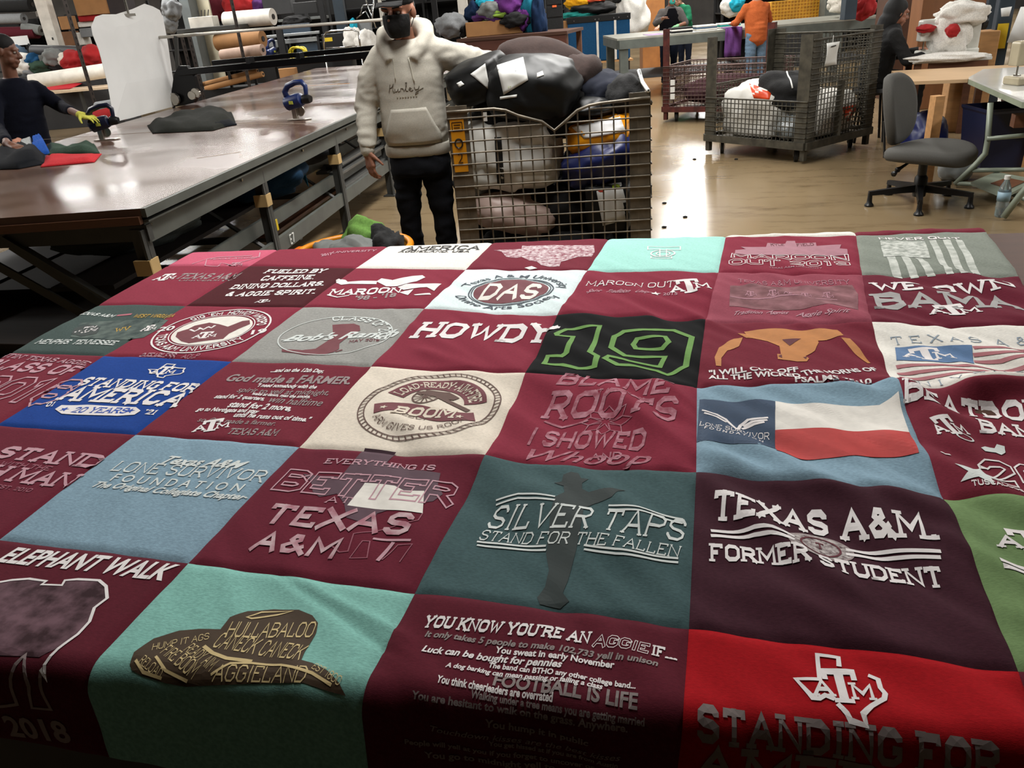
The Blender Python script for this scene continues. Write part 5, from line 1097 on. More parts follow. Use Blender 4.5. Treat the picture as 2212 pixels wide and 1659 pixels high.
mat('fleece_brown', (.21, .155, .14), .95, var=.12, scale=25, bump=.1, bscale=80); mat('orange_bag', (.85, .28, .12), .4)
# ---- the near cart
A0, B0 = aty(964, 228, 2.02), aty(1404, 200, 2.23); O1 = V((A0.x, A0.y, 0)); u1 = V((B0.x-A0.x, B0.y-A0.y)); W1 = u1.length; H1 = (A0.z+B0.z)/2-.03
def top1(s):
    f = s/W1
    pts = ((0, 0), (.27, 0), (.36, .05), (.5, .1), (.54, .16), (.57, .15), (.6, .06), (.72, .015), (1.01, 0))
    for (a, b), (c, d) in zip(pts, pts[1:]):
        if a <= f <= c: return H1-(b+(d-b)*(f-a)/(c-a))
    return H1
c1, u1, v1 = cart('wire_cart', 'rusty wire cart heaped with black and white bags beside the standing man', O1, (u1.x, u1.y), W1, .95, H1, 'cart_steel', 'wire_steel', .066, (top1, lambda s: H1-.02, lambda s: H1-.03, lambda s: H1-.03), zb=.16, rr=.005, plate=.118)
def c1p(s, d, z): return u1*s+v1*d+V((0, 0, z))
tg = MB(); tg.box(c1p(.052, -.007, .0)+V((0, 0, H1-.19)), (.082, .004, .31), rz=math.atan2(u1.y, u1.x)); yl = tg.build('yellow_sticker', mat('sticker_amber', (.82, .55, .04), .5), c1)
tg = MB(); rzz = math.atan2(u1.y, u1.x); zc = H1-.19
tg.tube([c1p(.052+math.cos(a)*.022, -.0105, zc+.01+math.sin(a)*.026) for a in [2*math.pi*k/16 for k in range(17)]], .0045, 5)
for a, b, c_, d_ in ((-.03, .13, .03, .13), (-.03, .08, .03, .08), (-.03, .08, -.03, .13), (.03, .08, .03, .13), (-.02, .115, .02, .115), (-.02, .1, .015, .1)): tg.bar(c1p(.052+a, -.01, zc+b), c1p(.052+c_, -.01, zc+d_), .002, .004)
dig = [(-.012, -.055), (0, -.048), (.012, -.058), (.008, -.075), (-.012, -.1), (.014, -.1)]
tg.tube([c1p(.052+a, -.0105, zc+b) for a, b in dig], .003, 5); tg.build('sticker_print', 'black_plastic', yl)
MB().box(c1p(W1*.19, -.008, H1-.04), (.022, .006, .05)).build('tag', 'label_white', c1)
G2 = 'bags in the near wire cart'
wb = bag(1105, 328, 2.46, (.315, .19, .225), 3, 'poly_white', 'white plastic bag with black strip in the near cart', group=G2, amp=.1, box=.45, fold=.07, freq=3.2)
stick(wb, 'black_strip', [(1068, 296), (1083, 296), (1090, 400), (1074, 396)], 'black_plastic', 10, n2=2); stick(wb, 'paper_label', [(1112, 316), (1196, 312), (1190, 376), (1114, 378)], 'label_white', 8)
bag(1115, 458, 2.44, (.29, .18, .12), 5, 'poly_pink', 'pinkish white plastic bag low in the near cart', group=G2, amp=.15, rot=(0, .22, 0), fold=.07, box=.3)
bag(1300, 345, 2.46, (.26, .2, .14), 6, 'poly_blue', 'navy blue bag in the near cart slanting below the yellow bag', group=G2, amp=.15, rot=(0, -.32, 0), box=.25)
yb = bag(1300, 288, 2.5, (.22, .17, .11), 7, 'poly_yellow', 'yellow bag with white label above the navy bag', group=G2, amp=.1, rot=(0, -.12, 0), box=.35)
stick(yb, 'paper_label', [(1235, 275), (1338, 248), (1352, 284), (1262, 300)], mat('label_bright', (.9, .9, .9), .5), 8)
bx_ = bag(1318, 442, 2.42, (.14, .16, .15), 8, 'poly_black', 'black bag with white paper panel low in the near cart', group=G2, amp=.05, box=.8, fold=.02)
stick(bx_, 'paper_panel', [(1286, 400), (1342, 394), (1362, 472), (1302, 488)], 'label_white', 6); stick(bx_, 'red_mark', [(1292, 411), (1304, 410), (1305, 415), (1293, 416)], mat('red_mark', (.8, .25, .15), .6), 2); stick(bx_, 'green_mark', [(1322, 399), (1338, 397), (1339, 404), (1323, 406)], mat('green_mark', (.6, .68, .15), .6), 2)
bag(1210, 450, 2.58, (.3, .22, .2), 9, 'black_cloth', 'black bag behind the pinkish bag in the near cart', group=G2); bag(1030, 385, 2.52, (.14, .2, .14), 10, 'poly_clear', 'grey clear bag against the stickered post', group=G2)
bag(1100, 430, 2.8, (.35, .22, .4), 22, 'black_cloth', 'tall black sack at the back of the near cart behind the white bag', group=G2); bag(1300, 430, 2.8, (.3, .22, .45), 23, 'black_cloth', 'tall black sack at the back of the near cart behind the navy bag', group=G2)
bag(1180, 540, 2.5, (.5, .3, .17), 24, 'black_cloth', 'black bag lying on the bottom of the near cart', group=G2)
bl = bag(1150, 240, 2.6, (.42, .26, .2), 12, 'black_cloth', 'black sack across the middle of the near cart', group=G2)
b1 = bag(1035, 172, 2.42, (.2, .2, .125), 14, 'poly_black', 'smaller black parcel bag with white label on top of the near cart', group=G2, amp=.1, rot=(.15, -.25, 0), box=.35, fold=.03)
stick(b1, 'paper_label', [(1016, 160), (1048, 137), (1058, 190), (1054, 192)], 'label_white', 6); stick(b1, 'small_label', [(986, 180), (996, 175), (1003, 182), (992, 189)], 'label_white', 3)
b2 = bag(1152, 188, 2.4, (.285, .24, .17), 15, 'poly_black', 'larger black parcel bag with big white label on top of the near cart', group=G2, amp=.1, rot=(.2, .12, 0), box=.35, fold=.035)
stick(b2, 'paper_label', [(1073, 141), (1130, 123), (1141, 173), (1088, 205)], 'label_white', 8); stick(b2, 'small_label', [(1160, 158), (1172, 153), (1175, 162), (1160, 168)], 'label_white', 3); stick(b2, 'printed_lettering', [(1080, 209), (1117, 204), (1116, 210), (1080, 215)], 'label_white', 2, n2=6); stick(b2, 'green_mark', [(1098, 187), (1104, 184), (1104, 190), (1098, 192)], 'green_mark', 2)
bag(1180, 135, 2.8, (.3, .26, .135), 16, 'fleece_brown', 'brown fleece blanket heaped over the black bags', 'blanket', 'fleece_blanket', amp=.22, rot=(0, .22, .1), fold=.05, freq=1.4)
bag(1250, 172, 2.72, (.13, .2, .16), 26, 'fleece_brown', 'brown fleece fold slipping down behind the black parcel', 'blanket', 'fleece_blanket', amp=.2, rot=(0, .5, 0), fold=.05, freq=1.4)
bag(1300, 200, 2.75, (.2, .22, .13), 17, 'navy_cloth', 'navy jersey lump at the back of the near cart', 'garment', 'garment', G2); bag(1350, 205, 2.62, (.12, .2, .12), 18, 'black_cloth', 'fuzzy black garment below the striped cord', 'garment', 'garment', G2)
bag(1275, 232, 2.5, (.16, .18, .06), 19, 'poly_black', 'shiny black bag edge above the yellow bag', group=G2)
sc = thing('striped_cord', 'black and white striped cord hanging over the near cart\'s back corner', 'cord', aty(1385, 155, 2.7))
b = MB(); p_ = [aty(x, y, Y)-V(sc.location) for x, y, Y in ((1380, 152, 2.75), (1384, 165, 2.7), (1388, 178, 2.5), (1400, 196, 2.22))]; b.tube(p_, .012, 6); b.build('strap', 'label_white', sc, True)
b = MB(); b.tube([q+V((.004, -.01, .003)) for q in p_], .005, 6); b.build('stripe', 'black_plastic', sc, True)
# ---- the second cart, seen on its corner
O2 = at(1735, 356, 0); L2 = at(1522, 331, 0); uu = (V((O2.x, O2.y))-V((L2.x, L2.y)));
H2 = 1.14
c2, u2, v2 = cart('wire_cart', 'grey green wire cart with half open front and a paper tag on its corner', L2, (uu.x, uu.y), uu.length, 1.1, H2, 'cart_green', 'cart_green', .048, (lambda s: .58, lambda s: H2-.02, lambda s: .7, lambda s: H2-.02), plate=.13, rr=.0052)
tp_ = V(L2)+u2*(uu.length+.02)+v2*.16
tt = thing('paper_tag', 'white paper tag hanging by tape on the grey green cart', 'tag', (0, 0, 0))
rows = [[tp_+v2*(.0+.19*c/6)+u2*.012+V((0, 0, 1.08-.2*r/6))+u2*.01*math.sin(r*.6+c*.4) for c in range(7)] for r in range(7)]; sheet('tag_sheet', rows, 'label_white', .002, tt)
MB().bar(tp_+v2*.09+u2*.014+V((0, 0, 1.06)), tp_+v2*.09+u2*.014+V((0, 0, 1.14)), .02, .003).build('tape', 'label_white', tt)
MB().bar(tp_+v2*.05+u2*.03+V((0, 0, 1.045)), tp_+v2*.12+u2*.03+V((0, 0, 1.05)), .004, .01).build('written_mark', 'black_plastic', tt)
MB().bar(u2*uu.length+v2*.5+V((0, 0, .2)), u2*uu.length+v2*.5+V((0, 0, .72)), .008, .07).build('flat_bar', 'cart_green', c2)
G3 = 'bags in the grey green wire cart'
def in2(name, s, d, z, r, seed, m, label, cat='bag', **k): k.setdefault('flat', True); return blob(name, V(L2)+u2*s+v2*d+V((0, 0, z)), r, seed, m, label=label, cat=cat, group=G3, rot=(0, 0, math.atan2(u2.y, u2.x)), **k)
q1 = in2('bag', .45, .32, .2, (.36, .26, .29), 31, 'poly_white', 'white shopping bag with orange patch behind the half height front', box=.4, fold=.07); stick(q1, 'orange_patch', [(1618, 180), (1668, 196), (1662, 215), (1628, 212)], 'orange_bag', 5)
q2 = in2('bag', .98, .62, .2, (.26, .32, .24), 32, 'poly_white', 'white bag with orange blob seen through the full height side', box=.3, fold=.07); stick(q2, 'orange_patch', [(1820, 232), (1848, 226), (1850, 255), (1828, 262)], 'orange_bag', 5)
in2('bag', .55, .8, .2, (.45, .25, .16), 33, 'poly_black', 'black bags at the bottom of the grey green cart'); hd_ = in2('garment', .72, .38, .45, (.32, .28, .2), 34, 'black_cloth', 'black hoodie with white drawstring thrown on the white bag', 'garment', amp=.25)
in2('garment', .4, .7, .45, (.2, .2, .14), 35, 'grey_cloth', 'pale grey garment poking out at the back of the grey green cart', 'garment'); in2('bag', .95, .25, .2, (.18, .2, .12), 36, 'poly_clear', 'crumpled clear bag near the tagged corner post')
bv_ = bvh(hd_); pl = []
for k in range(9):
    x = 1698+14*k/8; y = 146+44*k/8+4*math.sin(k*.8); d = ray(x, y).normalized(); h = bv_.ray_cast(CAM, d)
    if h[0]: pl.append(world(hd_).inverted() @ (h[0]-d*.006))
if len(pl) > 2: b = MB(); b.tube(pl, .008, 6); b.build('drawstring', 'label_white', hd_, True)
# ---- the red cart behind
O3 = at(1432, 264, 0); R3 = aty(1668, 150, O3.y-.45); d3 = V((R3.x-O3.x, R3.y-O3.y))
c3, u3, v3 = cart('wire_cart', 'rusty red wire cart standing behind the grey green cart', O3, (d3.x, d3.y), d3.length, 1., 1.16, 'cart_red', 'wire_red', .05, (lambda s: .72, lambda s: .72, lambda s: .72, lambda s: .72), plate=.09, rr=.0055, posts=(1, 1, 0, 0))
for k in range(3): MB().box(u3*.14+V((0, -.02, .34+.09*k)), (.06, .006, .07)).build('paper_label', 'label_white', c3)
blob('bag', V(O3)+u3*.7+v3*.5+V((0, 0, .2)), (.55, .35, .2), 41, cloth('cart_maroon', '3a2528'), label='dark maroon cloth heap lying in the red cart', cat='cloth')
# ---- the yellow laundry basket
pb = at(765, 560, .0); lb = aty(775, 540, 1.5); BZ = aty(880, 532, 1.55).z+.01; bc = V(((aty(655, 548, 1.52).x+aty(885, 530, 1.52).x)/2, 1.5, 0))
lbk = thing('laundry_basket', 'yellow plastic laundry basket full of grey and green clothes', 'basket', bc); mat('basket_yellow', (.85, .52, .04), .4)
BR = (aty(885, 530, 1.52).x-aty(655, 548, 1.52).x)/2
b = MB(); b.lathe([(BR*.7, 0), (BR*.75, .0), (BR*.93, BZ-.03), (BR*.9, BZ-.03), (BR*.72, .02), (BR*.3, .015)], seg=28); b.build('body', 'basket_yellow', lbk, True, .7)
b = MB(); b.tube([(BR*.96*math.cos(a), BR*.96*math.sin(a), BZ-.015) for a in [2*math.pi*k/36 for k in range(36)]], .02, 8, closed=True); b.build('rim', 'basket_yellow', lbk, True)
for s in (0, math.pi): MB().box((BR*1.04*math.cos(s), BR*1.04*math.sin(s), BZ-.03), (.09, .16, .03)).build('handle', mat('basket_orange', (.85, .4, .03), .4), lbk, bevel=.008)
zb_ = BZ-.16
for k, (x, y, r, m, lb_) in enumerate((((-.14), 0, (.13, .13, .12), 'grey_cloth', 'grey garment at the basket\'s table side'), ((.02), -.06, (.14, .13, .15), 'grey_cloth', 'grey garment hanging over the basket front'), ((.02), .1, (.15, .1, .19), cloth('lime_cloth', '5f8340'), 'lime green garment on top of the basket'), ((.15), .02, (.11, .12, .17), 'black_cloth', 'black garment with pale piping in the basket'), ((-.06), -.1, (.1, .09, .11), 'navy_cloth', 'navy garment in front of the grey ones'), ((-.2), -.06, (.08, .08, .09), 'black_cloth', 'dark scrap at the basket rim'))):
    blob('garment', bc+V((x*BR/.31, y*BR/.31+.04, zb_)), (r[0]*BR/.34, r[1]*BR/.34, r[2]*.8), 51+k, m, label=lb_, cat='garment', group='clothes in the laundry basket', amp=.3, fold=.14, freq=1.8)
# ================================================================ chair, sewing tables and the woman sewing
fb = mat('chair_fabric', (.27, .265, .25), .9, var=.1, scale=200, bump=.1, bscale=300)
cc = at(1982, 440, 0); ch = thing('task_chair', 'grey upholstered task chair with black five star base', 'chair', cc, 0)
th = math.radians(-33); fd = V((math.cos(th), math.sin(th), 0)); sd = V((-fd.y, fd.x, 0))
def cw(f_, s_, z): return fd*f_+sd*s_+V((0, 0, z))
sz = .395; RB = .37
for k in range(5):
    a = math.radians(18+72*k-33-12); d = V((math.cos(a), math.sin(a), 0)); b = MB(); b.loft([[p for p in (d*.03+V((-d.y, d.x, 0))*w_+V((0, 0, z)) for w_, z in ((-.028, .095), (.028, .095), (.022, .15), (-.022, .15)))], [p for p in (d*RB+V((-d.y, d.x, 0))*w_+V((0, 0, z)) for w_, z in ((-.018, .085), (.018, .085), (.014, .115), (-.014, .115)))]]); b.build('base_arm', 'black_plastic', ch)
    b = MB(); b.lathe([(.016, .1), (.018, .06), (.02, .03), (.034, .012), (.034, 0)][::-1], d*(RB-.012), 14); b.build('glide', 'black_plastic', ch, True, .6)
b = MB(); b.lathe([(.045, .06), (.05, .1), (.046, .2), (.032, .22), (.032, sz-.06)], seg=18); b.build('gas_column', 'black_plastic', ch, True, .6)
b = MB(); b.box(cw(.0, 0, sz-.07), (.2, .16, .03), rz=th); b.build('seat_plate', 'black_plastic', ch)
for s_, z in ((.13, sz-.12), (.1, sz-.1)): b = MB(); b.tube([cw(-.08, -s_*.3, sz-.075), cw(-.1, -s_*1.6, z), cw(-.1, -s_*2., z-.01)], [.008, .008, .022], 8); b.build('lever', 'black_plastic', ch, True)
def pad(W, D, T, ex, n=40):
    rings = []
    for z, k in ((-.5, .8), (-.42, .95), (-.2, 1), (.15, 1), (.38, .95), (.5, .82)): rings.append([V((math.copysign(abs(math.cos(t))**ex, math.cos(t))*W/2*k, math.copysign(abs(math.sin(t))**ex, math.sin(t))*D/2*k, z*T)) for t in [2*math.pi*i/n for i in range(n)]])
    return rings
R = Euler((0, 0, th)).to_matrix()
b = MB(); b.loft([[R @ V((p.x, p.y, p.z-.035*(p.x/.3)**2*(1 if p.x > 0 else .2)+.02*(p.y/.3)**2))+cw(.04, 0, sz-.01) for p in r] for r in pad(.58, .64, .1, .75)]); b.build('seat', fb, ch, True)
Rb = R @ Euler((0, math.radians(-10), 0)).to_matrix()
b = MB(); rr = []
for r in pad(.42, .52, .085, .72): rr.append([Rb @ V((p.z-.05*(abs(p.x)/.21)**2*-1*0+.06*(p.x/.21)**2, p.x*(1-.18*max(0, -p.y/.26)), p.y))+cw(-.27, 0, sz+.29) for p in r])
b.loft(rr); b.build('backrest', fb, ch, True)
b = MB(); b.bar(cw(-.08, 0, sz-.075), cw(-.3, 0, sz-.06), .05, .012); b.bar(cw(-.3, 0, sz-.065), cw(-.335, 0, sz+.2), .05, .012); b.build('back_bracket', 'black_plastic', ch)
# tan work table
ZT = .74; mat('tan_laminate', (.74, .62, .48), .45, var=.05, scale=3); mat('white_laminate', (.76, .76, .74), .14, var=.02); mat('table_edge_green', (.5, .53, .45), .5); steel('pale_green_steel', (.5, .53, .47), .45, .2)
poly = [at(1948, 177, ZT), at(1926, 153, ZT), at(2260, 136, ZT), at(2262, 142, ZT), at(2121, 152.5, ZT), at(2091, 171, ZT)]; pc = sum(poly, V())/6; tb = thing('work_table', 'tan topped wooden work table behind the task chair', 'table', (pc.x, pc.y, 0))
b = MB(); b.prism([p-pc for p in poly], ZT-.028, ZT); b.build('table_top', 'tan_laminate', tb)
for (x, y) in ((2002, 407), (2225, 372)):
    q = at(x, y, 0); b = MB(); b.box((q.x-pc.x, q.y-pc.y+.1, (ZT-.03)/2), (.075, .09, ZT-.03), rz=.3); b.build('leg', 'ply_wood', tb)

o = thing('wood_offcut', 'small wooden offcut resting on the floor behind the chair seat', 'wood', at(1965, 345, 0)); MB().prism([(-.12, -.06), (.16, -.05), (.1, .08), (-.1, .06)], 0, .1).build('block', 'ply_wood', o)
# white sewing table with grey green frame
poly = [at(2092, 172, ZT), at(2123, 154, ZT), at(2400, 137, ZT), at(2500, 240, ZT), at(2208, 222, ZT)]; pc = sum(poly, V())/5; sb = thing('sewing_table', 'white topped sewing table with pale green steel frame', 'table', (pc.x, pc.y, 0))
b = MB(); b.prism([p-pc for p in poly], ZT+.004, ZT+.018); b.build('table_top', 'white_laminate', sb); b = MB(); b.prism([(p-pc)*1.0 for p in poly], ZT-.035, ZT+.004); b.build('top_edge', 'table_edge_green', sb)
def rel(p): return p-V((pc.x, pc.y, 0))
f1 = at(2062, 404, 0); f2 = at(2166, 476, 0)
def leg(pts, r=.022):
    b = MB(); b.tube([rel(p) for p in pts], r, 10); b.build('leg', 'pale_green_steel', sb, True)
leg([aty(2140, 222, f1.y+.05), aty(2134, 300, f1.y+.02), aty(2128, 332, f1.y), aty(2105, 358, f1.y), V((f1.x, f1.y, .02))]); leg([V((f2.x, f2.y, .02)), aty(2205, 420, f2.y), aty(2240, 380, f2.y), aty(2258, 330, f2.y+.05), aty(2262, 230, f2.y+.1)])
for a, c_ in (((2132, 300), (2260, 288)), ((2098, 368), (2240, 366))): b = MB(); b.tube([rel(aty(*a, f1.y)), rel(aty(*c_, f1.y+.05))], .018, 8); b.build('cross_bar', 'pale_green_steel', sb, True)
b = MB(); b.tube([rel(V((f1.x, f1.y, .03))), rel(V((f1.x+.25, f1.y-.1, .03))), rel(V((f2.x+.3, f2.y+.2, .04)))], .018, 8); b.build('foot_rail', 'pale_green_steel', sb, True)
tq = [at(2096, 398, .09), at(2150, 375, .09), at(2240, 392, .09), at(2170, 428, .09)]; b = MB(); b.prism([rel(p) for p in tq], .085, .105); b.build('treadle', 'pale_green_steel', sb)
tq = [at(2140, 396, .11), at(2175, 384, .11), at(2215, 392, .11), at(2180, 408, .11)]; b = MB(); b.prism([rel(p) for p in tq], .107, .112); b.build('treadle_pad', 'brown_wood', sb)
b = MB(); b.box(rel(aty(2207, 260, f1.y-.3)), (.12, .1, .09)); b.build('knee_lever_box', 'brown_wood', sb)
def machine(loc, rz, label, m, draped=False):
    t = thing('sewing_machine', label, 'sewing machine', loc, rz)
    b = MB(); b.box((0, 0, .03), (.48, .19, .06)); b.build('bed', m, t, bevel=.012)
    b = MB(); b.box((.19, 0, .17), (.1, .13, .24)); b.box((-.02, 0, .27), (.44, .1, .09)); b.box((-.2, 0, .22), (.1, .11, .16)); link('arm', fused(b, .01, 3), m, t, True)
    b = MB(); b.tube([(.25, 0, .26), (.29, 0, .26)], .065, 18); b.build('hand_wheel', 'black_plastic', t, True, .6)
    b = MB(); b.tube([(-.2, 0, .16), (-.2, 0, .07)], .007, 6); b.box((-.2, -.01, .07), (.03, .05, .01)); b.build('needle_bar', 'brushed_steel', t); return t
mat('machine_cream', (.66, .62, .52), .4); mat('machine_white', (.8, .8, .77), .4)
p = at(2245, 178, ZT+.018); machine((p.x, p.y, ZT+.018), .35, 'cream sewing machine at the edge of the white sewing table', 'machine_cream')
q = at(2150, 372, 0); o = thing('storage_bin', 'dark blue storage bin under the white sewing table', 'bin', (q.x+.1, q.y+.25, 0), .2); mat('bin_blue', (.03, .06, .18), .45); b = MB(); b.loft([[V((x*k, y*k, z)) for x, y in ((-.3, -.22), (.3, -.22), (.3, .22), (-.3, .22))] for z, k in ((0, .88), (.48, 1), (.5, 1.04), (.52, 1.04), (.52, .98), (.1, .85))]); b.build('tub', 'bin_blue', o)
q = at(2070, 300, .3); o = blob('plastic_bag', at(1990, 335, 0), (.2, .2, .22), 61, 'poly_blue', label='dark blue bag on the floor behind the wooden table leg', cat='bag')
blob('plastic_bag', at(2062, 388, 0), (.14, .12, .14), 62, 'poly_clear', label='pale clear plastic bag under the tan table', cat='bag')
# water bottle
bt = thing('water_bottle', 'clear water bottle with white cap standing on the floor', 'bottle', at(2160, 468, 0)); mat('clear_plastic', (.8, .86, .88), .08, var=.02, trans=.85); k = 1.15
b = MB(); pr = [(.0, .0), (.028, .0), (.034, .01), (.033, .05), (.036, .06), (.033, .07), (.036, .08), (.033, .09), (.035, .1), (.035, .16), (.03, .185), (.016, .215), (.014, .23), (.0, .23)]; b.lathe([(r*k, z*k) for r, z in pr[1:-1]], seg=20); b.build('body', 'clear_plastic', bt, True, .6)
b = MB(); b.lathe([(.0365*k, .1*k), (.0365*k, .155*k)], seg=20, caps=False); link('paper_band', baked(b.mesh(), [('SOLIDIFY', dict(thickness=.001))]), mat('band_blue', (.55, .66, .72), .5), bt, True); MB().lathe([(.017*k, .228*k), (.017*k, .25*k)], seg=16).build('cap', 'label_white', bt, True, .6)
# the woman sewing, her machine and table
YW = 7.0; wpos = aty(1893, 120, YW); WS = (wpos.x, wpos.y, 0)
hz = aty(1893, 32, YW).z
st = figure('person', 'person with long black hair sewing in black clothes behind the carts', WS, math.pi/2+.25, 'skin_tan', 'black_cloth', 'black_cloth', 'hair_black', ((V((-.28, -.2, 1.06)), V((-.14, -.5, 1.1))), (V((.28, -.22, 1.06)), V((.12, -.52, 1.12)))), hz=1.5, lean=.14, longhair=True, sit=True, hands=((V((.2, -1, -.1)), V((0, 0, 1)), -1), (V((-.2, -1, -.1)), V((0, 0, 1)), 1)))
st.location.z = hz-1.5
o = thing('stool', 'black stool carrying the seated woman', 'stool', WS); zs = .8+hz-1.5
MB().lathe([(.2, zs-.06), (.21, zs-.04), (.2, zs-.0)], seg=24).build('seat', 'black_plastic', o, True, .6)
for k in range(4): a = math.pi/4+k*math.pi/2; MB().bar((math.cos(a)*.14, math.sin(a)*.14, zs-.06), (math.cos(a)*.2, math.sin(a)*.2, 0), .025, .025).build('leg', 'black_plastic', o)
ZM = aty(2040, 128, YW-.3).z; a, c_ = aty(1962, 118, YW), aty(2128, 112, YW)
mt = thing('sewing_table', 'low white sewing table with wooden front in front of the seated woman', 'table', ((a.x+c_.x)/2, YW, 0)); w_ = (c_.x-a.x)
MB().box((0, 0, ZM-.015), (w_, .6, .03)).build('table_top', 'white_laminate', mt, bevel=.006); MB().box((.06, -.28, ZM-.06), (w_-.18, .03, .06)).build('front_board', 'brown_wood', mt)
for x in (-w_/2+.06, w_/2-.06):
    for y in (-.24, .24): MB().box((x, y, (ZM-.03)/2), (.06, .06, ZM-.03)).build('leg', 'brown_wood', mt)
mm = machine(((a.x+c_.x)/2, YW+.02, ZM), .15, 'white sewing machine draped in white cloth by the seated woman', 'machine_white'); mm.scale = (1.15, 1.15, 1.15)
blob('white_cloth', aty(2050, 85, YW-.05), (.17, .15, .24), 63, cloth('white_cotton', 'd6d3cc'), label='white cloth heaped over the sewing machine', cat='cloth', amp=.25, fold=.1, flat=False); blob('white_cloth', aty(2078, 30, YW-.05), (.24, .14, .12), 64, 'white_cotton', label='white cloth pulled up over the thread stand', cat='cloth', amp=.3, fold=.1, flat=False)
blob('red_cloth', aty(2000, 62, YW-.1), (.09, .1, .04), 65, 'red_cloth', label='red fabric fed under the needle', cat='fabric', flat=False); blob('red_cloth', aty(2058, 66, YW-.2), (.06, .06, .06), 66, 'red_cloth', label='red fabric bunched behind the machine arm', cat='fabric', flat=False)
sh_ = blob('white_cloth', aty(2050, 122, YW-.25)-V((0, 0, .05)), (.36, .12, .05), 67, 'white_cotton', label='white cloth spread on the low sewing table', cat='cloth', amp=.2)
bx0 = thing('wooden_box', 'pale wooden box next to the draped sewing machine', 'box', (aty(2112, 90, YW+.3).x, YW+.45, 0)); MB().box((0, 0, .5), (.4, .3, 1.0)).build('box', 'ply_wood', bx0, bevel=.01)
# blue steel columns with yellow stickers
mat('column_blue', (.13, .18, .22), .5)
def column(name, label, x0, x1, Y, zt=4.6):
    a, c_ = aty(x0, 60, Y), aty(x1, 60, Y); w_ = c_.x-a.x; o = thing(name, label, 'column', ((a.x+c_.x)/2, Y+w_/2, 0)); MB().box((0, 0, zt/2), (w_, w_, zt)).build('shaft', 'column_blue', o, bevel=.01); return o
column('steel_column', 'narrow dark blue column behind the pale wooden box', 2126, 2148, 8.2); k = column('steel_column', 'dark blue column with yellow sticker near the white sewing table', 2150, 2184, 7.4)
p = aty(2163, 78, 7.4); MB().box((p.x-k.location.x, -.0-k.location.y+7.395, p.z), (.1, .006, .24)).build('yellow_sticker', 'yellow_sticker', k)

pn = thing('paper_notices', 'white paper sheets hanging on the machine beside the blue column', 'paper', aty(2195, 60, 7.2))
for k, q in enumerate(([(2162, 18), (2186, 14), (2180, 35), (2163, 36)], [(2205, 15), (2260, 10), (2260, 92), (2175, 92)])): sheet('sheet', [[aty(*q[0], 7.2+.05*k)-V(pn.location), aty(*q[1], 7.2+.05*k)-V(pn.location)], [aty(*q[3], 7.2+.05*k)-V(pn.location), aty(*q[2], 7.2+.05*k)-V(pn.location)]], 'paper_white', .003, pn)
o = thing('storage_bin', 'dark brown covered bin below the hanging papers', 'bin', (aty(2225, 120, 8.3).x+.15, 8.3, 0)); MB().box((0, 0, .55), (.6, .5, 1.1)).build('tub', cloth('bin_cover', '3a2a26'), o, bevel=.03)
# ================================================================ the far side of the hall
CY = .263; RX = V((math.cos(CY), math.sin(CY), 0)); RY = V((-math.sin(CY), math.cos(CY), 0))
def rect(x0, y0, x1, y1, Y):
    """rectangle of pixels on the upright plane facing the camera that passes the point seen at the middle, y=Y there"""
    m = aty((x0+x1)/2, (y0+y1)/2, Y); n = RY
    def hit(x, y): d = ray(x, y); return CAM+d*((m-CAM).dot(n)/d.dot(n))
    a, c = hit(x0, (y0+y1)/2), hit(x1, (y0+y1)/2); zt, zb = hit((x0+x1)/2, y0).z, hit((x0+x1)/2, y1).z
    return m, (c-a).length, zt, zb
def crate(name, label, cat, px_, Y, dep, m, group=None, ground=False, bevel=.006, part=None, legs=False):
    c, w_, zt, zb = rect(*px_, Y)
    if ground: zb = 0
    o = thing(name, label, cat, V((c.x, c.y, zb))+RY*dep/2, CY, group)
    MB().box((0, 0, (zt-zb)/2), (w_, dep, zt-zb)).build(part or 'body', m, o, bevel=bevel); o['w'] = w_; o['h'] = zt-zb
    if legs:
        for x in (-.45, .45): MB().box((x*w_, dep*.3, -zb/2+.01), (.04, .04, zb+.02)).build('leg', 'rack_dark', o)
    return o
def roll(name, label, a, b, Y, r, m, group=None, core=True, Y2=None):
    p, q = aty(*a, Y), aty(*b, Y2 or Y); c = (p+q)/2; o = thing(name, label, 'roll', c, 0, group); d = (q-p).normalized()
    b_ = MB(); b_.tube([p-c, q-c], r, 24); b_.build('wound_sheet', m, o, True, .7)
    if core:
        b_ = MB(); b_.tube([q-c-d*.05, q-c+d*.012], r*.33, 14); b_.build('core', 'dark_board', o, True, .7)
    return o
def heap(name, label, x, y, Y, r, seed, m, cat='cloth', group=None, **k):
    k.setdefault('amp', .28); k.setdefault('fold', .1); k.setdefault('flat', False); return blob(name, aty(x, y, Y), r, seed, m, rot=(0, 0, CY), label=label, cat=cat, group=group, **k)
steel('rack_steel', (.22, .19, .175), .5, .4, var=.25, scale=12); steel('rack_dark', (.07, .07, .075), .5, .3)
mat('hole_dark', (.03, .03, .03), .9)
def post(name, label, x0, y0, x1, y1, Y, w_=.05, m='rack_steel', group='perforated rack posts', holes=True, ztop=2.4):
    a = aty(x0, y0, Y); f = aty(x1, y1, Y); o = thing(name, label, 'rack post', V((f.x, f.y, 0)), CY, group); lean = (a.x-f.x)/max(.2, (a.z-f.z))
    b = MB(); b.box((0, 0, ztop/2), (w_, .006, ztop)); b.box((-w_/2, w_/2, ztop/2), (.006, w_, ztop)); b.build('angle_bar', m, o)
    if holes:
        b = MB()
        for k in range(int(ztop/.075)): b.box((.008, -.0035, .05+k*.075), (.014, .002, .034))
        b.build('slot_holes', 'hole_dark', o)
    return o
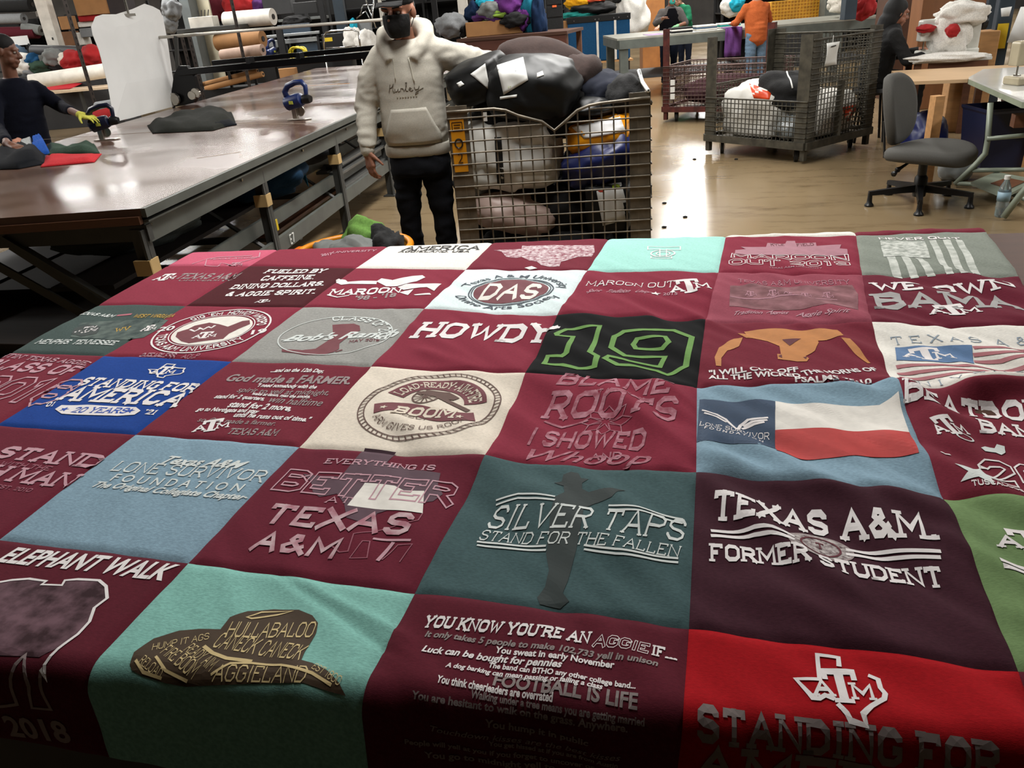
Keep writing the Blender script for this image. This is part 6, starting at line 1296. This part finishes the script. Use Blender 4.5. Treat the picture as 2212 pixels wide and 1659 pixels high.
def shelf_rack(name, label, x0, x1, Y, dep, levels, m='rack_dark', zt=2.3, posts=2):
    c, w_, _, _ = rect(x0, 40, x1, 60, Y); o = thing(name, label, 'shelving', V((c.x, c.y, 0))+RY*dep/2, CY)
    for k in range(posts):
        x = -w_/2+w_*k/(posts-1)
        for y in (-dep/2, dep/2): MB().box((x, y, zt/2), (.05, .05, zt)).build('upright', m, o)
    for z in levels: MB().box((0, 0, z-.015), (w_, dep, .03)).build('shelf', m, o)
    MB().box((0, dep/2+.03, zt/2), (w_, .02, zt)).build('back_panel', 'wall_dark', o)
    return o
for n, c in (('purple', '5c2d6b'), ('violet', '4a2a58'), ('turquoise', '2aa0b8'), ('teal_dark', '1d6478'), ('lime', '8fb04a'), ('sea', '2f8f88'), ('gold', 'd79a1e'), ('coral', 'd0583e'), ('indigo', '16263f'), ('tarp_blue', '1c4467'), ('dusty', '7d7f80'), ('cream_cloth', 'cfc9bd'), ('maroon_dark', '4b1a22'), ('bluegrey', '54677a'), ('sand', 'b9a58c')): cloth(n, c)
# ---- shelving along the back, with what lies on it
zs = [.35, .8, 1.25, 1.7]
shelf_rack('shelving_rack', 'dark shelving with rolls and boxes at the far end behind the navy shirt worker', -60, 250, 14.2, .8, [.3, .75, 1.2, 1.62, 2.05], posts=4)
shelf_rack('shelving_rack', 'dark shelving with red cloth behind the spreader', 330, 715, 14.6, .8, [.4, .9, 1.35, 1.8], posts=4, zt=2.4)
shelf_rack('shelving_rack', 'dark shelving at the far end behind the capped man', 735, 1010, 16.2, .8, [.5, 1.0, 1.45, 1.9], posts=4, zt=2.5)
shelf_rack('shelving_rack', 'dark shelving behind the heap of purple clothes', 1025, 1225, 17.2, .8, [.5, 1.0, 1.5, 1.9], posts=3, zt=2.5)
shelf_rack('shelving_rack', 'dark shelving behind the yellow crate', 1560, 1960, 19.5, .8, [.6, 1.1, 1.6], posts=4, zt=2.5)
GR = 'rolls on the far shelving'
roll('fabric_roll', 'pale grey fabric roll lying on the dark shelf', (-20, 42), (52, 40), 13.7, .11, 'dusty', GR); roll('fabric_roll', 'thick dark fabric roll lying on the stuff behind the worker', (72, 110), (178, 112), 12.4, .12, 'dark_grey', GR)
roll('fabric_roll', 'dark maroon roll low on the shelf behind the worker', (-20, 72), (80, 70), 13.7, .13, 'maroon_dark', GR)
roll('fabric_roll', 'black roll high on the shelf above the pale grey one', (-20, 12), (70, 10), 13.8, .15, 'black_cloth', GR); roll('fabric_roll', 'charcoal roll next to the white pillar', (52, 60), (90, 66), 13.7, .11, 'grey_cloth', GR)
rk_ = [o for o in COL.objects if o.name == 'shelving_rack'][0]
for q in ((61, 21), (74, 30)): p = world(rk_).inverted() @ aty(q[0], q[1], 14.0); MB().box((p.x, -.43, p.z), (.11, .01, .11)).build('white_tag', 'label_white', rk_)
c, w_, zt, zb = rect(96, 0, 120, 100, 12.95)
wc = thing('white_pillar', 'white square pillar in front of the dark shelving', 'pillar', V((aty(122, 98, 12.95).x, 12.95, 0)), CY); MB().box((0, 0, 2.3), (.25, .25, 4.6)).build('shaft', 'white_paint', wc); MB().box((.03, -.128, aty(131, 82, 12.95).z), (.03, .006, .05)).build('mark', 'black_plastic', wc)
GB = 'boxes on the far shelving'
crate('cardboard_box', 'small brown cardboard box beside the white pillar', 'box', (128, 35, 152, 64), 13.7, .3, 'cardboard', GB); crate('cardboard_box', 'brown box with pale label under the small box', 'box', (133, 68, 160, 100), 13.7, .3, mat('cardboard_dark', (.42, .28, .17), .85), GB)
k = crate('cardboard_box', 'big brown cardboard box high behind the paper pattern', 'box', (160, -14, 238, 32), 13.3, .5, 'cardboard', GB); crate('cardboard_box', 'dark carton next to the big brown box', 'box', (232, -14, 270, 30), 13.4, .5, mat('carton_dark', (.16, .13, .13), .8), GB)
crate('red_bundle', 'flat red folded bundle below the big cardboard box', 'cloth', (168, 32, 214, 46), 13.3, .35, 'red_cloth', bevel=.02)
for k, (q, m) in enumerate((((168, 46, 206, 58), 'white_cotton'), ((172, 60, 210, 80), 'dusty'), ((162, 70, 180, 98), 'white_cotton'))): crate('folded_cloth', ['white folded stack below the red bundle', 'grey folded stack beside the top of the paper pattern', 'white folded stack against the perforated post', 'cream folded cloth low behind the paper pattern'][k], 'cloth', q, 13.35, .35, m, 'folded stacks on the far shelving', bevel=.015)
post('rack_post', 'perforated rack post between worker and paper pattern', 155, 0, 213, 250, 6.6); post('rack_post', 'perforated rack post beside the spreader rails', 497, 0, 527, 128, 9.4); 
for x0, x1 in ((380, 392), (398, 410), (415, 425)): post('rack_post', 'dark rack post in the bunch above the spreader end plate, %s' % {380: 'nearest the paper', 398: 'middle one', 415: 'nearest the grey cabinet'}[x0], x0, 75, x1, 150, 8.0, ztop=aty(x0, 72, 8.0).z)
# second table beyond the cutting table, with a white roll and heaps
Y2 = 5.9; t2 = [at(40, 205, .88), at(245, 186, .88)]; t2 += [t2[1]+V((-.28, .9, 0)), t2[0]+V((-.28, .9, 0))]
pc = sum(t2, V())/4; o = thing('side_table', 'grey table with white roll behind the navy shirt worker', 'table', (pc.x, pc.y, 0))
e = MB(); e.prism([p-pc for p in t2], .84, .88); e.build('table_top', 'sand', o); e = MB(); e.bar(t2[0]-pc-V((0, 0, .08)), t2[1]-pc-V((0, 0, .08)), .03, .09); e.build('apron', 'leg_steel', o)
for p in (t2[0]*.94+t2[1]*.06, t2[0]*.4+t2[1]*.6, t2[1]*.95+t2[0]*.05): MB().box((p.x-pc.x, p.y-pc.y+.1, .42), (.05, .05, .84)).build('leg', 'leg_steel', o)
roll('paper_roll', 'white roll lying on the grey side table', (66, 177), (232, 152), t2[0].y+.35, .13, 'white_paint', core=False, Y2=t2[1].y+.35)
onpx('fabric_strip', [[(82, 190), (188, 176)], [(80, 196), (150, 193)]], 'scarlet', .004, 'red fabric strip in front of the white roll', 'fabric', 20, .012, .01, z=.88)
crate('low_platform', 'dark low platform carrying the red and grey rolls', 'platform', (195, 262, 275, 300), 6.3, .5, 'dark_grey', ground=True)
roll('fabric_roll', 'red fabric roll low under the side table', (215, 252), (262, 240), 6.4, .11, 'red_cloth'); roll('fabric_roll', 'grey fabric roll above the red one under the side table', (212, 234), (250, 228), 6.4, .08, 'dusty')
GH = 'heaped scraps on the sorting bench'
crate('sorting_bench', 'dark sorting bench heaped with scraps behind the side table', 'bench', (-10, 160, 222, 178), 12.1, .7, 'dark_grey', ground=True)
for k, (x, y, r, m, lb) in enumerate(((55, 140, (.2, .2, .13), 'white_cotton', 'white crumpled cloth beside the worker\'s face'), (38, 118, (.12, .1, .1), 'bluegrey', 'blue grey folded cloth behind the worker\'s face'), (78, 132, (.13, .12, .09), 'tarp_blue', 'blue crumpled cloth in the scrap heap'), (100, 145, (.2, .15, .1), 'forest', 'dark green cloth in the scrap heap'), (75, 158, (.18, .15, .1), 'dusty', 'grey cloth in front of the scrap heap'), (120, 125, (.14, .14, .12), 'grey_cloth', 'grey bundle in the middle of the scrap heap'), (168, 132, (.2, .16, .13), 'red_cloth', 'red cloth heap by the perforated post'), (200, 122, (.16, .14, .12), 'red_cloth', 'red cloth heap half behind the paper pattern'), (145, 130, (.1, .1, .1), 'cream_cloth', 'cream folded bundle beside the red heap'), (128, 142, (.14, .1, .08), 'black_cloth', 'black scrap between grey and red'))):
    heap('cloth_scrap', lb, x, y, 12.3, tuple(q*1.65 for q in r), 70+k, m, group=GH)
sg = crate('paper_sign', 'pale paper sign standing on the scrap heap', 'sign', (20, 78, 62, 98), 12.6, .01, 'paper_white', bevel=.001, legs=True); crate('display_board', 'grey tablet lying up in the scrap heap', 'board', (84, 118, 110, 134), 12.2, .02, 'grey_cloth', bevel=.003)
# ---- behind the spreader
crate('grey_cabinet', 'tall grey cabinet behind the bunch of rack posts', 'cabinet', (388, -40, 408, 60), 10.4, .5, mat('cabinet_grey', (.36, .38, .38), .5), ground=True)
crate('cream_board', 'cream coloured board leaning behind the white box', 'board', (410, -20, 462, 130), 10.8, .05, mat('board_cream', (.66, .63, .54), .6), ground=True)
wbx = crate('white_box', 'white cardboard box with pens beside the grey cabinet', 'box', (408, 36, 460, 60), 9.8, .3, 'white_paint'); 
for k in range(4): e = MB(); e.tube([(-.1+.05*k, .05, wbx['h']-.05), (-.08+.06*k, .05, wbx['h']+.1)], .008, 6); e.build('pen', 'black_plastic', wbx)
crate('printer_shelf', 'grey metal shelf carrying the white box', 'shelf', (380, 58, 520, 68), 9.75, .5, 'leg_steel', legs=True)
for x, y, r, sd in ((372, 20, (.14, .14, .16), 1), (366, 48, (.12, .1, .14), 2)): heap('white_bag', ['pale crumpled bag above the paper pattern\'s corner', 'pale crumpled bag lower beside the dark posts'][sd-1], x, y, 9.2, r, 90+sd, 'dusty', 'bag')
heap('red_bag', 'big red cloth bundle on the shelf behind the spreader', 525, 12, 14.4, (.4, .25, .32), 93, 'red_cloth', 'cloth'); heap('red_bag', 'dark red cloth bundle beside the big red one', 472, 14, 14.5, (.28, .22, .3), 94, 'maroon_dark', 'cloth'); heap('cloth_scrap', 'plum cloth next to the big red bundle', 562, 16, 14.4, (.14, .2, .18), 95, 'violet')
roll('paper_roll', 'thick white paper roll on the rack behind the rod', (488, 44), (590, 36), 10.4, .13, 'white_paint')
crate('roll_rack', 'dark low rack carrying the kraft roll and the pink roll', 'rack', (458, 134, 580, 139), 9.6, .7, 'rack_dark', legs=True)
roll('paper_roll', 'brown kraft paper roll under the rod', (470, 92), (568, 84), 9.9, .13, 'kraft'); roll('paper_roll', 'pale pink paper roll below the kraft roll', (480, 120), (568, 108), 9.6, .09, mat('paper_pink', (.62, .52, .46), .8))
roll('cardboard_tube', 'long cardboard tube lying beyond the table edge', (445, 192), (568, 160), 9.9, .045, 'cardboard', 'cardboard tubes beyond the table'); roll('cardboard_tube', 'second cardboard tube stacked behind the long one', (440, 182), (556, 153), 10.1, .04, 'cardboard', 'cardboard tubes beyond the table')
crate('cardboard_box', 'small brown carton standing beyond the table edge', 'box', (598, 148, 638, 172), 11.6, .2, 'cardboard', GB, ground=True); crate('dark_chest', 'black chest on the floor behind the cardboard tubes', 'chest', (425, 188, 610, 215), 10.0, .6, 'black_cloth', ground=True)
for k, (x, y) in enumerate(((538, 122), (585, 117))):
    p = aty(x, y, 12.5); cutter((p.x, p.y, p.z-.16), .6+k, ['blue cloth cutter parked behind the spreader next to the rack post', 'blue cloth cutter parked behind the spreader by the yellow cable'][k], k=1.75)
cb = thing('yellow_cable', 'coiled yellow cable behind the spreader rails', 'cable', aty(645, 117, 12.4)); e = MB(); e.tube([(.19*math.cos(a)*(1+.12*math.sin(a*.37)), .08*math.sin(a*.9), .13*math.sin(a)+.012*math.sin(a*2.3)) for a in [k*.35 for k in range(100)]], .012, 6); e.build('coil', mat('cable_yellow', (.75, .68, .1), .4), cb, True)
crate('charging_station', 'dark bench carrying the parked cutters and the yellow cable', 'bench', (520, 127, 760, 146), 12.3, .5, 'black_plastic', ground=True)
crate('dark_box', 'dark grey crate on the shelf above the white roll', 'box', (567, -14, 628, 32), 14.2, .4, 'dark_grey', GB)
mo = crate('monitor', 'black flat monitor behind the rod', 'monitor', (634, 4, 685, 30), 13.6, .05, 'black_plastic'); MB().box((0, .0, -.06), (.08, .06, .14)).build('stand', 'black_plastic', mo); crate('monitor_desk', 'pale shelf carrying the black monitor', 'shelf', (600, 38, 700, 44), 13.6, .5, 'grey_cloth', legs=True)
heap('black_cloth_pile', 'black cloth pile below the black monitor', 640, 46, 13.4, (.27, .2, .1), 96, 'black_cloth')
crate('steel_post', 'black steel post nearest the monitor', 'post', (692, -30, 704, 112), 13.3, .1, 'rack_dark', 'black posts behind the spreader', ground=True); crate('steel_post', 'wide black steel post behind the rod', 'post', (724, -30, 746, 112), 13.4, .2, 'column_blue', 'black posts behind the spreader', ground=True)
crate('steel_post', 'black slanted support between the blue cutters and the silver strips', 'post', (600, 60, 614, 125), 12.6, .08, 'rack_dark', 'black posts behind the spreader', ground=True)
crate('power_cabinet', 'black cabinet with yellow label behind the chrome trolley', 'cabinet', (697, 72, 752, 118), 12.9, .4, 'black_plastic', ground=True); p = rect(697, 78, 716, 87, 9.88)
pc_ = [o for o in COL.objects if o.name == 'power_cabinet'][0]; MB().box((-.13, -.203, pc_['h']-.1), (.17, .006, .07)).build('yellow_label', 'yellow_sticker', pc_)
for k, q in enumerate(((566, 72, 690, 78), (612, 82, 688, 92), (566, 88, 600, 104))): crate('metal_panel', ['long silver strip behind the kraft roll', 'silver strip below the long one', 'short silver panel beside the dark support'][k], 'panel', q, 13.0+.1*k, .08, mat('panel_silver', (.55, .56, .56), .3, .4), 'silver strips behind the spreader', legs=True)
for k, q in enumerate(((600, 52, 670, 74), (640, 92, 700, 116))): crate('slanted_panel', ['blue grey slanted panel under the rod', 'blue grey panel beside the yellow cable'][k], 'panel', q, 13.2, .1, mat('panel_slate', (.2, .25, .3), .3), 'slate panels behind the spreader', legs=True)
ct = thing('chrome_trolley', 'chrome tube trolley handle in front of the black cabinet', 'trolley', (0, 0, 0)); e = MB(); e.tube([aty(x, y, 12.3) for x, y in ((702, 118), (699, 80), (704, 70), (716, 67), (762, 64), (774, 70), (780, 112))], .018, 8); e.build('handle', 'chrome', ct, True); e = MB(); e.tube([aty(704, 104, 12.3), aty(778, 100, 12.3)], .014, 8); e.build('cross_bar', 'chrome', ct, True)
q0, q1 = aty(702, 118, 12.3), aty(780, 112, 12.3); e = MB(); e.tube([q0, V((q0.x, q0.y, 0))], .018, 8); e.tube([q1, V((q1.x, q1.y, 0))], .018, 8); e.build('leg', 'chrome', ct, True)
for k, (x, y) in enumerate(((765, 92), (790, 95))): heap('white_sack', ['white plastic sack behind the chrome trolley', 'white plastic sack touching the hoodie'][k], x, y, 12.9, (.21, .2, .26), 97+k, 'white_cotton', 'bag')
fr = thing('chrome_stand', 'chrome machine stand behind the capped man', 'stand', (0, 0, 0)); e = MB()
for pl in ([(778, 30), (784, 12), (806, 10), (800, 26)], [(770, 40), (790, 24), (800, 44)], [(808, 0), (802, 60)], [(790, 0), (812, 60)]): e.tube([aty(x, y, 13.8) for x, y in pl], .014, 6)
p = aty(802, 60, 13.8); e.tube([p, V((p.x, p.y, 0))], .02, 6); e.build('frame', 'chrome', fr, True)
heap('turquoise_bag', 'small turquoise bag behind the rod', 764, 58, 13.4, (.07, .07, .16), 99, 'turquoise', 'bag'); crate('pale_carton', 'pale green carton next to the turquoise bag', 'box', (772, 45, 800, 70), 13.5, .2, 'dusty', GB)
wp_ = crate('white_pillar', 'white pillar directly behind the black cap', 'pillar', (820, -60, 842, 120), 14.8, .2, 'white_paint', ground=True)
# ---- behind the near cart
crate('white_pillar', 'slim white pillar beside the purple heap', 'pillar', (989, -60, 1010, 90), 12.4, .2, 'white_paint', ground=True); crate('steel_post', 'dark upright beside the hood', 'post', (935, -30, 947, 110), 11.4, .06, 'rack_dark', 'black posts behind the spreader', ground=True)
wtb = [at(960, 92, .86), at(1230, 76, .86), at(1230, 60, .86), at(975, 70, .86)]
YT2 = 8.6; a, c_ = aty(985, 80, YT2), aty(1225, 72, YT2); tb2 = thing('wooden_bench', 'brown wooden bench piled with purple and teal clothes', 'bench', ((a.x+c_.x)/2, YT2+.6, 0)); ZB2 = (a.z+c_.z)/2; w_ = c_.x-a.x
MB().box((0, 0, ZB2-.02), (w_, 1.2, .04)).build('bench_top', 'laminate_brown', tb2); MB().box((0, -.56, ZB2-.2), (w_-.04, .04, .34)).build('front_panel', mat('panel_redbrown', (.34, .2, .16), .4, var=.1), tb2)
for x in (-w_/2+.05, w_/2-.05):
    for y in (-.5, .5): MB().box((x, y, (ZB2-.04)/2), (.07, .07, ZB2-.04)).build('leg', 'brown_wood', tb2)
crate('cardboard_box', 'open cardboard box on the wooden bench', 'box', (1006, 44, 1128, 76), 9.1, .4, 'cardboard', GB)
GP = 'clothes heaped on the wooden bench'
for k, (x, y, r, m, lb) in enumerate(((975, 55, (.22, .2, .15), 'dusty', 'grey garment heap close to the hood'), (1000, 62, (.12, .14, .1), 'black_cloth', 'black scrap at the end of the bench heap'), (1100, 10, (.2, .2, .16), 'purple', 'purple garment at the top of the heap'), (1050, 5, (.14, .14, .08), 'turquoise', 'turquoise garment at the top of the heap'), (1060, 22, (.17, .16, .12), 'grey_cloth', 'grey patterned garment under the turquoise one'), (1085, 28, (.2, .16, .08), 'lime', 'lime green garment in the middle of the heap'), (1060, 36, (.26, .2, .09), 'violet', 'violet garment under the lime one'), (1025, 30, (.12, .16, .16), 'indigo', 'dark indigo garment at the pillar side of the heap'), (1115, 42, (.2, .18, .1), 'black_cloth', 'black garment low in the heap'), (1130, 40, (.1, .14, .15), 'purple', 'purple garment slipping off the heap'), (1090, 62, (.16, .14, .09), 'turquoise', 'bright turquoise cloth draped over the cardboard box'), (1145, 32, (.14, .18, .26), 'teal_dark', 'dark teal garment hanging at the tower side of the heap'), (1165, 45, (.1, .18, .3), 'indigo', 'dark blue garment next to the black tower'), (1050, 44, (.1, .1, .06), 'lime', 'lime sleeve peeking out below the violet garment'))): heap('heaped_garment', lb, x, y, 9.2+.05*(k % 4), r, 101+k, m, 'garment', GP)
tw = crate('drawer_tower', 'black drawer tower behind the brown fleece blanket', 'drawers', (1180, -40, 1216, 96), 11.0, .5, 'black_plastic', ground=True)
for k in range(6): MB().box((0, -.265, tw['h']-.25-.18*k), (tw['w']-.03, .02, .15)).build('drawer', 'black_cloth', tw, bevel=.004)
MB().box((0, -.28, tw['h']-.35), (.07, .01, .03)).build('orange_label', mat('label_orange', (.8, .35, .12), .6), tw)
bb = crate('canvas_bin', 'big blue canvas bin with white straps on a pallet', 'bin', (1228, 34, 1361, 132), 15., .9, 'tarp_blue', bevel=.03, part='canvas'); w_, h_ = bb['w'], bb['h']
MB().box((0, 0, h_-.05), (w_+.03, .93, .12)).build('dark_rim', 'black_cloth', bb, bevel=.01)
for x in (-.03, .29): MB().box((w_*x*.9, -.457, h_*.46), (.045, .012, h_*.9)).build('strap', 'white_paint', bb)
for x in (-.4, -.06, .0, .24, .32, .46): MB().box((w_*x, -.47, h_-.06), (.02, .012, .02)).build('rivet', 'chrome', bb)
zp = bb.location.z; pal = thing('wooden_pallet', 'wooden pallet stack carrying the blue canvas bin', 'pallet', V((bb.location.x, bb.location.y, 0)), CY); MB().box((0, 0, zp-.02), (w_+.1, 1., .035)).build('deck', 'ply_wood', pal)
for x in (-.45, 0, .45): MB().box((x*w_, 0, (zp-.04)/2), (.1, .95, zp-.04)).build('stringer', 'dark_board', pal)
crate('cardboard_box', 'upright cardboard sheet beside the blue canvas bin', 'box', (1216, 45, 1230, 88), 14.9, .3, 'cardboard', GB)
for k, (x, y, r, m, lb) in enumerate(((1252, 6, (.24, .25, .14), 'gold', 'yellow garment on top of the blue canvas bin'), (1285, 0, (.18, .2, .05), 'coral', 'coral garment behind the yellow one'), (1280, 18, (.42, .3, .1), 'black_cloth', 'black garment across the blue canvas bin'), (1255, 31, (.35, .3, .07), 'sea', 'sea green garment at the rim of the blue canvas bin'))): heap('heaped_garment', lb, x, y, 15.4, tuple(q*1.12 for q in r), 121+k, m, 'garment', 'clothes on the canvas bin')
heap('laundry_sack', 'white striped laundry sack beside the orange cabinet', 1366, 32, 16.6, (.33, .28, .42), 126, 'white_cotton', 'bag', box=.4); heap('laundry_sack', 'black sack on the white laundry sack', 1358, -6, 16.6, (.33, .25, .14), 127, 'black_cloth', 'bag')
crate('wooden_cabinet', 'orange brown wooden cabinet behind the vest worker', 'cabinet', (1388, -60, 1436, 52), 17.5, .5, mat('cabinet_orange', (.62, .4, .2), .5), ground=True); crate('wooden_cabinet', 'brown wooden cabinet behind the seated woman', 'cabinet', (1930, -60, 1986, 45), 10.4, .5, mat('cabinet_brown', (.28, .17, .11), .5), ground=True); crate('wooden_cabinet', 'broad tan wooden panel behind the draped sewing machine', 'cabinet', (1992, -60, 2130, 100), 9.2, .3, mat('cabinet_tan', (.48, .31, .18), .5, var=.08, scale=3, stretch=(6, 6, 1)), ground=True)
# ---- the long grey table with the people at it
ZL = 1.0; tl = [at(1333, 84, ZL), at(1930, 32, ZL), at(1930, 18, ZL), at(1353, 64, ZL)]
f0 = tl[0]; f1_ = tl[1]; dl = (f1_-f0).normalized(); nl = V((-dl.y, dl.x, 0)); Ll = (f1_-f0).length; DL = 1.9
lt = thing('packing_table', 'long grey steel packing table where two people stand', 'table', (f0.x, f0.y, 0), math.atan2(dl.y, dl.x)); steel('table_grey', (.36, .38, .36), .5, .3, var=.15)
MB().box((Ll/2, DL/2, ZL-.015), (Ll, DL, .03)).build('table_top', mat('top_grey', (.55, .55, .51), .4), lt); MB().box((Ll/2, .02, ZL-.1), (Ll, .04, .14)).build('apron', 'table_grey', lt); MB().box((.02, DL/2, ZL-.1), (.04, DL, .14)).build('apron', 'table_grey', lt)
for x in (.12, 2.4, 4.4): 
    for y in (.1, DL-.1): MB().box((x, y, (ZL-.05)/2), (.14, .14, ZL-.05)).build('leg', 'table_grey', lt)
MB().box((Ll/2, DL*.5, .35), (Ll-.3, DL-.3, .04)).build('lower_shelf', 'dark_grey', lt)
def lp(s, d, z=ZL): return f0+dl*s+nl*d+V((0, 0, z-f0.z))
def sper(x, d): # distance along the table whose point d behind the front edge is seen at pixel column x
    best = None
    for k in range(0, 700):
        P = lp(k*.01, d); q = CR.transposed() @ (P-CAM); X = 1106+FPX*q.x/-q.z
        if best is None or abs(X-x) < best[0]: best = (abs(X-x), k*.01)
    return best[1]
GS = 'folded stacks on the packing table'
for k, (x, d, n, ms, lb) in enumerate(((1470, .35, 3, ('black_cloth', 'white_cotton', 'black_cloth'), 'black and white'), (1522, .45, 3, ('white_cotton', 'bluegrey', 'white_cotton'), 'white and blue'), (1572, .55, 3, ('white_cotton', 'sea', 'white_cotton'), 'white and green'), (1515, .9, 2, ('white_cotton', 'bluegrey'), 'pale'))):
    for j in range(n):
        P = lp(sper(x, d), d, ZL+.028*j); tag(link('folded_sheet', baked(MB().box((0, 0, .0135), (.36, .3, .026)).mesh(), [('BEVEL', dict(width=.008, segments=2))]), ms[j], None), '%s folded sheet of the %s stack on the packing table' % (['lowest', 'middle', 'topmost'][j if n == 3 or j == 0 else 2], lb), 'cloth', GS); o = COL.objects[-1]; o.location = P; o.rotation_euler = (0, 0, math.atan2(dl.y, dl.x))
P = lp(sper(1415, .3), .3); o = sheet('lilac_sheet', [[lp(sper(1402, .1), .1, ZL+.004), lp(sper(1438, .1), .1, ZL+.004)], [lp(sper(1402, .1), .7, ZL+.004), lp(sper(1438, .1), .7, ZL+.004)]], cloth('lilac', 'a892b0'), .004); tag(o, 'lilac sheet at the corner of the packing table', 'cloth')
s0 = sper(1585, -.06); rows = [[lp(s0-.14+.28*c/8, .25 if r == 0 else -.06-.02*math.sin(c*1.6+r), ZL+.02 if r < 2 else ZL-.085*(r-1)) for c in range(9)] for r in range(7)]; tag(sheet('purple_cloth', rows, cloth('purple_b', '5f3a70'), .01), 'purple cloth hanging over the edge of the packing table', 'cloth')
ws = lp(sper(1480, .95), 2.35, 0); fz = aty(1482, 2, ws.y).z
figure('person', 'person in grey shirt and black vest with green glove behind the packing table', ws, CY+.1, 'skin_tan', 'grey_shirt', 'jeans_dark', 'hair_black', ((V((-.3, -.12, 1.12)), V((-.26, -.45, 1.2))), (V((.28, -.15, 1.08)), V((.02, -.5, 1.06)))), hz=fz+.07, lean=.12, vest='vest_black', mask='teal_mask', sleeves=(True, False), gl=(None, 'glove_green'))
ws = lp(sper(1630, -.3), -.42, 0); figure('person', 'person in orange shirt and blue jeans leaning at the packing table', ws, math.pi+.5, 'skin_tan', 'orange_shirt', 'jeans_blue', 'hair_black', ((V((-.3, -.15, 1.1)), V((-.2, -.45, 1.08))), (V((.3, -.15, 1.1)), V((.2, -.45, 1.08)))), hz=1.6, lean=.1)
ws = lp(sper(1550, 1.5), 4.2, 0); figure('person', 'person in green and white jersey bending over beyond the packing table', ws, CY-.9, 'skin_light', 'green_jersey', 'jeans_dark', 'hair_black', ((V((-.3, -.25, 1.12)), V((-.2, -.62, 1.0))), (V((.28, -.2, 1.1)), V((.1, -.6, 1.05)))), hz=1.5, lean=.2)
heap('white_cloth', 'white and turquoise garment held by the green jersey worker', 1580, 12, lp(0, 3.4).y+.9, (.2, .15, .2), 131, 'white_cotton'); heap('turquoise_garment', 'turquoise garment draped over the white one', 1592, 8, lp(0, 3.4).y+.8, (.14, .14, .13), 132, 'turquoise')
# yellow mesh crate and machines behind the table
yc = crate('mesh_crate', 'yellow plastic mesh crate beyond the packing table', 'crate', (1666, 0, 1782, 42), 16.4, .8, mat('crate_yellow', (.72, .5, .1), .5)); w_, h_ = yc['w'], yc['h']; e = MB()
for k in range(18): e.box((-w_/2+w_*k/17, -.405, h_/2), (.02, .02, h_))
for k in range(7): e.box((0, -.405, h_*k/6), (w_, .022, .02))
e.build('ribs', mat('crate_ribs', (.8, .58, .14), .5), yc); crate('crate_stand', 'dark stand carrying the yellow mesh crate', 'stand', (1660, 42, 1790, 60), 16.4, .8, 'dark_grey', ground=True)
cv = crate('clear_column', 'grey blue upright panel standing at the end of the packing table', 'panel', (1828, -40, 1853, 42), f1_.y-.9, .2, 'column_blue')
crate('machine_cabinet', 'grey green machine cabinet beside the yellow crate', 'cabinet', (1784, -30, 1826, 42), 16.2, .6, 'table_grey', ground=True); heap('cream_cushion', 'cream rounded cushion behind the grey blue column', 1832, 4, 13.6, (.3, .2, .15), 133, 'cream_cloth', 'cushion', box=.5)
heap('white_bag', 'white plastic bag at the far end of the packing table', 1850, 30, f1_.y+.4, (.25, .2, .12), 134, 'white_cotton', 'bag'); heap('red_bag', 'red cloth bundle behind the white plastic bag', 1868, 14, 12.6, (.16, .16, .18), 135, 'red_cloth', 'cloth')
blob('debris', at(1180, 505, 0), (.03, .02, .01), 141, 'black_cloth', label='dark lint speck on the floor beside the near cart', cat='lint') if False else None
for k, (x, y) in enumerate(((1435, 492), (1480, 470), (1500, 345), (1590, 345), (1435, 440))): blob('lint', at(x, y, 0), (.02, .013, .008), 141+k, 'black_cloth', label='dark speck of lint on the open floor beside the carts', cat='lint', group='lint on the floor', sub=2)
